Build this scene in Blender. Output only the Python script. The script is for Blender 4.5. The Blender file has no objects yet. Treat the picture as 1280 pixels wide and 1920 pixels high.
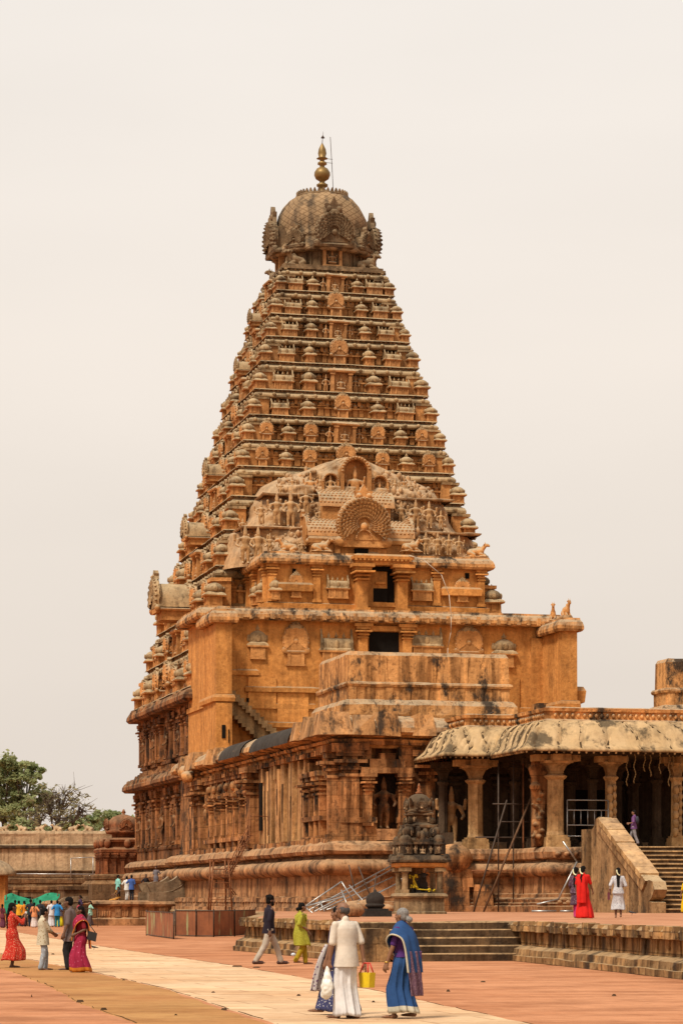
import bpy, bmesh, math, random
from mathutils import Vector, Matrix, noise
random.seed(7)
SC = bpy.context.scene
COL = SC.collection
PI = math.pi
R = math.radians

# ------------------------------------------------------------------ camera, sky, sun, exposure
cam_d = bpy.data.cameras.new('camera'); cam = bpy.data.objects.new('camera', cam_d); COL.objects.link(cam)
cam.location = (0, 0, 1.7); cam.rotation_euler = (R(90), 0, 0)
cam_d.sensor_fit = 'AUTO'; cam_d.sensor_width = 36
cam_d.lens = 5000 / 1920 * 36
cam_d.shift_y = (1688 - 960) / 1920
cam_d.clip_start = 0.5; cam_d.clip_end = 6000
SC.camera = cam
SUN_EL, SUN_AZ = R(53), R(-36)          # azimuth from behind the camera, towards its left
W = bpy.data.worlds.new('World'); SC.world = W; W.use_nodes = True
nt = W.node_tree
for n in list(nt.nodes): nt.nodes.remove(n)
wo = nt.nodes.new('ShaderNodeOutputWorld'); bg = nt.nodes.new('ShaderNodeBackground')
sky = nt.nodes.new('ShaderNodeTexSky'); sky.sky_type = 'NISHITA'; sky.sun_disc = False
sky.sun_elevation = SUN_EL; sky.sun_rotation = PI - SUN_AZ; sky.dust_density = 6; sky.air_density = 2
sc_ = nt.nodes.new('ShaderNodeVectorMath'); sc_.operation = 'SCALE'; sc_.inputs['Scale'].default_value = 0.08
nt.links.new(sky.outputs[0], sc_.inputs[0])
tc = nt.nodes.new('ShaderNodeTexCoord'); sx = nt.nodes.new('ShaderNodeSeparateXYZ'); nt.links.new(tc.outputs['Generated'], sx.inputs[0])
rp = nt.nodes.new('ShaderNodeValToRGB')      # an even overcast veil, a little darker and greyer low down
for i, (p, c) in enumerate([(0.0, (.83, .735, .65)), (.11, (.885, .795, .71)), (.2, (.94, .85, .765)), (.32, (.965, .895, .825)), (1.0, (.85, .82, .78))]):
    e = rp.color_ramp.elements[i] if i < 2 else rp.color_ramp.elements.new(p)
    e.position = p; e.color = (*c, 1)
nt.links.new(sx.outputs['Z'], rp.inputs[0])
cn = nt.nodes.new('ShaderNodeTexNoise'); cn.inputs['Scale'].default_value = 2.4; cn.inputs['Detail'].default_value = 5
cmap = nt.nodes.new('ShaderNodeMapping'); cmap.inputs['Scale'].default_value = (1, 1, 3.5)
nt.links.new(tc.outputs['Generated'], cmap.inputs[0]); nt.links.new(cmap.outputs[0], cn.inputs[0])
cr = nt.nodes.new('ShaderNodeMapRange'); cr.inputs[1].default_value = .3; cr.inputs[2].default_value = .7; cr.inputs[3].default_value = .95; cr.inputs[4].default_value = 1.035
nt.links.new(cn.outputs[0], cr.inputs[0])
cs = nt.nodes.new('ShaderNodeVectorMath'); cs.operation = 'SCALE'; nt.links.new(rp.outputs[0], cs.inputs[0]); nt.links.new(cr.outputs[0], cs.inputs['Scale'])
mx = nt.nodes.new('ShaderNodeMixRGB'); mx.inputs[0].default_value = .93
nt.links.new(sc_.outputs[0], mx.inputs[1]); nt.links.new(cs.outputs[0], mx.inputs[2])
nt.links.new(mx.outputs[0], bg.inputs[0]); bg.inputs[1].default_value = 1.0
nt.links.new(bg.outputs[0], wo.inputs[0])
sd = bpy.data.lights.new('sun', 'SUN'); sun = bpy.data.objects.new('sun', sd); COL.objects.link(sun)
sd.energy = 4.4; sd.angle = R(12); sd.color = (1, .93, .82)
# direction towards the sun: behind the camera, left
sdir = Vector((math.sin(SUN_AZ) * math.cos(SUN_EL), -math.cos(SUN_AZ) * math.cos(SUN_EL), math.sin(SUN_EL)))
sun.rotation_euler = sdir.to_track_quat('Z', 'Y').to_euler()
SC.view_settings.view_transform = 'Standard'; SC.view_settings.look = 'None'
SC.view_settings.exposure = 0.0; SC.view_settings.gamma = 1

# ------------------------------------------------------------------ temple frame: u along its front, v into depth
TH = R(13.5); CT, ST = math.cos(TH), math.sin(TH)
CX, CY = -1.48, 205.0
def uv(u, v): return (CX + u * CT - v * ST, CY + u * ST + v * CT)
def img(x, y, z=0.0):
    """ground position seen at photo pixel x,y for a point of height z"""
    Y = (1.7 - z) * 5000 / (y - 1688); return ((x - 640) / 5000 * Y, Y)

# ------------------------------------------------------------------ mesh builder
class MB:
    def __init__(s): s.v = []; s.f = []; s.m = []; s.s = []; s.M = None
    def add(s, vs, fs, mat=0, smooth=False):
        b = len(s.v)
        if s.M is not None: vs = [s.M @ Vector(p) for p in vs]
        s.v.extend([tuple(p) for p in vs])
        for f in fs:
            s.f.append([b + i for i in f]); s.m.append(mat); s.s.append(smooth)
    def box(s, x0, x1, y0, y1, z0, z1, mat=0, taper=0):
        t = taper
        vs = [(x0, y0, z0), (x1, y0, z0), (x1, y1, z0), (x0, y1, z0), (x0 + t, y0 + t, z1), (x1 - t, y0 + t, z1), (x1 - t, y1 - t, z1), (x0 + t, y1 - t, z1)]
        s.add(vs, [(0, 3, 2, 1), (4, 5, 6, 7), (0, 1, 5, 4), (1, 2, 6, 5), (2, 3, 7, 6), (3, 0, 4, 7)], mat)
    def lathe(s, prof, c=(0, 0, 0), n=16, mat=0, smooth=True, ph=0.0, sx=1, sy=1, rmod=None, cap=True):
        vs = []; fs = []
        for (r, z) in prof:
            for i in range(n):
                a = ph + 2 * PI * i / n; k = rmod(a, z) if rmod else 1
                vs.append((c[0] + r * k * sx * math.cos(a), c[1] + r * k * sy * math.sin(a), c[2] + z))
        for j in range(len(prof) - 1):
            for i in range(n):
                fs.append((j * n + i, j * n + (i + 1) % n, (j + 1) * n + (i + 1) % n, (j + 1) * n + i))
        if cap:
            fs.append(tuple(reversed(range(n)))); b = (len(prof) - 1) * n; fs.append(tuple(range(b, b + n)))
        s.add(vs, fs, mat, smooth)
    def tube(s, p0, p1, r0, r1=None, n=8, mat=0, smooth=True, caps=True):
        r1 = r0 if r1 is None else r1
        p0 = Vector(p0); p1 = Vector(p1); d = (p1 - p0)
        if d.length < 1e-6: return
        q = d.to_track_quat('Z', 'Y'); vs = []
        for p, r in ((p0, r0), (p1, r1)):
            for i in range(n):
                a = 2 * PI * i / n; vs.append(p + q @ Vector((r * math.cos(a), r * math.sin(a), 0)))
        fs = [(i, (i + 1) % n, n + (i + 1) % n, n + i) for i in range(n)]
        if caps: fs += [tuple(reversed(range(n))), tuple(range(n, 2 * n))]
        s.add(vs, fs, mat, smooth)
    def path(s, pts, r, n=6, mat=0):
        for a, b in zip(pts, pts[1:]): s.tube(a, b, r, r, n, mat)
    def cap(s, p0, r0, p1, r1, n=10, mat=0):
        """tapered capsule with round ends"""
        p0 = Vector(p0); p1 = Vector(p1); d = p1 - p0
        if d.length < 1e-6: d = Vector((0, 0, 1e-3))
        q = d.to_track_quat('Z', 'Y'); L = d.length; prof = []
        for k in range(4): a = -PI / 2 + (k + .15) / 4 * PI / 2; prof.append((r0 * math.cos(a), r0 * math.sin(a)))
        prof.append((r0, 0)); prof.append((r1, L))
        for k in range(1, 5): a = (k - .15) / 4 * PI / 2; prof.append((r1 * math.cos(a), L + r1 * math.sin(a)))
        vs = []; fs = []
        for (r, z) in prof:
            for i in range(n):
                a = 2 * PI * i / n; vs.append(p0 + q @ Vector((r * math.cos(a), r * math.sin(a), z)))
        for j in range(len(prof) - 1):
            for i in range(n): fs.append((j * n + i, j * n + (i + 1) % n, (j + 1) * n + (i + 1) % n, (j + 1) * n + i))
        fs.append(tuple(reversed(range(n)))); b = (len(prof) - 1) * n; fs.append(tuple(range(b, b + n)))
        s.add(vs, fs, mat, True)
    def ell(s, c, r, rot=None, n=12, mat=0):
        c = Vector(c); q = rot.to_matrix() if rot is not None else Matrix.Identity(3); vs = []; fs = []; m = n // 2 + 1
        for j in range(1, m):
            b = -PI / 2 + PI * j / m
            for i in range(n):
                a = 2 * PI * i / n
                vs.append(c + q @ Vector((r[0] * math.cos(b) * math.cos(a), r[1] * math.cos(b) * math.sin(a), r[2] * math.sin(b))))
        for j in range(m - 2):
            for i in range(n): fs.append((j * n + i, j * n + (i + 1) % n, (j + 1) * n + (i + 1) % n, (j + 1) * n + i))
        k = len(vs); vs += [c + q @ Vector((0, 0, -r[2])), c + q @ Vector((0, 0, r[2]))]
        for i in range(n):
            fs.append((k, (i + 1) % n, i)); b = (m - 2) * n; fs.append((k + 1, b + i, b + (i + 1) % n))
        s.add(vs, fs, mat, True)
    def ring(s, poly, prof, seg=0, mat=0, top=True, bottom=False, smooth=False):
        """stack of offset outlines: poly anticlockwise, prof = [(outward offset, z)]"""
        n = len(poly); mit = []
        for i in range(n):
            p0, p1, p2 = Vector(poly[i - 1]), Vector(poly[i]), Vector(poly[(i + 1) % n])
            e1 = (p1 - p0).normalized(); e2 = (p2 - p1).normalized()
            n1 = Vector((e1.y, -e1.x)); n2 = Vector((e2.y, -e2.x)); mit.append((n1 + n2) / max(.3, 1 + n1.dot(n2)))
        cnt = [1] * n
        if seg:
            for i in range(n): cnt[i] = max(1, int((Vector(poly[(i + 1) % n]) - Vector(poly[i])).length / seg))
        vs = []; fs = []; N = sum(cnt)
        for (o, z) in prof:
            pts = [Vector(poly[i]) + mit[i] * o for i in range(n)]
            for i in range(n):
                a, b = pts[i], pts[(i + 1) % n]
                for k in range(cnt[i]): p = a.lerp(b, k / cnt[i]); vs.append((p.x, p.y, z))
        for j in range(len(prof) - 1):
            for i in range(N): fs.append((j * N + i, j * N + (i + 1) % N, (j + 1) * N + (i + 1) % N, (j + 1) * N + i))
        if bottom: fs.append(tuple(reversed(range(N))))
        if top: b = (len(prof) - 1) * N; fs.append(tuple(range(b, b + N)))
        s.add(vs, fs, mat, smooth)
    def prism(s, out, y0, y1, mat=0, smooth=False, inset=0):
        """outline in (x,z), anticlockwise seen from -y, extruded from y0 (front) to y1 (back)"""
        n = len(out)
        cx = sum(p[0] for p in out) / n; cz = sum(p[1] for p in out) / n
        fr = [(x, y0, z) for x, z in out]; bk = [(x, y1, z) for x, z in out]
        if inset:
            k = 1 - inset
            fr2 = [(cx + (x - cx) * k, y0 - .0, cz + (z - cz) * k) for x, z in out]; fr = [(x, y0 + abs(y1 - y0) * .35, z) for x, z in out]
            vs = fr2 + fr + bk
            fs = [tuple(range(n))]
            for L in (0, n):
                for i in range(n): fs.append((L + i, L + n + i, L + n + (i + 1) % n, L + (i + 1) % n))
            fs.append(tuple(reversed(range(2 * n, 3 * n))))
        else:
            vs = fr + bk; fs = [tuple(range(n)), tuple(reversed(range(n, 2 * n)))]
            for i in range(n): fs.append((i, n + i, n + (i + 1) % n, (i + 1) % n))
        s.add(vs, fs, mat, smooth)
    def loft(s, rings, mat=0, smooth=True, cap=True):
        n = len(rings[0]); vs = [p for r in rings for p in r]; fs = []
        for j in range(len(rings) - 1):
            for i in range(n): fs.append((j * n + i, j * n + (i + 1) % n, (j + 1) * n + (i + 1) % n, (j + 1) * n + i))
        if cap: fs += [tuple(reversed(range(n))), tuple(range((len(rings) - 1) * n, len(rings) * n))]
        s.add(vs, fs, mat, smooth)
    def sheet(s, grid, th=0, mat=0, smooth=True):
        """grid[i][j] points; th > 0 gives it thickness along -normal (approx, via y/normal)"""
        a, b = len(grid), len(grid[0]); vs = [Vector(p) for r in grid for p in r]; fs = []
        for i in range(a - 1):
            for j in range(b - 1): fs.append((i * b + j, i * b + j + 1, (i + 1) * b + j + 1, (i + 1) * b + j))
        if th:
            nrm = []
            for i in range(a):
                for j in range(b):
                    di = Vector(grid[min(i + 1, a - 1)][j]) - Vector(grid[max(i - 1, 0)][j]); dj = Vector(grid[i][min(j + 1, b - 1)]) - Vector(grid[i][max(j - 1, 0)])
                    k = dj.cross(di); nrm.append(k.normalized() if k.length > 1e-9 else Vector((0, 0, 1)))
            n = a * b; vs += [p - q * th for p, q in zip(vs, nrm)]
            fs += [tuple(n + k for k in reversed(f)) for f in fs]
            rim = [j for j in range(b)] + [i * b + b - 1 for i in range(1, a)] + [(a - 1) * b + j for j in range(b - 2, -1, -1)] + [i * b for i in range(a - 2, 0, -1)]
            for p, q in zip(rim, rim[1:] + rim[:1]): fs.append((q, p, n + p, n + q))
        s.add(vs, fs, mat, smooth)
    def mesh(s, name, mats, org=(0, 0, 0), jit=0, jscale=1.0, matfn=None):
        me = bpy.data.meshes.new(name)
        vs = s.v
        if matfn: s.m = [matfn(sum(vs[i][2] for i in f) / len(f), k) for f, k in zip(s.f, s.m)]
        if jit:
            o2 = []
            for p in vs:
                w = noise.noise_vector(Vector(p) * jscale * 1.3 + Vector((3.1, 7.7, 1.3))) + noise.noise_vector(Vector(p) * jscale * 4) * .5
                o2.append((p[0] + w.x * jit, p[1] + w.y * jit, p[2] + w.z * jit * .6))
            vs = o2
        me.from_pydata([(p[0] - org[0], p[1] - org[1], p[2] - org[2]) for p in vs], [], s.f)
        for m in (mats if isinstance(mats, (list, tuple)) else [mats]): me.materials.append(m)
        me.polygons.foreach_set('material_index', s.m); me.polygons.foreach_set('use_smooth', s.s)
        me.update(); return me
    def obj(s, name, mats, parent=None, org=(0, 0, 0), jit=0, jscale=1.0, loc=None, rotz=0, matfn=None):
        o = bpy.data.objects.new(name, s.mesh(name, mats, org, jit, jscale, matfn)); COL.objects.link(o)
        if parent: o.parent = parent
        if loc: o.location = loc
        if rotz: o.rotation_euler = (0, 0, rotz)
        return o

def inst(name, me, parent, loc, rotz=0, scale=(1, 1, 1), label=None):
    o = bpy.data.objects.new(name, me); COL.objects.link(o)
    if parent: o.parent = parent
    o.location = loc; o.rotation_euler = (0, 0, rotz); o.scale = scale if isinstance(scale, (tuple, list)) else (scale,) * 3
    if label: o['label'] = label
    return o
def tag(o, label, cat, group=None, kind=None):
    if label: o['label'] = label
    if cat: o['category'] = cat
    if group: o['group'] = group
    if kind: o['kind'] = kind
    return o
def thing(name, label, cat, loc=(0, 0, 0), rotz=0, group=None):
    o = bpy.data.objects.new(name, None); COL.objects.link(o); o.location = loc; o.rotation_euler = (0, 0, rotz); o.empty_display_size = .3
    return tag(o, label, cat, group)
def tthing(name, label, cat, u, v, z=0, group=None):
    """a thing in the temple's frame; org is what its meshes subtract"""
    x, y = uv(u, v); o = thing(name, label, cat, (x, y, z), TH, group); return o, (u, v, z)

TMP = bpy.data.scenes.new('workbench')      # a bench for fusing shapes, removed at the end
def remesh(mb, voxel, name, mats, smooth_it=2, org=(0, 0, 0)):
    """fuse overlapping shapes into one continuous skin"""
    me = mb.mesh(name + '_raw', mats); o = bpy.data.objects.new('tmp', me); TMP.collection.objects.link(o)
    r = o.modifiers.new('r', 'REMESH'); r.mode = 'VOXEL'; r.voxel_size = voxel; r.use_smooth_shade = True
    if smooth_it:
        q = o.modifiers.new('s', 'SMOOTH'); q.iterations = smooth_it; q.factor = .5
    with bpy.context.temp_override(scene=TMP, view_layer=TMP.view_layers[0]): dg = bpy.context.evaluated_depsgraph_get()
    dg.update()
    out = bpy.data.meshes.new_from_object(o.evaluated_get(dg)); out.name = name
    bpy.data.objects.remove(o); bpy.data.meshes.remove(me)
    if not out.materials:
        for m in (mats if isinstance(mats, (list, tuple)) else [mats]): out.materials.append(m)
    if any(org): out.transform(Matrix.Translation((-org[0], -org[1], -org[2])))
    return out

def crumple(me, sc, amp):
    """push every vertex along its normal by smooth noise"""
    nl = [v.normal.copy() for v in me.vertices]; co = [v.co.copy() for v in me.vertices]; fl = []
    for n_, c in zip(nl, co): fl += list(c + n_ * noise.noise(Vector((c.x * sc[0], c.y * sc[1], c.z * sc[2] + 5))) * amp)
    me.vertices.foreach_set('co', fl); me.update()

# ------------------------------------------------------------------ materials
class NT:
    def __init__(s, name, rough=.9, spec=.2):
        s.mat = bpy.data.materials.new(name); s.mat.use_nodes = True; s.t = s.mat.node_tree
        s.b = s.t.nodes['Principled BSDF']; s.b.inputs['Roughness'].default_value = rough; s.b.inputs['Specular IOR Level'].default_value = spec
        s.geo = s.t.nodes.new('ShaderNodeNewGeometry'); s.tc = s.t.nodes.new('ShaderNodeTexCoord')
        s.pos = s.geo.outputs['Position']; s.ob = s.tc.outputs['Object']
    def n(s, t, **k):
        x = s.t.nodes.new('ShaderNode' + t)
        for a, b in k.items(): setattr(x, a, b)
        return x
    def l(s, a, b): s.t.links.new(a, b)
    def mapv(s, v, sc=(1, 1, 1), rot=(0, 0, 0)):
        m = s.n('Mapping'); m.inputs['Scale'].default_value = sc; m.inputs['Rotation'].default_value = rot; s.l(v, m.inputs[0]); return m.outputs[0]
    def noise(s, v, scale, detail=4, rough=.55):
        x = s.n('TexNoise'); x.inputs['Scale'].default_value = scale; x.inputs['Detail'].default_value = detail; x.inputs['Roughness'].default_value = rough
        s.l(v, x.inputs['Vector']); return x.outputs[0]
    def rng(s, f, a, b, c=0, d=1):
        x = s.n('MapRange'); x.inputs[1].default_value = a; x.inputs[2].default_value = b; x.inputs[3].default_value = c; x.inputs[4].default_value = d; s.l(f, x.inputs[0]); return x.outputs[0]
    def math(s, op, a, b=None):
        x = s.n('Math', operation=op)
        for i, q in enumerate((a, b)):
            if q is None: continue
            if isinstance(q, (int, float)): x.inputs[i].default_value = q
            else: s.l(q, x.inputs[i])
        return x.outputs[0]
    def mix(s, f, a, b, mode='MIX'):
        x = s.n('MixRGB', blend_type=mode)
        for i, q in enumerate((f, a, b)):
            if isinstance(q, (int, float)): x.inputs[i].default_value = q
            elif isinstance(q, tuple): x.inputs[i].default_value = (*q, 1)
            else: s.l(q, x.inputs[i])
        return x.outputs[0]
    def bump(s, h, strength=.5, dist=.05):
        x = s.n('Bump'); x.inputs['Strength'].default_value = strength; x.inputs['Distance'].default_value = dist; s.l(h, x.inputs['Height'])
        s.l(x.outputs[0], s.b.inputs['Normal'])
    def out(s, c):
        if isinstance(c, tuple): s.b.inputs['Base Color'].default_value = (*c, 1)
        else: s.l(c, s.b.inputs['Base Color'])
        return s.mat

ALB = .87
def stone(name, A, B, top=None, topamt=.8, dark=(.03, .022, .016), darkamt=.5, streak=.5, block=None, height=None, fine=1.0, gscale=.35, bump=.6, dthr=.53):
    """weathered stone or plaster: two mixed tints, lichen on upward faces, run-off streaks, dark growth in patches, optional coursed blocks"""
    m = NT(name, .92, .12); p = m.pos
    c = m.mix(m.rng(m.noise(p, gscale, 4, .6), .35, .65), A, B)
    if height:
        z = m.n('SeparateXYZ'); m.l(p, z.inputs[0])
        f = m.math('MULTIPLY', m.rng(z.outputs[2], height[0], height[1]), m.rng(m.noise(p, .5, 3), .25, .6, .45, 1))
        c = m.mix(f, c, height[2])
    if block:
        sp = m.n('SeparateXYZ'); m.l(m.ob, sp.inputs[0])
        cb = m.n('CombineXYZ'); m.l(m.math('ADD', sp.outputs[0], sp.outputs[1]), cb.inputs[0]); m.l(sp.outputs[2], cb.inputs[1])
        br = m.n('TexBrick'); br.inputs['Scale'].default_value = 1; br.inputs['Brick Width'].default_value = block[0]; br.inputs['Row Height'].default_value = block[1]
        br.inputs['Mortar Size'].default_value = block[2] if len(block) > 2 else .02; br.inputs['Mortar Smooth'].default_value = .3; br.inputs['Bias'].default_value = 0
        br.inputs['Color1'].default_value = (.62, .6, .58, 1); br.inputs['Color2'].default_value = (1.25, 1.15, 1.05, 1); br.inputs['Mortar'].default_value = (.42, .36, .3, 1)
        m.l(cb.outputs[0], br.inputs['Vector'])
        c = m.mix(.85, c, br.outputs[0], 'MULTIPLY')
    isl = m.rng(m.geo.outputs['Random Per Island'], 0, 1, .74, 1.2); ci = m.n('CombineXYZ')
    for q in range(3): m.l(isl, ci.inputs[q])
    c = m.mix(1.0, c, ci.outputs[0], 'MULTIPLY')
    c = m.mix(m.rng(m.noise(p, 2.6, 5, .65), .36, .64, 0, .62 * fine), c, m.mix(1.0, c, (.58, .52, .47), 'MULTIPLY'))
    c = m.mix(m.rng(m.noise(p, 9, 3, .6), .4, .65, 0, .5 * fine), c, m.mix(1.0, c, (1.35, 1.3, 1.25), 'MULTIPLY'))
    if streak:
        st = m.noise(m.mapv(p, (1.6, 1.6, .13)), 1.0, 5, .62)
        s2 = m.noise(m.mapv(p, (2.3, 2.3, .2)), 1.0, 4, .6)
        c = m.mix(m.math('MULTIPLY', m.rng(s2, .52, .66), streak * .8), c, m.mix(1.0, c, (1.55, 1.5, 1.4), 'MULTIPLY'))
        c = m.mix(m.math('MULTIPLY', m.rng(st, .47, .60), streak), c, m.mix(1.0, c, (.24, .20, .17), 'MULTIPLY'))
    if top:
        nz = m.n('SeparateXYZ'); m.l(m.geo.outputs['Normal'], nz.inputs[0])
        f = m.math('MULTIPLY', m.rng(nz.outputs[2], .05, .6), m.rng(m.noise(p, 1.7, 4), .25, .55, .45, 1))
        c = m.mix(m.math('MULTIPLY', f, topamt), c, top)
    if darkamt:
        d = m.math('MULTIPLY', m.rng(m.noise(m.mapv(p, (1, 1, .55)), .8, 6, .7), dthr, dthr + .1), darkamt)
        c = m.mix(d, c, dark)
    # blotches of dark growth and paler scoured patches, each with its own outline
    c = m.mix(m.rng(m.noise(p, 3.7, 6, .72), .54, .62, 0, .62 * fine * min(1, darkamt + .25)), c, m.mix(1.0, c, (.32, .28, .25), 'MULTIPLY'))
    c = m.mix(1.0, c, (ALB, ALB, ALB), 'MULTIPLY')
    h = m.math('ADD', m.noise(p, 5, 6, .65), m.math('MULTIPLY', m.noise(p, 1.3, 3), 1.5))
    m.bump(h, bump, .06)
    return m.out(c)

def plain(name, c, rough=.7, spec=.3, metal=0, var=.25, vs=6, bump=0):
    m = NT(name, rough, spec); m.b.inputs['Metallic'].default_value = metal
    k = m.mix(m.rng(m.noise(m.ob, vs, 4), .3, .7), c, tuple(q * (1 - var) for q in c))
    if bump: m.bump(m.noise(m.ob, vs * 3, 4), bump, .02)
    return m.out(k)

OCH = (.60, .28, .09); OCH2 = (.51, .225, .07); TAN = (.36, .265, .165); BRN = (.27, .125, .05)
M = {}
M['tower'] = stone('tower_plaster', OCH, OCH2, top=TAN, topamt=.85, darkamt=.3, streak=.35, height=(30, 56, (.28, .165, .08)))
M['kiosk'] = stone('tower_kiosk_plaster', (.61, .285, .095), (.52, .235, .075), top=(.42, .32, .2), topamt=.95, darkamt=.22, streak=.25, height=(28, 56, (.31, .18, .085)), gscale=.6)
M['cap'] = stone('weathered_cap_stone', (.44, .295, .15), (.35, .22, .105), top=(.46, .35, .21), topamt=.7, darkamt=.55, streak=.5, gscale=.6, height=(34, 58, (.25, .175, .095)))
M['dome'] = stone('dome_stone', (.25, .165, .088), (.185, .122, .068), top=(.27, .20, .12), topamt=.6, darkamt=.45, streak=.5)
M['statue'] = stone('statue_stucco', (.58, .34, .15), (.5, .27, .11), top=(.48, .36, .23), topamt=.8, darkamt=.2, streak=.15, gscale=1)
M['mass'] = stone('gable_stucco', (.54, .33, .165), (.48, .26, .11), top=(.46, .35, .23), topamt=.6, darkamt=.3, streak=.5, gscale=.5)
M['plaster'] = stone('ochre_plaster', (.67, .30, .085), (.57, .24, .062), top=(.34, .25, .15), topamt=.8, darkamt=.22, streak=.28)
M['parapet'] = stone('stained_plaster', (.67, .325, .115), (.54, .265, .095), top=(.40, .30, .19), topamt=.9, dark=(.04, .03, .022), darkamt=.95, streak=.75, dthr=.52)
M['wall'] = stone('hall_stone', (.54, .265, .105), (.38, .175, .07), top=(.36, .24, .13), topamt=.55, darkamt=.95, streak=.95, dthr=.51, block=(1.35, .72, .018))
M['slab'] = stone('slab_stone', (.62, .35, .145), (.46, .235, .095), top=(.3, .2, .11), topamt=.4, darkamt=.45, streak=.95)
M['base'] = stone('base_moulding_stone', (.51, .255, .11), (.36, .17, .075), top=(.42, .28, .16), topamt=.6, darkamt=.8, streak=.7, gscale=.6)
M['vim'] = stone('sanctum_wall_stone', (.42, .185, .07), (.28, .125, .053), top=(.29, .19, .105), topamt=.6, darkamt=.8, streak=.75, dthr=.51, block=(1.5, .8, .02))
M['pale'] = stone('porch_stone', (.58, .37, .17), (.46, .27, .115), top=(.5, .32, .19), topamt=.5, darkamt=.4, streak=.55, gscale=.7)
M['eave'] = stone('eave_plaster', (.60, .40, .205), (.49, .315, .145), top=(.47, .35, .21), topamt=.3, dark=(.035, .028, .02), dthr=.51, darkamt=.8, streak=.45, gscale=.8, bump=.1, fine=.3)
M['inner'] = stone('shaded_interior_stone', (.10, .066, .04), (.065, .044, .028), darkamt=.3, streak=.4)  # porch interior's shade painted in as a darker stone colour
M['black'] = stone('black_granite', (.035, .028, .024), (.05, .04, .032), darkamt=.2, streak=0, bump=.3)
M['shrine'] = stone('blackened_stucco', (.20, .12, .06), (.085, .055, .033), top=(.11, .08, .05), topamt=.7, darkamt=.95, streak=.6, gscale=2.4)
M['shrpale'] = stone('shrine_stone', (.36, .24, .125), (.28, .18, .09), top=(.34, .25, .15), darkamt=.5, streak=.8, gscale=1.2)
M['far'] = stone('far_wall_plaster', (.56, .385, .225), (.48, .325, .185), top=(.36, .28, .18), topamt=.5, darkamt=.25, streak=.45)
M['farlow'] = stone('far_wall_stone', (.27, .165, .085), (.19, .115, .06), darkamt=.4, streak=.5, block=(1.6, .6, .03))
M['redshrine'] = stone('red_shrine_stone', (.34, .115, .042), (.22, .08, .035), top=(.28, .18, .1), topamt=.5, darkamt=.5, streak=.5)
M['terrace'] = stone('terrace_stone', (.48, .30, .135), (.33, .195, .085), top=(.42, .28, .15), topamt=.7, darkamt=.7, streak=.85, gscale=.9, block=(1.1, .5, .02))
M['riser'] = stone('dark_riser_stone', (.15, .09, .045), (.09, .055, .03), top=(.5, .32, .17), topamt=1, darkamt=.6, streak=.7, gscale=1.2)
M['tar'] = stone('tarred_roof', (.075, .062, .05), (.05, .042, .036), darkamt=.3, streak=.3)
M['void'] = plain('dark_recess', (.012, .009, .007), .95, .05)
M['gold'] = plain('gilded_copper', (.27, .165, .05), .5, .4, .5, .5, 2)
M['steel'] = plain('galvanised_pipe', (.42, .40, .37), .4, .5, .75, .25, 5)
M['balus'] = stone('balustrade_plaster', (.40, .245, .115), (.29, .17, .08), top=(.5, .36, .21), topamt=.8, darkamt=.7, streak=.7, gscale=.9)
M['scroll'] = stone('grey_scroll_stone', (.27, .185, .11), (.2, .135, .08), top=(.34, .25, .16), darkamt=.4, streak=.4)
M['rust'] = plain('rusty_iron', (.26, .095, .035), .8, .2, 0, .6, 4, .3)
M['iron'] = plain('dark_iron', (.075, .048, .032), .7, .3, 0, .4, 4)
M['wood'] = plain('weathered_pole', (.16, .085, .045), .85, .15, 0, .4, 5)
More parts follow.
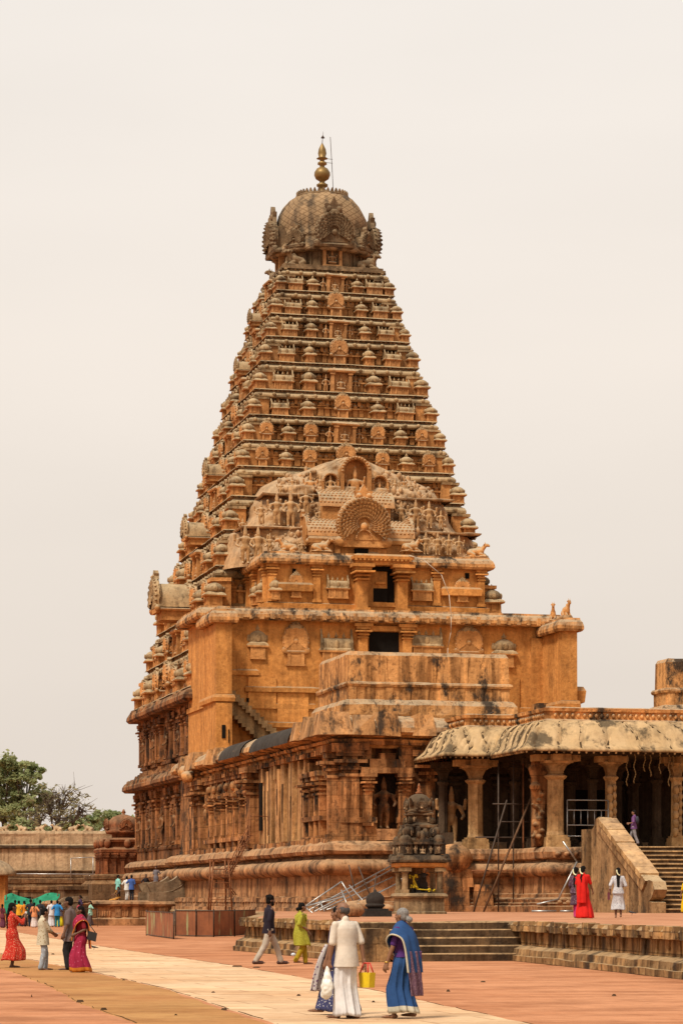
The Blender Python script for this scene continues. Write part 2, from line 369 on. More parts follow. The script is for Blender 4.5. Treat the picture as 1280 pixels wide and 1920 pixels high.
# ------------------------------------------------------------------ ground, path, worn strip
def ground_mat(name, A, B, brick=None, joints=.5, grime=(.5, .42, .36), big=.08):
    m = NT(name, .93, .1); p = m.pos
    c = m.mix(m.rng(m.noise(p, big, 4, .6), .3, .7), A, B)
    c = m.mix(m.rng(m.noise(m.mapv(p, (.6, .8, 1)), .8, 6, .75), .44, .62, 0, .65), c, m.mix(1.0, c, grime, 'MULTIPLY'))
    c = m.mix(m.rng(m.noise(m.mapv(p, (.5, 1.6, 1)), 2.1, 4, .7), .5, .75, 0, .6), c, m.mix(1.0, c, (1.3, 1.34, 1.4), 'MULTIPLY'))
    c = m.mix(m.rng(m.noise(p, .33, 6, .7), .47, .60, 0, .6), c, m.mix(1.0, c, (.80, .70, .62), 'MULTIPLY'))
    c = m.mix(m.rng(m.noise(p, 4.5, 5, .75), .55, .66, 0, .5), c, m.mix(1.0, c, (.62, .55, .48), 'MULTIPLY'))
    if brick:
        br = m.n('TexBrick'); br.inputs['Scale'].default_value = 1; br.inputs['Brick Width'].default_value = brick[0]; br.inputs['Row Height'].default_value = brick[1]
        br.inputs['Mortar Size'].default_value = brick[2]; br.inputs['Mortar Smooth'].default_value = .4
        br.inputs['Color1'].default_value = (.86, .86, .86, 1); br.inputs['Color2'].default_value = (1.12, 1.08, 1.05, 1); br.inputs['Mortar'].default_value = (.55, .48, .42, 1)
        wob = m.n('VectorMath', operation='ADD'); m.l(m.mapv(p, (1, 1, 1), (0, 0, -TH)), wob.inputs[0])
        nz = m.n('TexNoise'); nz.inputs['Scale'].default_value = .7; m.l(p, nz.inputs['Vector'])
        k = m.n('VectorMath', operation='SCALE'); k.inputs['Scale'].default_value = .12; m.l(nz.outputs['Color'], k.inputs[0]); m.l(k.outputs[0], wob.inputs[1])
        m.l(wob.outputs[0], br.inputs['Vector']); c = m.mix(joints, c, br.outputs[0], 'MULTIPLY')
    c = m.mix(m.rng(m.noise(p, 14, 4, .7), .62, .74, 0, .7), c, m.mix(1.0, c, (.45, .4, .36), 'MULTIPLY'))
    c = m.mix(1.0, c, (.80, .80, .80), 'MULTIPLY')
    m.bump(m.math('ADD', m.noise(p, 7, 6, .7), m.noise(p, 1.1, 3)), .5, .04)
    return m.out(c)
M['ground'] = ground_mat('terracotta_paving', (.61, .28, .14), (.53, .225, .105), (.9, .45, .02), .12)
M['path'] = ground_mat('pale_stone_paving', (.78, .55, .345), (.70, .455, .26), (2.2, 1.1, .035), .75, (.72, .64, .56))
M['strip'] = ground_mat('worn_matting', (.50, .265, .095), (.46, .21, .075), None, 0, (.62, .56, .5), .2)
M['deck'] = ground_mat('terrace_paving', (.60, .30, .165), (.54, .25, .13), (.45, .45, .02), .25)

def flat(name, pts, z0, th, mat, kind='structure'):
    b = MB(); b.ring(pts, [(0.02, z0), (0, z0 + th)], seg=0); o = b.obj(name, mat); o['kind'] = kind; return o
g = MB(); S = 3000
xs = [-S, -200, -60, -20, 0, 20, 60, 200, S]; ys = [-200, 0, 20, 40, 60, 80, 110, 150, 200, 300, 600, S]
g.sheet([[(x, y, 0) for x in xs] for y in ys], smooth=False)
go = g.obj('ground', M['ground']); go['kind'] = 'structure'
def wob(pts, step, amp, seed):
    """a worn edge: a polyline broken into wavering pieces"""
    out = []; rr = random.Random(seed)
    for a, b in zip(pts, pts[1:]):
        n = max(1, int(math.dist(a, b) / step)); d = Vector((b[0] - a[0], b[1] - a[1])).normalized()
        for k in range(n):
            t = k / n; w = rr.uniform(-amp, amp) if k else 0
            out.append((a[0] + (b[0] - a[0]) * t - d.y * w, a[1] + (b[1] - a[1]) * t + d.x * w))
    out.append(pts[-1]); return out
P_up = [img(-60, 1733), img(205, 1777), img(440, 1811), img(700, 1857), img(1000, 1922), img(1300, 2010)]
P_lo = [img(900, 2120), img(520, 1921), img(420, 1889), img(310, 1853), img(172, 1822), img(-60, 1776)]
up = wob(P_up, .8, .03, 1); lo = wob(P_lo, .8, .035, 2)
flat('path', (lo + up)[::-1], .0, .005, M['path'])
low = [img(-60, 1803), img(25, 1822), img(95, 1850), img(150, 1880), img(215, 1904), img(250, 1916), img(420, 1990), img(700, 2120), img(850, 2100)]
flat('earth_strip', wob(low, .6, .035, 5) + [(x - .02, y - .05) for x, y in wob([img(880, 2112), img(500, 1919.5), img(400, 1887), img(300, 1852), img(165, 1822), img(-60, 1778)], .9, .06, 6)], .0, .01, M['strip'])
eb = MB(); rr = random.Random(77)
for ln, r_ in ((wob(low, .6, .035, 5), .010), (lo, .008), (up, .006)):
    for a, c in zip(ln, ln[1:]):
        if rr.random() < .7 and a[1] < 170: eb.tube((a[0], a[1], .008), (c[0], c[1], .008), r_ * rr.uniform(.5, 1.3), r_ * rr.uniform(.3, 1.2), 5)
eo = eb.obj('path_edge', plain('dark_joint', (.10, .05, .022), .95, .05)); eo['kind'] = 'structure'
# a broken ragged edge of dark joint and loose scraps lie on the paving
def scrap(x, y, L, seed, name='leaf_litter', lab=None):
    X, Y = img(x, y); rr = random.Random(seed); b = MB()
    L *= .36; n = 10; out = []
    for k in range(n):
        a = 2 * PI * k / n; r = rr.uniform(.6, 1); out.append((X + math.cos(a) * L * r, Y + math.sin(a) * L * .6 * r))
    b.ring(out, [(0, .006), (-.02, .03 + rr.random() * .02)], smooth=True)
    return b
lit = MB()
for k, (x, y, L) in enumerate([(150, 1880, .22), (195, 1895, .2), (420, 1895, .16), (60, 1870, .06), (100, 1790, .2), (840, 1860, .12), (232, 1839, .12), (400, 1862, .14), (560, 1868, .14), (330, 1905, .1), (700, 1880, .1), (905, 1842, .2), (1150, 1868, .16), (1105, 1745, .2), (445, 1813, .5), (480, 1815, .3)]):
    q = scrap(x, y, L, k); lit.add(q.v, q.f)
lo_ = lit.obj('leaf_litter', plain('dry_scraps', (.07, .04, .022), .95, .05)); tag(lo_, 'dark dry scraps scattered over the paving and path', 'litter', kind='stuff')

# ------------------------------------------------------------------ shared carvings
ROT = [0, -PI / 2, PI / 2, PI]
FACE = [Matrix.Rotation(a, 4, 'Z') for a in ROT]
def kapota(o, z0, z1, base=0.0):
    h = z1 - z0
    return [(base, z0), (base + o * .35, z0), (base + o * .8, z0 - .02 * h), (base + o, z0 + .16 * h), (base + o * .99, z0 + .4 * h), (base + o * .8, z0 + .68 * h), (base + o * .45, z0 + .86 * h), (base + o * .42, z0 + h), (base - .3, z0 + h)]
def pilaster(b, t, d, z0, z1, w=.6, p=.22, mat=0):
    h = z1 - z0; y = -d
    def bb(k, zz0, zz1, pk): b.box(t - w * k / 2, t + w * k / 2, y - p * pk, y + .05, z0 + h * zz0, z0 + h * zz1, mat)
    bb(1.3, 0, .07, 1.25); bb(1, .07, .66, 1); bb(1.22, .66, .69, 1.25); bb(.92, .69, .73, .95); bb(1.35, .73, .765, 1.4); bb(1.0, .765, .80, 1.1)
    bb(1.85, .80, .835, 2.0); bb(.85, .835, .87, 1.0); bb(1.6, .87, .93, 1.35); bb(2.1, .93, 1.0, 1.5)
def statue_pr(seat=False, arms=4, b=None):
    b = b or MB()
    if not seat:
        for s in (-1, 1):
            b.cap((s * .07, 0, .03), .035, (s * .075, -.02, .25), .05); b.cap((s * .075, -.02, .25), .05, (s * .06, 0, .46), .07); b.ell((s * .075, -.05, .02), (.035, .08, .025))
        b.cap((0, 0, .46), .10, (0, 0, .56), .085); b.cap((0, 0, .56), .085, (0, 0, .68), .115); b.ell((0, 0, .70), (.17, .075, .06))
        hz = .80
    else:
        b.ell((0, -.02, .10), (.30, .16, .09)); b.cap((-.2, -.08, .12), .08, (.2, -.12, .1), .07); b.cap((0, 0, .18), .13, (0, 0, .42), .13); b.ell((0, 0, .47), (.21, .09, .07)); hz = .60
    b.cap((0, 0, hz - .09), .04, (0, 0, hz), .05); b.ell((0, -.01, hz + .02), (.062, .07, .08)); b.cap((0, 0, hz + .08), .065, (0, 0, hz + .24 if not seat else hz + .3), .025)
    z = hz - .12
    for s in (-1, 1):
        b.cap((s * .17, 0, z), .045, (s * .25, -.03, z - .16), .036); b.cap((s * .25, -.03, z - .16), .036, (s * .19, -.11, z - .22), .03)
        if arms == 4: b.cap((s * .17, .02, z), .04, (s * .28, .03, z - .03), .035); b.cap((s * .28, .03, z - .03), .035, (s * .29, 0, z + .12), .04)
    return b
SM = {}
STAT = statue_pr(); SM['deity'] = remesh(STAT, .018, 'deity', M['kiosk'], 1)
SM['deity3'] = remesh(STAT, .024, 'deity', M['vim'], 1); SM['deity2'] = remesh(statue_pr(arms=4), .018, 'deity', M['statue'], 1)
SM['seated'] = remesh(statue_pr(True), .026, 'seated_deity', M['kiosk'], 1)
def bull_pr():
    b = MB()    # a couched bull facing +x, about 1.5 long
    b.cap((-.42, 0, .36), .27, (.25, 0, .40), .29, 14); b.ell((.15, 0, .68), (.17, .13, .13)); b.cap((.34, 0, .5), .2, (.58, 0, .78), .15); b.ell((.72, 0, .86), (.22, .125, .13)); b.ell((.88, 0, .80), (.1, .09, .085))
    for s in (-1, 1):
        b.cap((.62, s * .09, .96), .035, (.6, s * .12, 1.10), .02); b.ell((.55, s * .18, .9), (.04, .1, .05))
        b.cap((.30, s * .22, .2), .12, (.62, s * .2, .1), .07); b.cap((.62, s * .2, .1), .06, (.42, s * .17, .05), .05)
        b.cap((-.45, s * .22, .26), .19, (-.12, s * .32, .14), .09); b.cap((-.12, s * .32, .1), .07, (-.38, s * .36, .06), .06)
    b.cap((-.68, 0, .45), .035, (-.74, .1, .1), .03); b.box(-.75, .75, -.4, .4, -.02, .06); return b
BULL = bull_pr(); SM['bull'] = remesh(BULL, .035, 'bull', M['dome'], 2)
SM['bull_wall'] = remesh(BULL, .035, 'bull', M['far'], 2)
SM['bull_ochre'] = remesh(BULL, .035, 'bull', M['kiosk'], 2)

def fan(b, c, r, th=.25, n=40, rows=5, mat=0, amp=.05, rib=18, a0=-35, a1=215):
    """horseshoe gable: a carved fan of ribs and beads standing in the plane y = c.y, facing -y"""
    cx, cy, cz = c; grid = []
    for j in range(rows * 2 + 1):
        q = .22 + .78 * j / (rows * 2); row = []
        for i in range(n + 1):
            a = R(a0 + (a1 - a0) * i / n); ed = 1 + (.05 * abs(math.sin(a * rib / 2)) if j == rows * 2 else 0)
            bump = (amp * abs(math.sin(a * rib / 2 + j)) + (amp * .8 if j % 2 else 0)) * (.4 + q)
            row.append((cx - math.cos(a) * r * q * ed, cy - th - bump * r * 1.2 + (th if j == rows * 2 else 0), cz + math.sin(a) * r * q * ed))
        grid.append(row)
    b.sheet(grid, 0, mat, True)
    for rr_, sz_ in ((.97, .055), (.66, .04)):
        m_ = int(rib * 1.1)
        for i in range(m_):
            a = R(a0 + (a1 - a0) * (i + .5) / m_); b.ell((cx - math.cos(a) * r * rr_, cy - th * 1.05, cz + math.sin(a) * r * rr_), (r * sz_, th * .35, r * sz_), None, 6, mat)
    core = [(cx - math.cos(R(a0 + (a1 - a0) * i / n)) * r * .98, cz + math.sin(R(a0 + (a1 - a0) * i / n)) * r * .98) for i in range(n, -1, -1)]
    b.prism(core[::-1] if False else core[::-1][::-1], cy - th * .9, cy, mat)
    b.ell((cx, cy - th, cz - .08 * r), (r * .15, th * .5, r * .16), None, 10, mat)
    for s in (-1, 1):      # curled feet and a flame finial
        b.ell((cx + s * r * .86, cy - th * .6, cz - r * .62), (r * .24, th * .7, r * .2), None, 8, mat)
    b.box(cx - r * .8, cx + r * .8, cy - th * .8, cy, cz - r * .82, cz - r * .45, mat)
def flame(b, c, w, h, th, mat=0):
    cx, cy, cz = c
    b.prism([(cx - w, cz), (cx + w, cz), (cx + w * .75, cz + h * .35), (cx + w * .9, cz + h * .62), (cx + w * .4, cz + h * .6), (cx, cz + h), (cx - w * .4, cz + h * .6), (cx - w * .9, cz + h * .62), (cx - w * .75, cz + h * .35)], cy - th, cy + th, mat)
    for s in (-1, 1): b.ell((cx + s * w * .5, cy - th, cz + h * .3), (w * .3, th, h * .2), None, 8, mat)

def domed_kiosk():
    b = MB(); b.box(-.36, .36, -.36, .36, 0, .06); b.box(-.3, .3, -.3, .3, .06, .42)
    for i in (-1, 1):
        for j in (-1, 1): b.box(i * .29 - .055, i * .29 + .055, j * .29 - .055, j * .29 + .055, .06, .42)
    q = [(-.3, -.3), (.3, -.3), (.3, .3), (-.3, .3)]
    b.ring(q, [(0, .38), (.17, .37), (.2, .42), (.15, .48), (.03, .53)], top=True)
    b.lathe([(.38, .53), (.43, .57), (.44, .64), (.40, .73), (.31, .80), (.18, .85), (.07, .88)], n=8, ph=PI / 8)
    b.lathe([(.05, .89), (.10, .92), (.11, .95), (.05, .985), (.03, 1.03), (.005, 1.08)], n=8)
    for k in range(4):
        b.M = FACE[k]; b.ell((0, -.42, .64), (.13, .06, .11), None, 8); b.box(-.1, .1, -.325, -.29, .1, .36); b.M = None
    return b
def barrel_kiosk(L=.8):
    b = MB(); b.box(-L - .02, L + .02, -.34, .34, 0, .06); b.box(-L + .06, L - .06, -.28, .28, .06, .42)
    for t in (-L + .08, -L * .35, L * .35, L - .08): b.box(t - .05, t + .05, -.32, -.27, .06, .42)
    b.ring([(-L, -.28), (L, -.28), (L, .28), (-L, .28)], [(0, .40), (.1, .40), (.13, .45), (.1, .50), (.02, .53)])
    n = 10; grid = [[(x, -math.cos(PI * i / n) * .33, .50 + math.sin(PI * i / n) ** .8 * .30) for i in range(n + 1)] for x in (-L, -L * .5, 0, L * .5, L)]
    b.sheet(grid, 0)
    for s in (-1, 1):
        b.M = Matrix.Translation((s * L, 0, 0)); out = [(-.42, .48), (.42, .48), (.44, .66), (.3, .84), (.12, .9), (0, 1.06), (-.12, .9), (-.3, .84), (-.44, .66)]
        vs = [(-.05, y, z) for y, z in out] + [(.05, y, z) for y, z in out]; m = len(out)
        b.add(vs, [tuple(range(m))[::-1], tuple(range(m, 2 * m))] + [(i, (i + 1) % m, m + (i + 1) % m, m + i) for i in range(m)]); b.M = None
    for t in (-L * .5, 0, L * .5): b.lathe([(.03, .78), (.085, .83), (.09, .87), (.03, .92), (.01, .98)], c=(t, 0, 0), n=8)
    b.ell((0, -.33, .62), (.14, .07, .13), None, 8)
    return b
def gable_panel():
    b = MB(); b.box(-.32, .32, -.2, .25, 0, .05); b.box(-.26, .26, -.14, .25, .05, .36)
    for s in (-1, 1): b.box(s * .22 - .05, s * .22 + .05, -.19, -.1, .05, .36)
    b.ring([(-.26, -.14), (.26, -.14), (.26, .25), (-.26, .25)], [(0, .32), (.08, .33), (.1, .37), (.05, .40)])
    fan(b, (0, -.1, .66), .42, .12, 28, 3, 0, .06, 14); flame(b, (0, -.12, 1.0), .16, .2, .06)
    return b
def figure_niche():
    b = MB(); b.box(-.5, .5, -.25, .3, 0, .08); b.box(-.45, .45, -.1, .3, .08, .9)
    for s in (-1, 1): b.box(s * .4 - .07, s * .4 + .07, -.24, -.08, .08, .78); b.box(s * .4 - .11, s * .4 + .11, -.28, -.06, .72, .8)
    b.ring([(-.5, -.22), (.5, -.22), (.5, .3), (-.5, .3)], [(0, .80), (.1, .82), (.12, .88), (.03, .96)])
    q = statue_pr(True); b.M = Matrix.Translation((0, -.14, .08)) @ Matrix.Scale(.7, 4); b.add(q.v, q.f, 0, True); b.M = None
    for s in (-1, 1):
        q = statue_pr(arms=2); b.M = Matrix.Translation((s * .66, -.05, .0)) @ Matrix.Scale(.7, 4); b.add(q.v, q.f, 0, True); b.M = None
    return b
KC = [M['kiosk'], M['cap']]; capz = lambda z, k: 1 if z > .43 else 0
SM['dk'] = domed_kiosk().mesh('domed_kiosk', KC, jit=.012, jscale=4, matfn=capz)
SM['bk'] = barrel_kiosk().mesh('barrel_kiosk', KC, jit=.012, jscale=4, matfn=capz)
SM['gp'] = gable_panel().mesh('gable_panel', KC, jit=.01, jscale=4, matfn=lambda z, k: 1 if z > .97 else 0)
SM['fn'] = figure_niche().mesh('figure_niche', M['kiosk'], jit=.01, jscale=4)
def gable_end():
    b = MB(); n = 12        # a barrel vault end standing out from the face, towards -y
    b.box(-.5, .5, -.7, .6, 0, .30); b.ring([(-.5, -.7), (.5, -.7), (.5, .6), (-.5, .6)], [(0, .28), (.1, .29), (.12, .34), (.04, .38)])
    b.sheet([[(-math.cos(PI * i / n) * .58, y, .40 + math.sin(PI * i / n) * .78) for i in range(n + 1)] for y in (.6, .1, -.35, -.8)][::-1], 0)
    fan(b, (0, -.75, .74), .62, .14, 30, 3, 0, .06, 16); flame(b, (0, -.8, 1.3), .2, .3, .08); return b
SM['ge'] = gable_end().mesh('gable_end', [M['kiosk'], M['cap']], jit=.012, jscale=3, matfn=lambda z, k: 1 if z > .36 else 0)

# ------------------------------------------------------------------ the tower
TW, org = tthing('temple_tower', 'tall tapering tower of carved tiers under a round dome, its gilded finial against the sky', 'temple tower', 0, 0)
def a_of(z): return 10.14 + (26.6 - z) * .265
def recessed(b, recs):
    out = []
    for k, (rx, ry) in enumerate([((1, 0), (0, 1)), ((0, 1), (-1, 0)), ((-1, 0), (0, -1)), ((0, -1), (1, 0))]):
        seq = [(-b, 0)]
        for t0, t1, d in recs: seq += [(t0, 0), (t0, d), (t1, d), (t1, 0)]
        for t, d in seq: out.append((rx[0] * t + ry[0] * (d - b), rx[1] * t + ry[1] * (d - b)))
    return out
RECS = [(-8.4, -7.2, .8), (-3.8, -2.6, .8), (2.6, 3.8, .8), (7.2, 8.4, .8)]
VP = recessed(12.3, RECS)
def base_prof(k=0):
    return [(1.9 + k, 0), (1.9 + k, .9), (1.75 + k, 1.0), (1.35, 1.15), (1.3, 1.5), (.95, 1.6), (.95, 2.0), (.6, 2.1), (.55, 2.95), (.62, 3.0), (.85, 3.05), (1.05, 3.22), (1.12, 3.45), (1.05, 3.68), (.85, 3.86), (.4, 3.92), (.3, 4.08), (.55, 4.1), (.85, 4.15), (.95, 4.3), (.85, 4.55), (.55, 4.75), (.1, 4.8)]
b = MB(); b.ring(VP, base_prof(), seg=1.2, smooth=False); b.obj('plinth', M['base'], TW, jit=.06)
b = MB(); b.ring(VP, [(.05, 4.7), (.05, 5.5), (.12, 5.55), (.12, 5.75), (0, 5.8), (0, 10.0), (.25, 10.0), (.25, 10.35)], seg=0)
u_ = MB(); u_.ring(VP, [(-.3, 11.2), (-.3, 12.0), (-.15, 12.05), (-.15, 12.25), (-.3, 12.3), (-.3, 15.6), (0, 15.6), (0, 15.95)])
for k in (0, 1):
    b.M = u_.M = FACE[k]
    for s in (-1, 1):
        for t in (11.9, 8.8, 6.8, 4.2, 2.2):
            pilaster(b, s * t, 12.3, 5.8, 10.1, .62, .25); pilaster(u_, s * t, 12.0, 12.3, 15.7, .6, .25)
        for t in (10.4, 5.5):
            for bb, d, z0, z1 in ((b, 12.3, 5.8, 9.0), (u_, 12.0, 12.3, 15.0)):
                for q in (-1, 1): pilaster(bb, s * t + q * .75, d, z0, z1 - .2, .28, .2)
                bb.box(s * t - 1.05, s * t + 1.05, -d - .3, -d, z1 - .2, z1); bb.box(s * t - .8, s * t + .8, -d - .26, -d, z1, z1 + .5, 0, .15)
        for t in (7.8, 3.2):
            b.box(s * t - .18, s * t + .18, -11.8, -11.5, 5.8, 9.6); u_.box(s * t - .18, s * t + .18, -11.5, -11.2, 12.3, 15.4)
    b.M = u_.M = None
LW = b.obj('lower_wall', M['vim'], TW); UW = u_.obj('upper_wall', M['vim'], TW)
for k in (0, 1):
    for t in (-10.4, -5.5, 0, 5.5, 10.4):
        for z, d, par, h in ((5.9, 12.35, LW, 2.7), (12.35, 12.05, UW, 2.4)):
            p = FACE[k] @ Vector((t, -d - .12, z)); inst('statue', SM['deity3'], par, p, ROT[k], (h * .9, h * .7, h))
def eave(name, z0, z1, o, half, par, mat, crest=True):
    b = MB(); VQ = recessed(half, RECS); b.ring(VQ, kapota(o, z0, z1, .1), seg=.9)
    for k in (0, 1):
        b.M = FACE[k]; rr = random.Random(k)
        t = -half
        while t < half and crest:
            b.box(t - .22, t + .22, -half - o * .3, -half + .2, z1 - .05, z1 + rr.uniform(.25, .6), 0, .1)
            if rr.random() < .5: b.ell((t, -half - o * .85, z0 + (z1 - z0) * .5), (.42, .25, .42), None, 8)
            t += rr.uniform(.7, 1.3)
        b.M = None
    return b.obj(name, mat, par, jit=.07)
eave('lower_eave', 10.3, 11.35, 1.05, 12.3, TW, M['vim']); eave('upper_eave', 15.9, 17.0, 1.05, 12.0, TW, M['vim'])
TZ = [16.95, 20.0, 22.8, 25.9, 28.6, 31.2, 33.5, 35.5, 37.5, 39.5, 41.7, 43.7, 45.5, 47.4, 49.2]
rr = random.Random(11)
for i in range(14):
    z0, z1 = TZ[i], TZ[i + 1]; h = z1 - z0; A0, A1 = a_of(z0), a_of(z1); aw = A1 - .62; ch = min(.85, .30 * h); oi = i - 1; big = i < 2
    b = MB(); Q = [(-aw, -aw), (aw, -aw), (aw, aw), (-aw, aw)]
    b.ring(Q, [(A0 - aw - .05, z0 - .02), (A0 - aw - .1, z0 + .05), (.12, z0 + .06), (.12, z0 + .14 * h), (0, z0 + .15 * h), (0, z0 + .40 * h), (.22, z0 + .41 * h), (.22, z0 + .46 * h), (.0, z0 + .47 * h), (0, z1 - ch - .08), (.15, z1 - ch - .06)] + [(o + .0, z) for o, z in kapota(.62, z1 - ch, z1 - .1, .0)[:-1]] + [(.22, z1 - .1), (.22, z1), (-.5, z1)], seg=1.1)
    for k in (0, 1, 2):
        b.M = FACE[k]
        n = int(2 * A1 / .34)
        for q in range(n):              # dentils and small dormer lumps along the cornice
            t = -A1 + .17 + q * 2 * A1 / n
            b.box(t - .09, t + .09, -aw - .3, -aw - .1, z1 - .1, z1 + .03)
            if q % 3 == 1 and k < 2: b.ell((t, -A1 + .02, z1 - ch * .62), (.17, .1, .16), None, 6)
            if k < 2 and rr.random() < .4: b.box(t - .12, t + .12, -aw - .24, -aw, z1 - ch - .34, z1 - ch)
        if k < 2:
            m = int(2 * A0 / .62)
            for q in range(m):          # small figures and lumps between the kiosks
                t = -aw + .25 + q * 2 * (aw - .25) / (m - 1) + rr.uniform(-.05, .05); s = rr.uniform(.15, .22); zz = z0 + (.40 + rr.choice([0, .0, .08])) * h
                b.box(t - s, t + s, -aw - .16, -aw, z0 + .14 * h, zz); b.box(t - s * 1.5, t + s * 1.5, -aw - .30, -aw, zz, zz + .05 * h); b.ell((t, -aw - .14, zz + .1 * h), (s * 1.1, .16, .10 * h), None, 6); b.box(t - .03, t + .03, -aw - .2, -aw - .1, zz + .15 * h, zz + .25 * h)
        b.M = None
    for cu, cv in ((-1, -1), (1, -1), (-1, 1)):      # corner bays behind the corner kiosks
        e0, e1 = aw - .5, A0 - .55; b.box(min(cu * e0, cu * e1), max(cu * e0, cu * e1), min(cv * e0, cv * e1), max(cv * e0, cv * e1), z0 + .05, z0 + .62 * h); b.box(min(cu * e0, cu * (e1 + .12)), max(cu * e0, cu * (e1 + .12)), min(cv * e0, cv * (e1 + .12)), max(cv * e0, cv * (e1 + .12)), z0 + .62 * h, z0 + .7 * h)
    T = b.obj('tier', [M['tower'], M['cap']], TW, jit=.05, matfn=lambda z, k: 1 if z > z1 - ch - .12 or z < z0 + .13 * h else 0)
    sz = h * .71
    for k in (0, 1):
        if oi >= 7: lay = [(-.93, 'dk', 1), (-.66, 'bk', .95), (-.37, 'dk', 1), (0, 'c', 1), (.37, 'dk', 1), (.66, 'bk', .95), (.93, 'dk', 1)]
        elif oi == 4: lay = [(-.94, 'dk', 1), (-.74, 'bk', 1), (-.52, 'dk', .9), (-.3, 'gp', 1), (0, 'c', 1), (.3, 'gp', 1), (.52, 'dk', .9), (.74, 'bk', 1), (.94, 'dk', 1)]
        else: lay = [(-.94, 'dk', 1), (-.76, 'gp', 1), (-.55, 'dk', 1), (-.33, 'gp', 1), (0, 'c', 1), (.33, 'gp', 1), (.55, 'dk', 1), (.76, 'gp', 1), (.94, 'dk', 1)]
        for f, kind, sc in lay:
            if k == 1 and f > .88: continue
            t = f * A0; s = sz * sc; wx = s * (.72 if kind == 'dk' else .88 if kind == 'gp' else .95) * (1 if not big else 1.0)
            if kind == 'c': kind, s = (('gp', sz * 1.3) if oi % 2 else ('fn', sz * 1.25)); wx = s * .9
            if k == 0 and not big and 2 <= oi <= 4 and abs(t) < (9.4, 8.2, 6.9)[oi - 2]: continue      # behind the great gable
            if k == 0 and oi == 1 and abs(t) < 9.6: continue
            if k == 0 and big and f > -.8: continue
            d = A0 - .12 - .36 * wx
            if abs(f) > .88 : t = math.copysign(A0 - .12 - .36 * wx, f)
            nm = {'dk': 'domed_kiosk', 'bk': 'barrel_kiosk', 'gp': 'gable_panel', 'fn': 'figure_niche', 'ge': 'gable_end'}[kind]
            p = FACE[k] @ Vector((t, -d, z0 + .03)); w2 = wx * (1.0 if kind != 'bk' else .62)
            inst(nm, SM[kind], T, p, ROT[k], (w2 * rr.uniform(.9, 1.08), wx if kind != 'bk' else wx * .8, s * rr.uniform(.9, 1.06)), None).rotation_euler = (rr.uniform(-.03, .03), rr.uniform(-.03, .03), ROT[k] + rr.uniform(-.06, .06))
    if oi in (1, 3, 5, 9, 11):          # vault ends standing out of the side faces
        s = {1: 2.4, 3: 1.5, 5: 1.15, 9: .9, 11: .85}[oi]
        for k in (1, 2):
            p = FACE[k] @ Vector((0, -A0 + .15, z0 + .05)); inst('gable_end', SM['ge'], T, p, ROT[k], (s, s, s))
# neck, dome and finial
zt = 49.2
b = MB(); b.ring([(-3.75, -3.75), (3.75, -3.75), (3.75, 3.75), (-3.75, 3.75)], [(.25, zt), (.25, zt + .18), (.1, zt + .22), (.1, zt + .38), (-.6, zt + .4)], seg=.6)
oct_ = lambda r, n=8, ph=PI / 8: [(r * math.cos(ph + 2 * PI * i / n), r * math.sin(ph + 2 * PI * i / n)) for i in range(n)]
b.ring(oct_(3.3), [(.1, zt + .2), (.1, zt + .5), (0, zt + .55), (0, zt + 1.7), (.12, zt + 1.75), (.12, zt + 2.0)])
for k in range(8):
    b.M = Matrix.Rotation(k * PI / 4, 4, 'Z')
    for t in (-.95, -.5, .5, .95): b.box(t - .09, t + .09, -3.2, -2.9, zt + .5, zt + 1.8)
    b.M = None
NK = b.obj('neck', M['dome'], TW, jit=.03)
for k in range(4):
    b = MB(); b.box(-.75, .75, -3.55, -3.0, zt + .35, zt + .55)
    for s in (-1, 1): b.box(s * .62 - .11, s * .62 + .11, -3.55, -3.0, zt + .55, zt + 1.75)
    b.box(-.8, .8, -3.6, -3.0, zt + 1.7, zt + 1.95); q = statue_pr(True); b.M = Matrix.Translation((0, -3.3, zt + .6)) @ Matrix.Scale(1.2, 4); b.add(q.v, q.f, 0, True); b.M = None
    b.obj('niche', M['kiosk'], NK, rotz=k * PI / 2)
for k in range(4):
    for s in (-1, 1):
        p = FACE[k] @ Vector((s * 2.75, -3.1, zt + .38)); inst('bull_statue', SM['bull'], TW, p, ROT[k] + (-.35 if s > 0 else PI + .35), 1.15)
ze = zt + 1.85
md = NT('dome_lattice_stone', .92, .12)
sp = md.n('SeparateXYZ'); md.l(md.ob, sp.inputs[0])
ang = md.math('MULTIPLY', md.math('ARCTAN2', sp.outputs[1], sp.outputs[0]), 14.0); zz = md.math('MULTIPLY', sp.outputs[2], 7.5)
lat = md.math('MINIMUM', md.math('ABSOLUTE', md.math('SINE', md.math('ADD', ang, zz))), md.math('ABSOLUTE', md.math('SINE', md.math('SUBTRACT', ang, zz))))
c = md.mix(md.rng(md.noise(md.pos, .6, 5), .35, .65), (.31, .20, .107), (.23, .15, .08))
c = md.mix(md.rng(lat, .12, .3), md.mix(1.0, c, (.68, .64, .6), 'MULTIPLY'), c)
c = md.mix(md.rng(md.noise(md.mapv(md.pos, (1.2, 1.2, .2)), .9, 5), .5, .62, 0, .8), c, (.04, .03, .022))
md.bump(md.math('ADD', md.rng(lat, .1, .35), md.noise(md.pos, 5, 5)), .6, .05); M['lattice'] = md.out(c)
b = MB()
b.lathe([(3.1, ze - .2), (3.75, ze - .25), (3.95, ze - .1), (3.85, ze + .2), (3.45, ze + .75), (3.3, ze + 1.0), (3.38, ze + 1.05), (3.38, ze + 1.3), (3.3, ze + 1.35), (3.48, ze + 1.9), (3.5, ze + 2.4), (3.36, ze + 3.0), (3.02, ze + 3.65), (2.5, ze + 4.25), (1.9, ze + 4.65), (1.2, ze + 4.9), (.6, ze + 5.02), (0.05, ze + 5.05)], n=48, rmod=lambda a, z: 1 + .025 * math.cos(8 * a), cap=False)
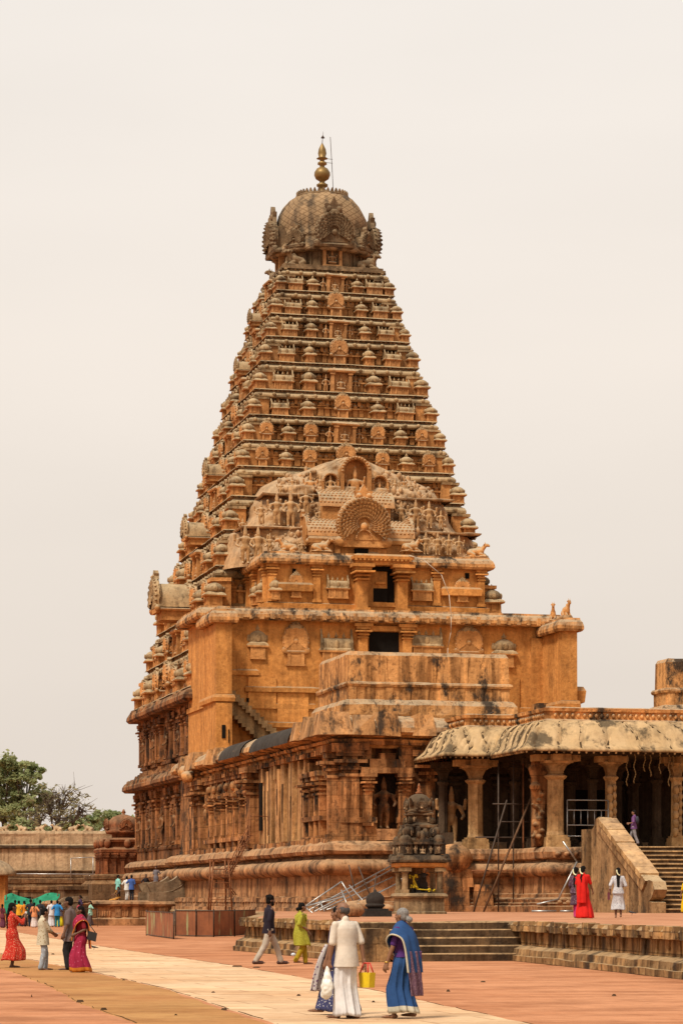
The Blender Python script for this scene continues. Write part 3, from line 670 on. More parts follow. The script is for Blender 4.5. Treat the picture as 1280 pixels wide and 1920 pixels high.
DM = b.obj('dome', [M['lattice']], TW)
b = MB()
for i in range(36):
    a = 2 * PI * i / 36; b.M = Matrix.Rotation(a, 4, 'Z'); b.prism([(-.12, ze + 4.62), (.12, ze + 4.62), (.1, ze + 4.8), (0, ze + 5.0), (-.1, ze + 4.8)], -2.0, -1.85); b.M = None
b.lathe([(2.05, ze + 4.5), (2.1, ze + 4.6), (1.9, ze + 4.72)], n=36); b.obj('petal_ring', M['dome'], DM)
def dome_gable(r, d, z, big):
    b = MB(); fan(b, (0, -d, z + r * .8), r, .35, 100, 5, 0, .09, 24)
    b.ring([(-r * .95, -d - .2), (r * .95, -d - .2), (r * .95, -d + .9), (-r * .95, -d + .9)], [(0, z - .05), (.15, z - .02), (.2, z + .15), (.05, z + .3), (0, z + .35)])
    b.box(-r * .8, r * .8, -d - .1, -d + 1.2, z + .2, z + r * 1.4)
    flame(b, (0, -d - .1, z + r * 1.65), r * .52, r * .95, .16); b.ell((0, -d - .25, z + r * 1.75), (r * .34, .2, r * .22)); return b
for k in range(4): dome_gable(1.45, 3.75, ze - .05, True).obj('gable_panel', M['dome'], DM, rotz=ROT[k], jit=.03, jscale=2)
for k in range(4): dome_gable(.72, 3.72, ze + .05, False).obj('small_gable_panel', M['dome'], DM, rotz=ROT[k] + PI / 4, jit=.03, jscale=2)
zk = ze + 5.0
b = MB(); b.lathe([(.62, zk - .1), (.55, zk + .05), (.25, zk + .3), (.2, zk + .42), (.42, zk + .52), (.44, zk + .66), (.2, zk + .8), (.22, zk + .92), (.5, zk + 1.1), (.62, zk + 1.38), (.6, zk + 1.6), (.42, zk + 1.88), (.2, zk + 2.0), (.18, zk + 2.12), (.36, zk + 2.22), (.34, zk + 2.36), (.16, zk + 2.46), (.2, zk + 2.58), (.44, zk + 2.66), (.26, zk + 2.78), (.33, zk + 3.05), (.27, zk + 3.4), (.12, zk + 3.7), (.04, zk + 3.85)], n=20)
FN = b.obj('finial', M['gold'], TW)
b = MB(); b.tube((0, 0, zk + 3.8), (.08, 0, zk + 4.75), .03, .012); b.lathe([(.02, 0), (.16, .05), (.03, .25)], c=(.05, 0, zk + 4.2), n=8); b.obj('spike', M['iron'], FN)
b = MB(); b.path([(.95, .2, zk - .3), (.82, .1, zk + 1.7), (.66, .1, zk + 4.4)], .025)
for q in (.2, 2.4, 2.7): b.tube((0, 0, zk + q), (.85, .15, zk + q), .018)
b.path([(.95, .2, zk - .3), (3.2, 1.5, ze + 3.2)], .03)
b.obj('lightning_rod', M['iron'], TW)

# the great gable on the front face: stucco slopes carrying rows of figures
def outline_ok(u, z):
    pts = [(25.5, 10.0), (27.2, 9.6), (28.3, 9.3), (28.6, 8.3), (29.6, 7.7), (30.4, 7.6), (31.4, 7.0), (32.1, 6.5), (32.7, 5.2), (33.2, 3.6), (33.8, 2.2), (34.2, .7)]
    for (z0, w0), (z1, w1) in zip(pts, pts[1:]):
        if z0 <= z <= z1: return w0 + (w1 - w0) * (z - z0) / (z1 - z0)
    return 10 if z < 25.5 else 0
def vfront(z):        # how far out of the tower's axis the slope stands
    if z < 28.5: return 13.3 - (z - 25.7) * .18
    if z < 31.8: return 12.1 - (z - 28.5) * .22
    return 10.7 - (z - 31.8) * .33
grid = []; nz = 60; nu = 90
for j in range(nz + 1):
    z = 25.6 + 8.58 * j / nz; w = outline_ok(0, z) + .001; row = []
    for i in range(nu + 1):
        f = -1 + 2 * i / nu; u = f * w; e = 1 - abs(f) ** 7
        d = a_of(z) - 1.6 + (vfront(z) - a_of(z) + 1.6) * e ** .6
        q = Vector((u * .8, z * .8, 3)); d += noise.noise(q * .9) * .5 * e + noise.noise(q * 2.4) * .25 * e + noise.noise(q * 5) * .12 * e
        row.append((u, -d, z))
    grid.append(row)
b = MB(); b.sheet(grid, 0)
for z, w, d in ((28.45, 8.9, 12.9), (31.0, 7.1, 11.9)):       # ledges
    b.ring([(-w, -d), (w, -d), (w, -d + 3), (-w, -d + 3)], [(-.1, z - .16), (.0, z - .1), (.03, z), (-.3, z + .08)], seg=.6)
rr = random.Random(52)
for q in range(420):         # carved foliage and small beings all over the slopes
    j = rr.randrange(3, nz - 4); i = rr.randrange(4, nu - 4); p_ = Vector(grid[j][i]); s_ = rr.uniform(.10, .24)
    if abs(p_.x + .4) < 2.6 and p_.z > 26.5: continue
    b.ell((p_.x, p_.y - s_ * .3, p_.z), (s_ * rr.uniform(.6, 1.2), s_ * .6, s_ * rr.uniform(.7, 1.6)), None, 6)
GB = b.obj('great_gable', M['mass'], TW, jit=.06)
def put_fig(x, y, hpx, d, kind='deity2', par=GB):
    Y0 = CY - .972 * d; X = (x - 640) / 5000 * Y0; u = (X - CX - ST * d) / CT; Y0 += u * ST; X = (x - 640) / 5000 * Y0; u = (X - CX - ST * d) / CT
    z = 1.7 + (1688 - y) * Y0 / 5000; h = 1.12 * hpx * Y0 / 5000 / (1.0 if kind != 'seated' else .92)
    return inst('statue', SM[kind], par, (u, -d, z), 0, (h * 1.05, h * .8, h))
for x, y, h in [(490, 985, 39), (519, 985, 51), (545, 990, 58), (574, 965, 42), (724, 983, 43), (752, 983, 36), (779, 990, 45), (804, 991, 43)]: put_fig(x, y, h, 12.25)
for x, y, h in [(460, 1057, 60), (484, 1053, 55), (506, 1040, 34), (798, 1040, 36), (820, 1041, 36), (841, 1041, 34)]: put_fig(x, y, h, 13.5)
for x, y, h in [(548, 922, 25), (709, 931, 30), (724, 932, 36), (740, 932, 30)]: put_fig(x, y, h, 10.9)
for x, y, h in [(566, 1042, 26), (600, 985, 30), (455, 1000, 24), (826, 992, 30), (860, 1040, 30), (527, 930, 24), (770, 932, 26), (600, 925, 30), (690, 960, 30), (532, 1045, 28)]: put_fig(x, y, h, 12.3 if 950 < y < 1010 else 13.6 if y > 1010 else 10.9)
put_fig(582, 925, 36, 10.95, 'seated'); put_fig(757, 915, 18, 10.5, 'seated'); put_fig(696, 1045, 42, 14.4, 'seated')
# arched triple niche
b = MB(); zc = 31.0; d0 = 11.1
def arch(b, u, w, z0, z1, y0, th, mat=0):
    n = 14; r = w; o = [(u - math.cos(PI * i / n) * r, z1 + math.sin(PI * i / n) * r) for i in range(n + 1)]; i_ = [(u - math.cos(PI * i / n) * r * .78, z1 + math.sin(PI * i / n) * r * .78) for i in range(n + 1)]
    for k in range(n):
        b.prism([i_[k], i_[k + 1], o[k + 1], o[k]][::-1], y0, y0 + th, mat); b.ell(((o[k][0] + i_[k][0]) / 2, y0, (o[k][1] + i_[k][1]) / 2), (r * .09, .08, r * .09), None, 6, mat)
    for s in (-1, 1): b.box(u + s * w * .89 - w * .11, u + s * w * .89 + w * .11, y0, y0 + th, z0, z1, mat)
UC = -.15
def fill(u, w, z1): b.prism([(u - w, zc - .2), (u + w, zc - .2)] + [(u + math.cos(PI * i / 12) * w, z1 + math.sin(PI * i / 12) * w) for i in range(13)], -d0 + .3, -8)
fill(UC, 1.1, 32.85); fill(UC - 1.85, .6, 32.1); fill(UC + 1.85, .6, 32.1)
arch(b, UC, 1.15, zc - .1, 32.85, -d0 - .5, .9); arch(b, UC - 1.85, .62, zc - .1, 32.1, -d0 - .3, .7); arch(b, UC + 1.85, .62, zc - .1, 32.1, -d0 - .3, .7)
NC = b.obj('arched_niche', M['kiosk'], GB, jit=.03)
for du, h, k in ((0, 2.5, 'seated'), (-1.85, 1.55, 'deity2'), (1.85, 1.35, 'seated')):
    inst('statue', SM[k], NC, (UC + du, -d0 - .1, zc), 0, (h * (1.0 if du == 0 else .9), h * .7, h)) if False else inst('statue', SM[k], GB, (UC + du, -d0 - .1, zc), 0, (h, h * .7, h))
# vaults and the fan below it
def vault(b, u0, u1, d, z, r, th):
    n = 12; b.sheet([[(u, -d + th / 2 - math.cos(PI * i / n) * th / 2, z + math.sin(PI * i / n) * r) for i in range(n + 1)] for u in [u0 + (u1 - u0) * q / 14 for q in range(15)]], 0)
    for q in range(int((u1 - u0) / .28)):
        for k in range(7):
            u = u0 + .14 + q * .28 + (.14 if k % 2 else 0); a = .25 + k * .2; b.ell((u, -d + th / 2 - math.cos(a) * th / 2, z + math.sin(a) * r), (.1, .05, .09), None, 6)
b = MB(); vault(b, -3.3, 2.3, 13.3, 30.0, 1.35, 3.2); b.box(-3.0, 2.0, -13.1, -10, 29.0, 30.05)
vault(b, -4.4, 3.5, 14.4, 27.7, 1.35, 3.0); b.box(-4.1, 3.2, -14.2, -10.5, 26.0, 27.75)
b.ring([(-4.2, -14.3), (3.3, -14.3), (3.3, -11), (-4.2, -11)], [(0, 27.2), (.12, 27.25), (.16, 27.5), (.05, 27.75)], seg=.6)
for t in (-3.9, -2.2, 1.2, 3.0): pilaster(b, t, 14.2, 26.0, 27.3, .4, .15)
for s in (-1, 1):
    q = b.M; b.M = Matrix.Translation((-.45 + s * 4.0, -12.9, 27.9)) @ Matrix.Rotation(-s * PI / 2, 4, 'Z') ; fan(b, (0, 0, 0.2), 1.25, .3, 26, 3, 0, .06, 16); flame(b, (0, 0, 1.3), .35, .6, .12); b.M = q
fan(b, (-.45, -14.7, 28.5), 1.95, .4, 130, 6, 0, .085, 34); flame(b, (-.45, -14.8, 30.15), .75, 1.25, .25)
arch(b, -.45, .62, 27.4, 27.55, -15.15, .3); b.box(-.95, .95, -14.6, -14.1, 25.95, 27.1)
b.obj('fan_gable', M['kiosk'], GB, jit=.025)
b = MB(); b.box(-.95, -.02, -14.66, -14.1, 26.0, 26.85); b.obj('opening', M['void'], GB)
for x, y, kk, rz in ((540, 1036, 'bull_ochre', PI), (602, 1035, 'bull_ochre', 0), (770, 1035, 'bull_ochre', 0.2), (893, 1045, 'bull_ochre', -.4)):
    o = put_fig(x, y, 30, 14.6, 'seated'); o.data = SM[kk]; o.name = 'bull_statue'; o.rotation_euler[2] = rz; o.scale = (1.0,) * 3
# ------------------------------------------------------------------ vestibule between tower and hall
VB, org = tthing('vestibule', 'smooth ochre two-storey vestibule block with wing walls below the great gable', 'vestibule', 0, -15)
def vloc(u, v, z): return (u - org[0], v - org[1], z - org[2])
o_ = (org[0], org[1], org[2])
b = MB()
P = [(-12.5, -18.5), (12.5, -18.5), (12.5, -11.5), (-12.5, -11.5)]
b.ring(P, [(0, 0), (0, 15.0), (.12, 15.02), (.12, 15.35), (0, 15.4), (0, 21.0), (.1, 21.02), (.1, 21.2)], top=False)
b.M = FACE[0]
for t, w, z0, z1, p in [(-11.1, 1.5, 16.2, 18.9, .12), (-8.6, 2.0, 15.0, 17.2, .14), (-6.4, 2.2, 13.6, 16.4, .12), (-3.6, 2.4, 14.2, 17.0, .14), (6.0, 2.0, 15, 17.2, .14), (9, 2, 15, 17.5, .12)]:
    b.box(t - w / 2, t + w / 2, -18.5 - p, -18.4, z0, z1)
for z, t0, t1, p in [(16.15, -9.5, 2, .3), (13.7, -8.6, -5.8, .4), (13.7, -5.0, -1, .4), (17.3, -11.7, -9, .2)]:
    b.ring([(t0, -18.5), (t1, -18.5), (t1, -18.3), (t0, -18.3)], [(.0, z - .1), (p, z), (p, z + .3), (.05, z + .42)], seg=.6)
for t in (-11.6, 11.4): b.box(t - .5, t + .5, -18.75, -18.4, 11, 20.3)
pilaster(b, -1.45, 18.5, 18.0, 21.05, .62, .4); pilaster(b, 1.75, 18.5, 18.0, 21.05, .62, .4)
b.box(-1.15, 1.45, -18.75, -18.4, 20.55, 20.9); b.M = None
LWR = b.obj('lower_storey', M['plaster'], VB, o_, jit=.03)
b = MB(); b.box(-.95, 1.2, -18.56, -18.3, 18.4, 20.5); b.obj('opening', M['void'], VB, o_)
for t, z, w, h in [(-5.45, 13.75, .5, .7), (-4.6, 14.6, .16, .3), (-3.2, 14.6, .16, .3), (-2.6, 14.6, .16, .3), (-6.6, 19.3, .35, .4), (3.3, 19.6, .4, .4), (-9.6, 15.4, .15, .3)]: b = MB(); b.box(t - w / 2, t + w / 2, -18.66 if z < 18 else -18.56, -18.2, z, z + h); b.obj('vent', M['void'], VB, o_)
b = MB(); P2 = [(-12.7, -18.7), (12.7, -18.7), (12.7, -11.5), (-12.7, -11.5)]
b.ring(P2, kapota(.62, 21.1, 22.0, 0.0), seg=.8)
for k in range(34): b.box(-12.6 + k * .74, -12.3 + k * .74, -19.35, -19.0, 21.15, 21.45 + .1 * (k % 3), 0, .04)
b.obj('cornice', M['parapet'], LWR, o_, jit=.05)
b = MB(); P3 = [(-7.9, -17.1), (7.9, -17.1), (7.9, -9.5), (-7.9, -9.5)]
b.ring(P3, [(.35, 21.95), (.35, 22.05), (.2, 22.07), (.25, 22.2), (.3, 22.5), (.1, 22.55), (.0, 22.6), (0, 25.4)], top=False)
b.M = FACE[0]
for t in (-7.6, -4.4, 4.3, 7.6): pilaster(b, t, 17.1, 22.6, 25.4, .5, .22)
for t0, t1 in ((-7.4, -4.9), (4.8, 7.4)): b.ring([(t0, -17.4), (t1, -17.4), (t1, -17), (t0, -17)], [(.0, 23.3), (.15, 23.35), (.18, 23.8), (.05, 23.95)], seg=.5)
b.M = FACE[1]
for t in (10.6, 13.2, 16.6): pilaster(b, t, 7.9, 22.6, 25.4, .45, .22)
b.M = None
UPR = b.obj('upper_storey', M['plaster'], VB, o_, jit=.03)
b = MB(); b.ring(P3, kapota(.55, 25.25, 26.1, .05), seg=.7); b.obj('cornice', M['parapet'], UPR, o_, jit=.05)
b = MB(); b.M = FACE[0]      # door frame standing forward on the upper storey
for t in (-1.3, 1.6): pilaster(b, t, 17.15, 22.0, 25.3, .75, .95)
b.box(-1.75, 2.05, -18.3, -17, 25.25, 25.7); b.ring([(-1.75, -18.3), (2.05, -18.3), (2.05, -17), (-1.75, -17)], [(0, 25.6), (.25, 25.65), (.28, 25.85), (.05, 26.0)])
for k in range(14): b.box(-1.95 + k * .3, -1.8 + k * .3, -18.65, -18.5, 25.5, 25.62)
b.box(-.95, .65, -17.4, -17, 22.6, 24.9); b.box(-.9, 1.2, -17.5, -17, 22.4, 22.7); b.box(-.2, .5, -17.55, -17, 24.0, 24.15)
b.M = None; b.obj('door_frame', M['plaster'], UPR, o_, jit=.02)
b = MB(); b.box(-.9, 1.2, -17.6, -17.0, 24.9, 25.2); b.box(.65, 1.2, -17.25, -16.9, 22.7, 25.0); b.box(-.35, .65, -17.43, -17.3, 22.75, 23.7); b.obj('opening', M['void'], UPR, o_)
b = MB()
for t, z, w, h, d in [(-6.0, 24.6, .25, .35, 17.16), (6.6, 24.6, .3, .4, 17.16)]: b.box(t - w / 2, t + w / 2, -d, -16.9, z, z + h)
b.obj('vent', M['void'], UPR, o_)
for kind, t, d, z, s in [('dk', -8.9, 18.5, 18.4, (1.55, .5, 2.3)), ('gp', -6.2, 18.5, 18.0, (2.2, .8, 2.7)), ('bk', -3.3, 18.5, 18.0, (1.35, .8, 2.5)), ('bk', 3.2, 18.5, 18.6, (1.3, .8, 2.2)), ('gp', 6.3, 18.5, 18.3, (2.4, .8, 2.5)), ('dk', 8.9, 18.5, 18.2, (1.9, .8, 2.3))]:
    inst({'dk': 'domed_kiosk', 'gp': 'gable_panel', 'bk': 'barrel_kiosk'}[kind], SM[kind], LWR, vloc(t, -d, z), 0, s)
for kind, t, z, s in [('gp', -5.9, 22.9, (1.2, .8, 1.6)), ('bk', -2.9, 22.9, (.9, .8, 1.6)), ('bk', 3.2, 22.9, (.9, .8, 1.6)), ('gp', 6.2, 22.9, (1.4, .8, 1.5)), ('dk', -7.4, 22.7, (.9, .9, 1.6))]:
    inst({'dk': 'domed_kiosk', 'gp': 'gable_panel', 'bk': 'barrel_kiosk'}[kind], SM[kind], UPR, vloc(t, -17.25, z), 0, s)
for t in (13.5, 15.5): inst('domed_kiosk', SM['dk'], UPR, vloc(-8.0, -t, 22.7), -PI / 2, (.9, .9, 1.6))
# wing walls with their raised copings
for s in (-1, 1):
    b = MB(); u0, u1 = (-12.7, -11.7) if s < 0 else (11.7, 12.7)
    b.ring([(u0, -23.2), (u1, -23.2), (u1, -18.4), (u0, -18.4)], [(0, 8), (0, 15.05), (.22, 15.1), (.26, 15.35), (.2, 15.55), (0, 15.6), (0, 20.4)], top=False)
    b.box(u0 - .06, u1 + .06, -23.35, -22.5, 8, 15.0); b.box(u0 - .05, u1 + .05, -23.3, -22.4, 15.6, 20.4)
    WG = b.obj('wing_wall', M['plaster'], VB, o_, jit=.025)
    b = MB(); b.ring([(u0, -23.2), (u1, -23.2), (u1, -18.6), (u0, -18.6)], kapota(.42, 20.4, 21.3, .05) , seg=.5)
    b.box(u0 + .1, u1 - .1, -23.0, -18.6, 21.25, 21.55, 0, .12); b.obj('coping', M['parapet'], WG, o_, jit=.06)
    b = MB(); b.M = FACE[1]                       # stepped balustrade slab descending the wing
    d = 11.5
    pts = [(23.5 + k * .55, 14.6 - k * .42 - (.0 if q else .42)) for k in range(9) for q in (1, 0)]
    out = [(23.3, 14.6)] + pts + [(28.6, 9.6), (27.6, 9.6)] + [(23.3, 12.9)]
    b.M = None
    b.obj if False else None
    b = MB()
    if s < 0:      # diagonal stepped ledge on the front wall, right of the left wing
        n = 17
        for k in range(n):
            x0 = -11.6 + k * .28; zt_ = 16.6 - k * .25
            b.box(x0, x0 + .3, -19.5, -18.4, zt_ - 1.5, zt_ - .35 + .02); b.box(x0 - .05, x0 + .36, -19.85, -18.4, zt_ - .5, zt_ - .001 * k); b.box(x0 - .02, x0 + .3, -19.65, -18.4, zt_ - 1.7, zt_ - 1.45)
    else:
        for k in range(9): b.box(10.9 - k * .42, 11.75 - k * .42 + .3, -20.2, -18.4, 10, 15.6 - k * .55); 
    b.obj('stepped_ledge', M['cap'] if s < 0 else M['parapet'], WG, o_, jit=.04)
    if s > 0:
        b = MB(); b.ring([(12.7, -22.6), (13.3, -22.6), (13.3, -19), (12.7, -19)], [(0, 15.0), (0, 15.4), (.2, 15.5), (.25, 16.3), (.1, 16.6)]); b.box(12.7, 13.0, -22.4, -19, 16.5, 18.2); b.obj('side_moulding', M['plaster'], WG, o_, jit=.05)
        for q, (u, v) in enumerate(((12.0, -20.2), (12.25, -22.4))):
            inst('bull_statue', SM['bull_ochre'], WG, vloc(u, v, 21.4), -PI / 2 + (.25 if q else -.3), (.6, .65, 1.25))
b = MB(); b.box(-11.9, -11.85, -23.45, -23.35, 12.3, 13.2); b.box(-12.35, -12.1, -23.42, -23.3, 12.6, 13.5); b.obj('slit', M['void'], VB, o_)
b = MB(); b.box(-11.5, -11.2, -19.2, -18.9, 10.9, 11.7); b.obj('lamp_box', plain('white_enamel', (.7, .68, .62), .5), VB, o_)
b = MB(); pts = [(1.9, -18.6, 25.95), (3.0, -18.7, 25.6), (4.2, -18.9, 24.6), (4.7, -19.1, 23.2), (4.75, -19.5, 21.6), (4.75, -19.4, 20.5), (4.75, -18.6, 19.5), (4.75, -18.6, 17.0)]
b.path(pts, .026); b.obj('cable', plain('pale_cable', (.5, .4, .3), .6), VB, o_)

# ------------------------------------------------------------------ long hall
HL, org = tthing('long_hall', 'long weathered stone hall wall with pilasters and dark run-off stains, between tower and porch', 'hall', 0, -45)
o_ = (org[0], org[1], org[2])
HP = [(-14, -64), (14, -64), (14, -17), (-14, -17)]
HPc = [(-14, -64), (-12.25, -64), (-12.25, -63.2), (-10.75, -63.2), (-10.75, -64), (-9.4, -64), (-9.4, -63.7), (14, -63.7), (14, -17), (-14, -17), (-14, -24.5), (-13.5, -24.5), (-13.5, -43.4), (-14, -43.4), (-14, -44.8), (-13.4, -44.8), (-13.4, -60.3), (-14, -60.3)]
b = MB(); b.ring(HP, [(1.5, 0), (1.5, 1.25), (1.35, 1.3), (1.3, 1.62), (1.0, 1.66), (1.0, 1.9)], seg=1.0, top=False)
rr = random.Random(3)
b.M = FACE[1]
t = 18
while t < 65.5: L = rr.uniform(.5, .9); b.box(t, t + L * .8, -15.38, -15.0, 1.6, 1.82 + rr.uniform(0, .08), 0, .04); t += L
t = 18
while t < 65.5: L = rr.uniform(1.4, 2.6); b.box(t, t + L - .1, -15.62, -15.4, .95, 1.3, 0, .06); t += L
b.M = None
b.ring(HP, [(1.0, 1.85), (.62, 1.9), (.58, 3.02)], seg=1.2, top=False)
b.ring(HP, [(.6, 3.0), (.85, 3.06), (1.06, 3.2), (1.14, 3.42), (1.06, 3.66), (.85, 3.82), (.45, 3.9), (.35, 4.08)], seg=.7, top=False, smooth=True)
b.ring(HP, [(.35, 4.05), (.6, 4.1), (.9, 4.12), (1.0, 4.3), (.88, 4.58), (.6, 4.76), (.1, 4.82)], seg=.9)
b.obj('base_moulding', M['base'], HL, o_, jit=.07)
b = MB(); b.ring(HPc, [(0, 4.7), (0, 9.95)], top=False)
b.M = FACE[1]
for t, w, z1 in [(63.3, 1.1, 9.8), (61.3, .35, 8.6), (60.1, .35, 8.6), (58.9, .35, 8.6), (57.6, .4, 8.6)]: pilaster(b, t, 14.0, 4.8, z1, w, .42 if w < 1 else .3)
b.box(57.2, 61.7, -14.45, -13.9, 4.8, 5.15); b.box(57.2, 61.7, -14.5, -13.9, 5.95, 6.2)
pilaster(b, 44.0, 14.0, 4.8, 9.6, .95, .75); pilaster(b, 63.75, 14.02, 4.8, 9.8, .5, .5)
for k in range(7):
    t = 42.0 - k * 2.0; pilaster(b, t, 14.0, 5.6, 8.3 + .1 * (k % 2), .42, .42); b.box(t - .3, t + .3, -14.5, -13.9, 4.8, 5.6)
    b.box(t - 1.45, t - .62, -14.1, -13.4, 5.6, 9.4); b.box(t - .28, t + .28, -14.45, -13.9, 8.4, 9.2, 0, .1)
    b.ell((t, -14.5, 8.75), (.22, .2, .3), None, 8)
b.box(28, 43, -14.55, -13.4, 5.35, 5.6); b.box(24, 43.4, -14.4, -13.4, 9.2, 9.4); rq = random.Random(31)
t = 24.2
while t < 64: w_ = rq.uniform(.25, .5); b.box(t, t + w_ * .7, -14.42 - rq.random() * .12, -13.5, 9.42, 9.62 + rq.random() * .1); t += w_
t = 24.2
while t < 63.5: w_ = rq.uniform(.6, 1.3); b.box(t, t + w_ - .04, -14.62 - rq.random() * .1, -13.9, 4.62, 4.9 + rq.random() * .12, 0, .03); t += w_
for k in range(8):
    t = 43 - k * 2.0; b.box(t - .16, t + .16, -14.3, -13.4, 5.6, 9.2); b.box(t - 1.0 - .16, t - 1.0 + .16, -14.34, -13.4, 6.6, 8.6); b.ell((t - 1.0, -14.35, 7.2), (.2, .16, .5), None, 8); b.ell((t - 1.0, -14.35, 7.85), (.13, .13, .16), None, 8)
pilaster(b, 26.6, 14.0, 4.8, 9.6, .9, .5); pilaster(b, 24.2, 14.0, 4.8, 9.6, .9, .5)
b.M = FACE[0]
pilaster(b, -13.45, 64.0, 4.8, 9.9, .95, .28); pilaster(b, -12.5, 64, 5.6, 8.35, .42, .4); pilaster(b, -10.5, 64, 5.6, 8.35, .42, .4); pilaster(b, -9.2, 63.7, 4.8, 9.6, .8, .4)
b.box(-13.95, -12.0, -64.35, -64, 5.75, 6.05); b.box(-14.05, -12.0, -64.25, -64, 4.8, 5.75); b.box(-10.8, -8.8, -64.1, -63.4, 5.75, 6.05)
b.box(-12.9, -10.1, -64.55, -63.2, 8.35, 8.65); b.box(-12.4, -10.5, -64.4, -63.2, 8.65, 9.1); b.box(-11.8, -11.0, -64.35, -63.4, 9.1, 9.4)
b.box(-14.1, -8.5, -64.3, -63.5, 9.85, 10.1)
b.M = None; HW = b.obj('wall', M['wall'], HL, o_, jit=.04)
b = MB(); rr = random.Random(5); b.M = FACE[1]; t = 45.0; slits = []
while t < 57.0:
    w = rr.uniform(.75, 1.5); d = rr.uniform(.05, .38); z1 = rr.choice([9.5, 9.5, 8.9, 9.2])
    b.box(t, t + w - rr.choice([.05, .12, .22]), -14 - d, -13.3, 4.8, z1)
    if rr.random() < .45: b.box(t + .1, t + .5, -14 - d - .12, -13.9, 8.6, 9.4)
    if rr.random() < .7: slits.append((t + w * .5, d, rr.uniform(5.9, 6.6), rr.uniform(1.2, 2.4), .16))
    t += w
b.box(44.6, 57.2, -14.2, -13.6, 9.5, 9.75); b.M = None
SL = b.obj('slab_facing', M['slab'], HW, o_, jit=.035)
for t, d, z, h, w in slits + [(45.92, .42, 5.8, 2.8, .65)]: b = MB(); b.M = FACE[1]; b.box(t - w / 2, t + w / 2, -14 - d - .012, -13.8, z, z + h); b.M = None; b.obj('slit_window', M['void'], HW, o_)
for k, (u, v, z, rz, h) in enumerate([(-11.5, -63.75, 5.45, 0, 2.6), (-13.75, -58.3, 6.2, -PI / 2, 1.9), (-13.75, -59.5, 6.2, -PI / 2, 1.9), (-13.75, -60.7, 6.2, -PI / 2, 1.9)]):
    inst('statue', SM['deity3'], HW, (u - o_[0], v - o_[1], z), rz, (h, h * .8, h))
b = MB(); b.box(-12.1, -10.9, -64.25, -63.3, 4.85, 5.45); b.obj('statue_pedestal', M['base'], HW, o_, jit=.03)
# rounded, broken eave
b = MB(); b.ring([(-14, -63.9), (-8.6, -63.9), (-8.6, -60), (12, -60), (12, -19), (-14, -19)], [(.05, 9.7), (.12, 9.75), (.18, 9.95), (.4, 9.97), (.46, 10.12), (.2, 10.2), (.5, 10.3), (.85, 10.32), (1.0, 10.5), (.95, 10.75), (.7, 11.05), (.25, 11.28), (-.6, 11.4)], seg=.9)
b.M = FACE[1]; rr = random.Random(8)
for t in (23.2, 24.4, 25.6, 27.0, 33, 34.3, 58.5, 60.0, 61.6, 63.2, 64.4): b.box(t - rr.uniform(.5, .75), t + .6, -15.1 - rr.random() * .25, -13.4, 10.3, 11.25 + rr.random() * .3, 0, .2)
b.ell((24.2, -15.0, 10.2), (.6, .5, .5)); b.ell((26, -15.1, 9.9), (.5, .5, .4))
b.M = FACE[0]
for t in (-14.1, -12.9, -11.6, -9.6): b.box(t - rr.uniform(.4, .6), t + .7, -64.9 - rr.random() * .3, -63.4, 10.3, 11.3 + rr.random() * .35, 0, .16)
b.M = None; b.obj('eave', M['parapet'], HL, o_, jit=.12)
b = MB(); b.M = FACE[1]; n = 8
for t0, t1 in ((36.5, 43.2), (46.0, 56.6)):
    b.sheet([[(t, -14 + .3 - 1.42 * math.cos(PI / 2 * i / n), 10.35 + 1.1 * math.sin(PI / 2 * i / n)) for i in range(n + 1)] for t in [t0 + (t1 - t0) * q / 10 for q in range(11)]], .0)
b.M = None; b.obj('tarred_roll', M['tar'], HL, o_, jit=.02)
for s in (-1, 1):
    b = MB(); Q = [(-13, -62), (-4.1, -62), (-4.1, -55.2), (-13, -55.2)] if s < 0 else [(4.9, -62), (13, -62), (13, -60.2), (4.9, -60.2)]
    b.ring(Q, [(.35, 11.2), (.42, 11.6), (.38, 12.1), (.2, 12.35), (.05, 12.4), (.05, 13.05), (.14, 13.08), (.18, 13.2), (.14, 13.3), (.02, 13.34), (0, 14.75), (-.12, 14.95), (-.9, 15.0)], seg=.5)
    for q in range(9): b.box(Q[0][0] + q * 1.0, Q[0][0] + q * 1.0 + .4, -62.1, -61.9, 12.38, 13.08)
    for q in (.22, .52, .72): x = Q[0][0] + 8.9 * q; b.box(x - .18, x + .18, -62.06, -61.9, 13.3, 14.7)
    b.obj('roof_parapet', M['parapet'], HL, o_, jit=.07)
b = MB(); b.path([(-8.7, -64.9, 9.3), (-7.6, -64.9, 10.2), (-6.6, -65.1, 11.3), (-5.9, -65.2, 11.6)], .05); b.obj('drain_pipe', M['iron'], HL, o_)
q = MB(); q.lathe([(.3, 0), (.34, .1), (.3, .2)], n=8)

# ------------------------------------------------------------------ porch hall with curved eave
PH, org = tthing('porch_hall', 'open pillared porch under a curved fluted eave, right of the small black-topped shrine', 'porch', 0, -69)
o_ = (org[0], org[1], org[2]); FZ = 4.35
PP = [(-7.9, -63.7), (-7.9, -67.6), (-5.4, -67.6), (-5.4, -73.3), (5.4, -73.3), (5.4, -67.6), (9.0, -67.6), (9.0, -63.7)]
b = MB(); b.ring(PP, [(.95, .9), (.95, 1.4), (.8, 1.45), (.85, 1.55), (.7, 1.6), (.75, 1.75), (.4, 1.85), (.4, 2.0), (.28, 2.05), (.25, 2.9)], seg=1.1, top=False)
b.ring(PP, [(.25, 2.88), (.5, 2.92), (.66, 3.05), (.72, 3.22), (.64, 3.42), (.45, 3.55), (.2, 3.6), (.16, 3.75)], seg=.6, smooth=True, top=False)
b.ring(PP, [(.16, 3.72), (.4, 3.74), (.48, 3.8), (.52, 4.1), (.42, 4.3), (.3, FZ), (-.2, FZ)], seg=.8)
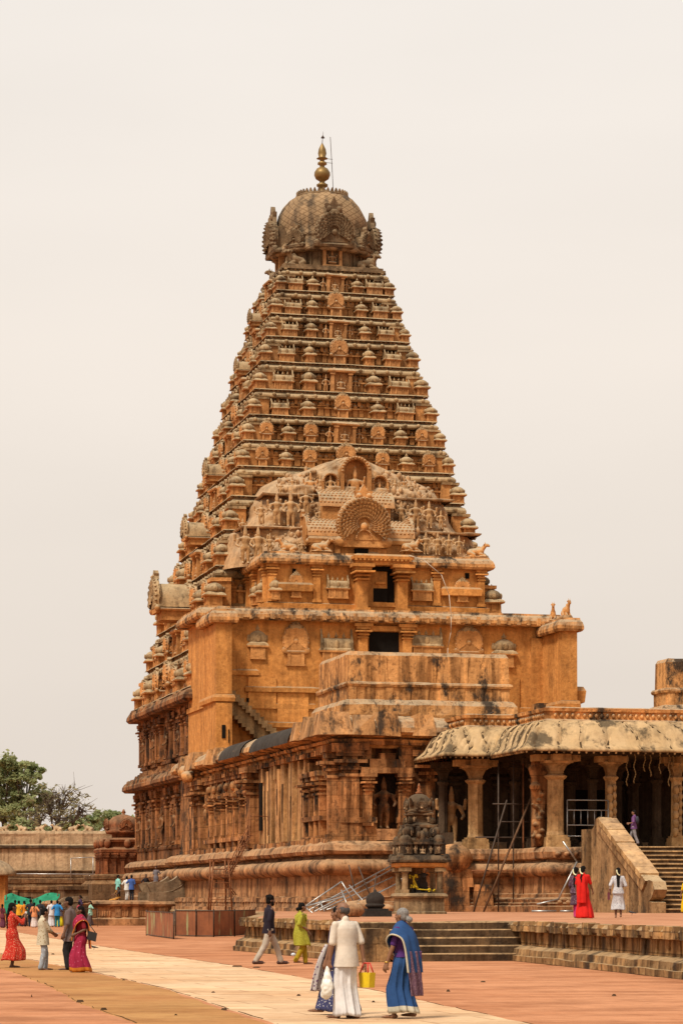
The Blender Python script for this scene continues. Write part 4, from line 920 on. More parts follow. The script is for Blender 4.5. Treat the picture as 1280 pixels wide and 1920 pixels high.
for k in (0,):
    for q in range(24): t = -5.2 + q * .45; b.ell((t, -73.84, 3.98), (.17, .1, .14), None, 6); b.ell((t, -74.1, 1.6), (.16, .12, .12), None, 6)
b.obj('base_moulding', M['base'], PH, o_, jit=.05)
# scattered broken base blocks under the recessed bay
b = MB()
for (u0, u1, v, z0, z1) in [(-9.9, -8.2, -68.6, 1.1, 2.4), (-9.7, -8.0, -68.5, 2.4, 3.3), (-8.0, -6.9, -68.55, 1.1, 2.5)]: b.box(u0, u1, v, v + .9, z0, z1, 0, .05)
b.ell((-8.9, -68.2, 3.85), (.95, .7, .8)); b.obj('loose_block', M['wall'], PH, o_, jit=.1)
def column(b, u, v, z0, z1, w=.62, carved=False):
    def sq(k, a, c, t=0): b.box(u - w * k, u + w * k, v - w * k, v + w * k, z0 + a, z0 + c, 0, t)
    H = z1 - z0
    sq(.82, 0, .32); sq(.78, .32, .5); sq(.66, .5, .6)
    b.lathe([(w * .62, .6), (w * .56, .8), (w * .54, H - 1.25), (w * .6, H - 1.22), (w * .75, H - 1.12), (w * .78, H - 1.05), (w * .55, H - .98)], c=(u, v, z0), n=16, smooth=False, rmod=lambda a, z: 1 + .05 * math.cos(8 * a))
    b.lathe([(w * .55, H - .98), (w * .62, H - .9), (w * .6, H - .85), (w * .85, H - .55), (w * 1.15, H - .45), (w * 1.15, H - .4)], c=(u, v, z0), n=4, ph=PI / 4, smooth=False)
    sq(.95, H - .42, H - .3); b.box(u - w * 1.6, u + w * 1.6, v - w * .6, v + w * .6, z1 - .32, z1); b.box(u - w * .6, u + w * .6, v - w * 1.6, v + w * 1.6, z1 - .33, z1 - .003)
    if carved:
        for q in range(6): b.ell((u - w * .4, v - w * .85, z0 + .8 + q * .42), (w * .36, w * .35, .26), None, 8); b.ell((u + w * .1, v - w * .8, z0 + 1.0 + q * .4), (w * .25, w * .3, .2), None, 8)
rowsc = [(-5.0, -72.8, 0, 'pale', .74), (-7.45, -67.05, 0, 'pale', .7), (-1.95, -72.4, 1, 'pale', .5), (1.55, -72.4, 1, 'pale', .5), (5.0, -72.8, 0, 'pale', .62), (7.6, -67.05, 0, 'pale', .62)]
for u, v, c, m, w in rowsc:
    b = MB(); column(b, u, v, FZ, 8.95, w, c); b.obj('column', M[m], PH, o_, jit=.02)
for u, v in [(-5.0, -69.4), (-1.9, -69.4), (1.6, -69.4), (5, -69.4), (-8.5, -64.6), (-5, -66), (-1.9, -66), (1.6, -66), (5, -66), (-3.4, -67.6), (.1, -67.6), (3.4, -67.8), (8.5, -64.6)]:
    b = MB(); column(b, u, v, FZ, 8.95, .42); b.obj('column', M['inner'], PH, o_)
# rearing carved figure on the corner column
b = MB(); u, v = -5.75, -72.6
b.cap((u, v, FZ + .3), .26, (u - .15, v - .1, FZ + 1.2), .3); b.cap((u - .15, v - .1, FZ + 1.2), .3, (u + .05, v, FZ + 2.2), .24); b.cap((u + .05, v, FZ + 2.2), .22, (u - .25, v - .1, FZ + 2.9), .26); b.ell((u - .3, v - .2, FZ + 3.0), (.3, .3, .25)); b.cap((u - .1, v - .2, FZ + 1.8), .1, (u - .5, v - .4, FZ + 2.1), .08); b.cap((u - .1, v - .1, FZ + .9), .14, (u - .45, v - .3, FZ + .5), .1); b.cap((u - .3, v - .2, FZ + 3.2), .12, (u - .4, v, FZ + 3.9), .2)
for q in range(9): b.ell((u - .15 + .2 * math.sin(q * 2.1), v - .32, FZ + .5 + q * .3), (.16, .12, .12), None, 8)
b.box(u - .3, u + .5, v + .1, v + .5, FZ, 8.9)
o = inst('rearing_figure', remesh(b, .04, 'rearing_figure', M['wall'], 1, o_), PH, (0, 0, 0))
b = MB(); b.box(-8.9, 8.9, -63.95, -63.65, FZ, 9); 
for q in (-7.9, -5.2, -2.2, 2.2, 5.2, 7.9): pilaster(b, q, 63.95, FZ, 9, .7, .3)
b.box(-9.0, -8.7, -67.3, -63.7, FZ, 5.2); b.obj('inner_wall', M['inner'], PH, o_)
q = inst('statue', SM['deity2'], PH, (-8.0 - o_[0], -64.4 - o_[1], FZ + .3), 0, (2.7, 2.0, 2.9))
b = MB(); b.box(-1.3, 1.3, -64.0, -63.6, FZ, 7.6); b.obj('doorway', M['void'], PH, o_)
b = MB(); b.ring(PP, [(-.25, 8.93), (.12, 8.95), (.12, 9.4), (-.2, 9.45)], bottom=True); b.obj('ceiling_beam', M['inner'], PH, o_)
b = MB()
b.ring(PP, [(.0, 9.3), (.0, 10.5), (.42, 10.55), (.5, 10.62), (.3, 10.7), (.3, 11.05), (.42, 11.08), (.46, 11.24), (.2, 11.3), (-.5, 11.32)], seg=.8)
L = 0
for (p, q) in zip(PP[:-1], PP[1:]):
    d = Vector((q[0] - p[0], q[1] - p[1])); n_ = int(d.length / .3); nrm = Vector((d.y, -d.x)).normalized()
    for k in range(n_): c = Vector(p) + d * ((k + .5) / n_) + nrm * .33; b.ell((c.x, c.y, 10.87), (.09, .09, .13), None, 6)
b.obj('frieze', M['parapet'], PH, o_, jit=.03)
# the eave: soft rolls of plaster running down to a lip
prof = [(.30, 10.58), (.55, 10.52), (.85, 10.36), (1.12, 10.12), (1.36, 9.82), (1.56, 9.50), (1.76, 9.24), (1.98, 9.10), (2.0, 9.0)]
pts = []; nrmL = []
nP = len(PP); segs = []
mit = []
for i in range(nP):
    p0, p1, p2 = Vector(PP[max(i - 1, 0)]), Vector(PP[i]), Vector(PP[min(i + 1, nP - 1)])
    e1 = (p1 - p0).normalized() if i > 0 else (p2 - p1).normalized(); e2 = (p2 - p1).normalized() if i < nP - 1 else e1
    n1 = Vector((e1.y, -e1.x)); n2 = Vector((e2.y, -e2.x)); mit.append((n1 + n2) / (1 + n1.dot(n2)))
samp = []; dist = 0
for i in range(nP - 1):
    a, c = Vector(PP[i]), Vector(PP[i + 1]); L = (c - a).length; n_ = max(2, int(L / .07))
    for k in range(n_ + (i == nP - 2)):
        t = k / n_; samp.append((a, c, mit[i], mit[i + 1], t, dist + L * t))
    dist += L
rowsE = []
rr = random.Random(4); wid = []; acc = 0
while acc < dist + 2: w = rr.uniform(.85, 1.25); wid.append((acc, w)); acc += w
for (o, z) in prof:
    row = []
    for a, c, ma, mc, t, s in samp:
        s2 = s + (z - 10) * .55 + .16 * math.sin(z * 3 + s * .4)
        st, w = max((q for q in wid if q[0] <= max(0, s2)), key=lambda q: q[0]); f = (max(0, s2) - st) / w
        amp = .34 * min(1, max(0, (o - .3) * 2)) * (1 if o < 1.6 else .15)
        e_ = min(f, 1 - f) * w; bl = (.62 * f - .3 - .3 * math.exp(-(e_ / .06) ** 2)) * amp
        p = (a + ma * (o + bl * .7)).lerp(c + mc * (o + bl * .7), t); row.append((p.x, p.y, z + bl * .6))
    rowsE.append(row)
b = MB(); b.sheet(rowsE, .09)
for a, c, ma, mc, t, s_ in samp[::4]:
    p = (a + ma * 1.97).lerp(c + mc * 1.97, t); b.ell((p.x, p.y, 8.97), (.06, .06, .08), None, 6)
EV = b.obj('eave', M['eave'], PH, o_, jit=.008)
b = MB()           # weathered seams between the eave's slabs
for st, w in wid[1:]:
    g_ = []
    for ri, (o, z) in enumerate(prof[:-1]):
        s_ = st - (z - 10) * .55 - .16 * math.sin(z * 3 + st * .4)
        ix = min(range(len(samp)), key=lambda q: abs(samp[q][5] - s_))
        if ix < 2 or ix > len(samp) - 3: g_ = None; break
        P0, P1 = Vector(rowsE[ri][ix - 1]), Vector(rowsE[ri][min(ix + (1 if (st * 7) % 2 < 1 else 0), len(samp) - 1)]); n2 = samp[ix][2].normalized(); out_ = Vector((n2.x, n2.y, .8)) * .06
        g_.append([P0 + out_, P1 + out_])
    if g_: b.sheet(g_, .03)
b.obj('seam', plain('seam_dirt', (.12, .075, .04), .95, .05, 0, .6, 3), EV, o_, jit=.012)
rr = random.Random(2); dg_ = plain('dry_garland', (.30, .2, .09), .9)
for k in range(9):
    u = -1.6 + k * .42 + rr.random() * .2; L = rr.uniform(.5, 1.7); v = -73.3 - rr.random() * .6; b = MB(); b.path([(u + .05 * math.sin(q), v, 8.97 - q * .12) for q in range(int(L / .12) + 1)], .02)
    for q in range(int(L / .12)): b.ell((u + .05 * math.sin(q), v, 8.95 - q * .12), (.035, .035, .06), None, 6)
    b.obj('hanging_garland', dg_, PH, o_)
# stair, with sloping balustrades ending in scrolls
ST_, org2 = tthing('stone_stair', 'broad flight of worn stone steps with sloping balustrade climbing to the porch', 'stairs', 0, -80, 1.1); os_ = (org2[0], org2[1], org2[2])
n = 15
for k in range(n):
    b = MB(); v0 = -83.8 + k * .57; hs = 3.25 / n; z1 = 1.1 + (k + 1) * hs; b.box(-3.31, 3.31, v0, v0 + .9 if k < n - 1 else -73.3, z1 - hs - .3 * (k > 0), z1 - .06); b.ring([(-3.31, v0), (3.31, v0), (3.31, v0 + .7 if k < n - 1 else -73.3), (-3.31, v0 + .7 if k < n - 1 else -73.3)], [(0, z1 - .065), (.05, z1 - .06), (.05, z1 - .015), (.03, z1)], seg=.6)
    b.obj('step', [M['riser'], M['pale']], ST_, os_, jit=.012, matfn=lambda z, q: 1 if z > z1 - .07 else 0)
for s in (-1, 1):
    b = MB(); b.M = FACE[1]; y0, y1 = (-3.95, -3.32) if s < 0 else (3.32, 3.95)
    prof_ = [(75.2, .8), (84.0, .8), (84.0, 1.6), (83.4, 1.65), (83.9, 1.85), (84.1, 2.2), (83.9, 2.55), (83.4, 2.65), (82.9, 2.6)] + [(82.6 - k * .66, 2.85 + k * .31 + (.05 if k % 2 else 0)) for k in range(9)] + [(76.9, 5.62), (76.4, 5.75), (75.9, 5.66), (75.6, 5.35), (75.4, 5.2), (75.2, 5.15)]
    b.prism(prof_[::-1] if False else prof_, y0, y1)
    b.prism([(82.7, 2.15), (83.2, 2.62)] + [(82.6 - k * .66, 2.88 + k * .31) for k in range(9)] + [(76.9, 5.6), (76.3, 5.2), (77.0, 4.8)], y0 - .10, y1 + .10)
    b.box(74.0, 75.05, y0 - .1, y1, .9, 5.2); b.M = None
    BL = b.obj('balustrade', M['balus'], ST_, os_, jit=.045)
    b = MB(); b.M = FACE[1]; rq = random.Random(6)
    for k in range(9):
        x_ = 82.6 - k * .66; z_ = 2.9 + k * .31; q_ = rq.uniform(-.04, .05); b.prism([(x_ - .62, z_ + .05 + q_), (x_ - .04, z_ - .22 + q_), (x_ + .02, z_ + .03 + q_), (x_ - .60, z_ + .33 + q_)], y0 - .16, y1 + .16, inset=0)
    b.M = None; b.obj('coping', M['pale'], BL, os_, jit=.02)
# pipe railings on the porch
def railing(name, u0, u1, v, lab):
    t, og = tthing(name, lab, 'railing', (u0 + u1) / 2, v, FZ, 'steel pipe railings between the porch columns'); b = MB()
    for z in (2.35, 1.85, 1.1, .55): b.tube((u0, v, FZ + z), (u1, v, FZ + z), .03)
    for q in range(7):
        u = u0 + (u1 - u0) * q / 6; b.tube((u, v, FZ + 1.1), (u, v, FZ + 1.85), .022)
    r = b.obj('rail', M['steel'], t, og)
    for u in (u0, u1):
        b = MB(); b.tube((u, v, FZ), (u, v, FZ + 2.35), .035); b.obj('post', M['steel'], t, og)
railing('pipe_railing', -4.45, -2.3, -73.0, 'steel pipe railing between the pale corner column and the stair balustrade')
railing('pipe_railing', 1.95, 4.4, -73.0, 'steel pipe railing at the right edge of the photo beyond the stair')
# rusty scaffold poles in the dark bay
SCF, og = tthing('scaffold', 'dark rusty scaffold of leaning poles standing in the recessed porch bay', 'scaffold', -6.6, -69.5, 1.1)
for k, (p, q, r, m) in enumerate([((-7.9, -70.0, 1.1), (-5.4, -70.2, 7.0), .055, 'wood'), ((-8.3, -69.6, 1.1), (-6.6, -69.8, 6.8), .045, 'iron'), ((-6.9, -69.3, 1.1), (-6.9, -69.3, 8.7), .04, 'iron'), ((-6.1, -69.3, 1.1), (-6.1, -69.3, 8.8), .04, 'iron'), ((-5.7, -69.7, 1.1), (-5.7, -69.7, 8.7), .04, 'rust'),
        ((-8.4, -69.6, 3.2), (-5.3, -69.6, 3.2), .035, 'rust'), ((-8.2, -69.6, 4.9), (-5.3, -69.6, 4.9), .035, 'iron'), ((-7.3, -69.6, 6.6), (-5.4, -69.6, 6.6), .035, 'iron'), ((-6.9, -69.5, 5.7), (-5.3, -69.5, 5.7), .03, 'iron')]):
    b = MB(); b.tube(p, q, r); b.obj('pole', M[m], SCF, og)
b = MB(); b.path([(-5.2, -74.6, 4.6), (-4.5, -74.7, 3.6), (-5.5, -74.8, 1.75), (-6.6, -74.8, 1.5)], .05)
x, y = uv(-5.5, -74.8); o = b.obj('bent_pipe', M['steel'], None, (-5.5, -74.8, 1.2)); o.location = (x, y, 1.2); o.rotation_euler = (0, 0, TH); tag(o, 'bent pale metal pipe leaning on the porch base', 'pipe')
b = MB()
for (u, v, L) in [(-7.0, -75.2, 1.2), (-5.6, -75.4, .6)]: b.tube((u, v, 1.17), (u + L, v - .2, 1.17), .05)
x, y = uv(-6.5, -75.2); o = b.obj('pipe_offcut', M['steel'], None, (-6.5, -75.2, 1.1)); o.location = (x, y, 1.1); o.rotation_euler = (0, 0, TH); tag(o, 'short pale pipe offcuts lying on the terrace before the porch base', 'pipe')

# ------------------------------------------------------------------ terrace
TR, org = tthing('stone_terrace', 'low paved terrace with a stained stone retaining wall and a flight of five steps', 'terrace', -20, -110); o_ = (org[0], org[1], 0); TZ_ = 1.1
TP = [(-28.5, -111.2), (-28.5, -126.3), (-23.75, -126.3), (-23.8, -127.2), (-25.6, -146), (-26.4, -152), (45, -152), (45, -18), (-15.2, -18), (-18, -66)]
b = MB(); b.ring(TP, [(.0, TZ_ - .05), (-.35, TZ_ + .008)], seg=0); b.obj('paving', M['deck'], TR, o_)
b = MB(); b.ring(TP, [(.42, 0), (.42, .16), (.32, .17), (.3, .34), (.1, .42), (.02, .44), (.0, .80), (.16, .83), (.24, .9), (.25, 1.0), (.15, 1.09), (-.25, 1.1), (-.4, 1.1)], seg=.8, top=False)
rr = random.Random(12)
for p, q in ((TP[0], TP[1]), (TP[3], TP[4])):
    d = Vector((q[0] - p[0], q[1] - p[1])); L = d.length; d.normalize(); ang = math.atan2(d.y, d.x); s = .3
    while s < L - .4:
        w = rr.uniform(.25, .7); b.M = Matrix.Translation((p[0] + d.x * s, p[1] + d.y * s, 0)) @ Matrix.Rotation(ang, 4, 'Z'); b.box(0, w, -.06, .1, .44, .82); b.box(.02, w - .02, -.3, 0, .84, 1.10 + rr.random() * .03, 0, .02); b.M = None; s += w + rr.uniform(.08, .8)
b.box(-29.0, -27.95, -128.6, -126.2, 0, .92, 0, .05); b.ell((-27.7, -128.7, .35), (.38, .5, .38))
b.obj('retaining_wall', M['terrace'], TR, o_, jit=.045)
for k in range(5):
    b = MB(); z1 = .22 * (k + 1) - (.012 if k == 4 else 0); b.ring([(-28.1 if k < 4 else -28.45, -128.1 + k * .36), (-23.72, -128.1 + k * .36), (-23.72, -126.2), (-28.1 if k < 4 else -28.45, -126.2)], [(0, -.05 if k == 0 else z1 - .22), (0, z1 - .03), (-.03, z1)], seg=.7); b.obj('step', [M['riser'], M['terrace']], TR, o_, jit=.02, matfn=lambda z, q: 1 if z > z1 - .035 else 0)
# blocks and rubble on the terrace by the hall corner
for k, (x, y, s) in enumerate([(690, 1690, .55), (668, 1702, .5), (655, 1712, .45), (725, 1688, .35)]):
    Y = 3000 / max(12, y + 8 - 1688); Y = min(Y, 126); X = (x - 640) / 5000 * Y; b = MB(); b.ell((0, 0, s * .5), (s * 1.2, s * .9, s * .7), None, 10)
    o = b.obj('boulder', M['base'], None, jit=.08, jscale=2); o.location = (X, Y, TZ_); tag(o, ['rounded boulder behind the black altar', 'flat boulder left of the black altar', 'low boulder at the foot of the pipe railings', 'small boulder between altar and shrine'][k], 'boulder', 'boulders near the black altar')
# lower landing left of the hall and its scroll balustrades
LD, org = tthing('stone_landing', 'low stone landing with carved panels and a scrolled balustrade in front of the tower', 'landing', -18, -20); o_ = (org[0], org[1], 0)
LP = [(-21.3, -22), (-14.5, -22), (-14.5, 12), (-21.3, 12)]
b = MB(); b.ring(LP, [(.3, 0), (.3, .45), (.12, .5), (.0, .55), (0, 1.25), (.2, 1.3), (.28, 1.45), (.2, 1.62), (-.2, 1.68)], seg=.9)
for t in (-20.9, -19.2, -18.0, -16.2): b.box(t - .2, t + .2, -22.12, -21.9, .55, 1.25)
for t0, t1 in ((-20.6, -19.5), (-18.9, -18.3), (-17.7, -16.6)):
    for q in range(int((t1 - t0) / .16)): b.box(t0 + q * .16, t0 + q * .16 + .1, -22.06, -21.9, .65, 1.0)
b.obj('platform', M['base'], LD, o_, jit=.04)
def scroll(b, pts, th0, th1, w):
    n = len(pts); up_ = []; dn = []
    for i, (x, z) in enumerate(pts):
        t = i / (n - 1); a, c = pts[max(i - 1, 0)], pts[min(i + 1, n - 1)]; d = Vector((c[0] - a[0], c[1] - a[1])).normalized(); th = th0 + (th1 - th0) * t
        up_.append((x - d.y * th, z + d.x * th)); dn.append((x + d.y * th, z - d.x * th))
    b.prism(dn + up_[::-1], w[0], w[1], 0)
def bez(p, n=8):
    out = []
    for i in range(len(p) - 1):
        p0, p1, p2, p3 = p[max(i - 1, 0)], p[i], p[i + 1], p[min(i + 2, len(p) - 1)]
        for k in range(n):
            t = k / n; out.append(tuple(.5 * ((2 * p1[j]) + (-p0[j] + p2[j]) * t + (2 * p0[j] - 5 * p1[j] + 4 * p2[j] - p3[j]) * t * t + (-p0[j] + 3 * p1[j] - 3 * p2[j] + p3[j]) * t ** 3) for j in (0, 1)))
    return out + [p[-1]]
b = MB(); S1 = bez([(-24.6, .55), (-24.2, .85), (-23.4, 1.0), (-22.8, 1.35), (-22.2, 1.75), (-21.2, 1.8)])
for w in ((-22.3, -21.9), (-18.4, -18.0)): scroll(b, S1, .16, .16, w); b.prism([(-24.4, 0), (-21.3, 0), (-21.3, 1.6), (-22.3, 1.6), (-23.3, .9), (-24.4, .6)], w[0] + .06, w[1] - .06)
for k in range(5): b.box(-24.2 + k * .55, -21.3, -21.9, -18.4, k * .3, k * .3 + .32)
b.obj('scroll_balustrade', M['scroll'], LD, o_, jit=.03)
b = MB(); S2 = bez([(-17.0, 2.45), (-16.6, 2.6), (-15.8, 2.6), (-15.2, 2.85), (-14.7, 3.3), (-14.0, 4.0), (-13.3, 4.6)])
for w in ((-22.0, -21.4), (-18.2, -17.6)):
    scroll(b, S2, .36, .3, w); b.box(-17.1, -13, w[0] - .1, w[1] + .1, 1.6, 2.25); b.prism([(-16.5, 2.2), (-13, 2.2), (-13, 4.3), (-14.2, 3.6), (-15, 2.6)], w[0] + .05, w[1] - .05)
for k in range(9): b.box(-16.6 + k * .4, -13, -21.4, -18.2, 1.6 + k * .32, 1.93 + k * .32)
b.obj('upper_balustrade', M['scroll'], LD, o_, jit=.04)
# ------------------------------------------------------------------ small black-topped shrine on the terrace
sxy = img(785, 1714, 1.1)
SS = thing('small_shrine', 'small open shrine with a blackened carved tower, standing on the terrace', 'shrine', (sxy[0], sxy[1], 1.1), TH - R(4))
def sq(w): return [(-w, -w), (w, -w), (w, w), (-w, w)]
b = MB(); b.ring(sq(.92), [(.10, 0), (.10, .10), (.02, .12), (0, .68), (.10, .70), (.14, .78), (.10, .88), (0, .90)], seg=.35); b.obj('plinth', M['shrpale'], SS, jit=.02)
for i in (-1, 1):
    for j in (-1, 1):
        b = MB(); x, y = i * .76, j * .76
        b.box(x - .15, x + .15, y - .15, y + .15, .9, 1.06); b.lathe([(.13, 1.06), (.125, 1.75), (.18, 1.79), (.13, 1.84)], c=(x, y, 0), n=8, smooth=False); b.box(x - .24, x + .24, y - .24, y + .24, 1.84, 2.0); b.obj('pillar', M['shrpale'], SS, jit=.015)
b = MB(); b.box(-.62, .3, .55, .7, .9, 2.0); b.obj('back_slab', M['shrpale'], SS, jit=.02)
b = MB(); b.ring(sq(.92), [(0, 2.0), (.02, 2.03), (.1, 2.05), (.12, 2.2), (.06, 2.24)], seg=.3); b.obj('beam', M['plaster'], SS, jit=.02)
b = MB(); b.ring(sq(.92), [(.05, 2.235), (.26, 2.25), (.27, 2.34), (.16, 2.5), (-.05, 2.56), (-.3, 2.58)], seg=.25)
for k in range(4):
    b.M = FACE[k]
    for t in (-.95, .95): b.ell((t, -1.05, 2.45), (.12, .12, .16), None, 8)
    b.M = None
b.obj('eave', M['shrine'], SS, jit=.03, jscale=3)
b = MB(); b.ring(sq(.72), [(.06, 2.55), (.06, 2.62), (0, 2.64), (-.04, 3.05), (.10, 3.08), (.12, 3.2), (0, 3.28), (-.18, 3.32), (-.2, 3.7), (-.06, 3.74), (-.06, 3.84), (-.22, 3.9), (-.30, 3.95), (-.30, 4.25), (-.16, 4.28), (-.16, 4.36), (-.3, 4.4)], seg=.2)
for k in range(4):
    b.M = FACE[k]; rr = random.Random(40 + k)
    for t in (-.68, .68): b.box(t - .2, t + .2, -.98, -.6, 2.58, 2.95); b.lathe([(.26, 2.95), (.28, 3.03), (.2, 3.1), (.24, 3.2), (.16, 3.34), (.04, 3.42)], c=(t, -.78, 0), n=8)
    for t in (-.3, .3): b.box(t - .06, t + .06, -.9, -.6, 2.58, 3.0)
    b.box(-.42, .42, -.95, -.5, 3.0, 3.1); b.ell((0, -.62, 3.36), (.26, .26, .24), None, 10); b.box(-.3, .3, -.86, -.5, 3.1, 3.3); b.ell((-.2, -.84, 3.42), (.08, .08, .16), None, 8); b.ell((.2, -.84, 3.42), (.08, .08, .16), None, 8); b.box(-.25, .25, -.62, -.4, 3.7, 3.82)
    for t in (-.5, .5): b.box(t - .13, t + .13, -.62, -.4, 3.3, 3.62); b.ell((t, -.52, 3.7), (.16, .14, .12), None, 8)
    for t in (-.45, -.15, .15, .45): b.ell((t, -.62, 3.5 + rr.uniform(0, .12)), (.12, .14, .22), None, 8)
    for t in (-.62, .62): b.ell((t, -.66, 3.55), (.16, .15, .24), None, 8); b.cap((t, -.66, 3.7), .06, (t * 1.05, -.7, 3.86), .02)
    for t in (-.34, .34): b.box(t - .06, t + .06, -.5, -.3, 3.95, 4.26)
    for t in (-.5, .5): b.ell((t, -.5, 4.0), (.13, .13, .2), None, 8)
    b.M = None
b.obj('tower', M['shrine'], SS, jit=.035, jscale=4)
b = MB(); b.lathe([(.40, 4.36), (.60, 4.38), (.63, 4.46), (.50, 4.54), (.54, 4.66), (.54, 4.82), (.46, 5.0), (.3, 5.14), (.1, 5.22)], n=24, rmod=lambda a, z: 1 + .03 * math.cos(8 * a))
for k in range(4):
    b.M = FACE[k]; fan(b, (0, -.52, 4.68), .24, .1, 18, 2, 0, .08, 10); flame(b, (0, -.56, 4.9), .08, .14, .03); b.M = FACE[k] @ Matrix.Rotation(PI / 4, 4, 'Z'); b.cap((0, -.55, 4.75), .11, (0, -.68, 4.98), .04); b.M = None
b.obj('dome', M['shrine'], SS, jit=.02, jscale=4)
b = MB(); b.lathe([(.14, 5.2), (.16, 5.26), (.07, 5.32), (.10, 5.4), (.05, 5.46), (.07, 5.52), (.015, 5.66)], n=10); b.obj('finial', M['redshrine'], SS)
cream = stone('cream_relief', (.48, .33, .19), (.40, .26, .14), darkamt=.35, streak=.3, gscale=2)
SM['sr'] = remesh(statue_pr(True), .03, 'relief_figure', cream, 1); SM['sf'] = remesh(statue_pr(), .03, 'relief_figure', cream, 1)
for k in range(4):
    for key, x, y, z, c_ in [('sr', 0, -.84, 2.58, .42), ('sr', 0, -.62, 4.55, .22), ('sf', .68, -.99, 2.62, .34), ('sf', -.68, -.99, 2.62, .34)] + [('sf', t * f_, y, z, c2) for t in (-.34, .34) for f_, y, z, c2 in ((1, -.9, 2.62, .3), (1.4, -.72, 3.38, .26), (.9, -.5, 3.98, .26))]:
        inst('relief_figure', SM[key], SS, FACE[k] @ Vector((x, y, z)), ROT[k], c_)
b = MB(); q = bull_pr(); b.M = Matrix.Translation((.1, .05, .9)) @ Matrix.Rotation(-PI / 2, 4, 'Z') @ Matrix.Scale(.9, 4); b.add(q.v, q.f, 0, True); b.M = None
o = bpy.data.objects.new('black_idol', remesh(b, .03, 'black_idol', M['black'], 2)); COL.objects.link(o); o.location = SS.location; o.rotation_euler = SS.rotation_euler; tag(o, 'black stone idol seated inside the small open shrine', 'idol')
b = MB(); rr = random.Random(9)
for k in range(26):
    a = rr.uniform(0, 6.28); x, y, z = rr.choice([(-.36, -.62, 1.62), (.42, -.62, 1.04), (-.3, -.6, 1.2)]); b.ell((x + rr.uniform(-.16, .16), y + rr.uniform(-.05, .05), z + rr.uniform(-.07, .07)), (.05, .05, .045), None, 6)
for k in range(10): b.ell((-.38 + k * .02, -.62, 1.55 - k * .045), (.04, .04, .04), None, 6)
b.path([(-.36, -.66, 1.62), (-.36, -.62, 1.3), (-.2, -.62, 1.08), (.42, -.62, 1.03)], .03)
mf = plain('marigold', (.62, .42, .02), .8, .2, 0, .5, 20)
o = b.obj('marigold_garland', mf); o.location = SS.location; o.rotation_euler = SS.rotation_euler; tag(o, 'yellow marigold garland draped round the black idol in the small shrine', 'garland')
# black altar
x, y = img(703, 1719, 1.1); AL = thing('black_altar', 'black bell shaped stone altar on a square base on the terrace', 'altar', (x, y, 1.1), TH)
b = MB(); b.box(-.5, .5, -.5, .5, 0, .22); b.box(-.4, .4, -.4, .4, .22, .3); b.obj('base', M['black'], AL, jit=.01)
b = MB(); b.lathe([(.26, .3), (.3, .34), (.36, .40), (.36, .44), (.30, .47), (.33, .52), (.34, .64), (.3, .76), (.2, .86), (.08, .9), (.05, .96), (.02, 1.0)], n=24); b.obj('bell', M['black'], AL)

# pipe railings stacked by the hall corner
def pipes(name, lab, lines, r=.035, mat='steel', base=(0, 0, 0), grp=None):
    t = thing(name, lab, 'railing', base, 0, grp)
    for p, q in lines:
        b = MB(); b.tube(p, q, r); b.obj('pipe', M[mat], t, base)
    return t
def at(x, y, Y): return ((x - 640) / 5000 * Y, Y, 1.7 + (1688 - y) * Y / 5000)
L1 = [((590, 1709, 125), (735, 1630, 133)), ((645, 1709, 124.5), (790, 1632, 131)), ((750, 1650, 131.5), (795, 1618, 133)), ((571, 1700, 126), (640, 1653, 127)), ((640, 1653, 127), (664, 1692, 127)), ((571, 1700, 126), (653, 1674, 127.5)), ((580, 1706, 126), (735, 1622, 132)), ((600, 1707, 126), (735, 1645, 132)), ((625, 1708, 125), (740, 1660, 131)), ((571, 1700, 126), (644, 1682, 126)), ((612, 1706, 126), (660, 1690, 127)), ((571, 1700, 126), (586, 1712, 125)), ((600, 1690, 126), (608, 1709, 125.6)), ((640, 1669, 127), (652, 1700, 126)), ((655, 1660, 128), (690, 1700, 126))]
pipes('stair_railing', 'tangled silvery pipe railings sloping up beside the hall corner', [(at(*a), at(*c)) for a, c in L1], base=(-1.2, 126, 1.1))
pipes('leaning_rods', 'thin dark iron rods leaning behind the pipe railings', [(at(672, 1625, 128.5), at(693, 1678, 128)), (at(654, 1622, 128.5), at(664, 1665, 128)), (at(705, 1640, 129), at(698, 1690, 128))], .03, 'iron', base=(.8, 128, 1.1))['category'] = 'rods'

# rusty sheet fence
Fb = img(372, 1757)
FE = thing('sheet_fence', 'low fence of rusty brown metal sheets with flaking green paint', 'fence', (Fb[0], Fb[1], 0), 0)
mr = NT('rust_sheet', .75, .25); c = mr.mix(mr.rng(mr.noise(mr.pos, 1.2, 5, .65), .35, .65), (.30, .105, .042), (.19, .066, .03))
st = mr.noise(mr.mapv(mr.pos, (2.2, 2.2, .35)), 1.1, 5); c = mr.mix(mr.rng(st, .60, .66), c, (.30, .29, .13)); c = mr.mix(mr.rng(mr.noise(mr.mapv(mr.pos, (4, 4, .3)), 1.3, 4), .55, .7, 0, .6), c, (.10, .04, .02)); mr.bump(mr.noise(mr.pos, 6, 4), .3, .03); M['sheet'] = mr.out(c)
edge = [img(275, 1754), img(326, 1761), img(329, 1755.5), img(368, 1756.5), img(401, 1757), img(440, 1756), img(478, 1752)]
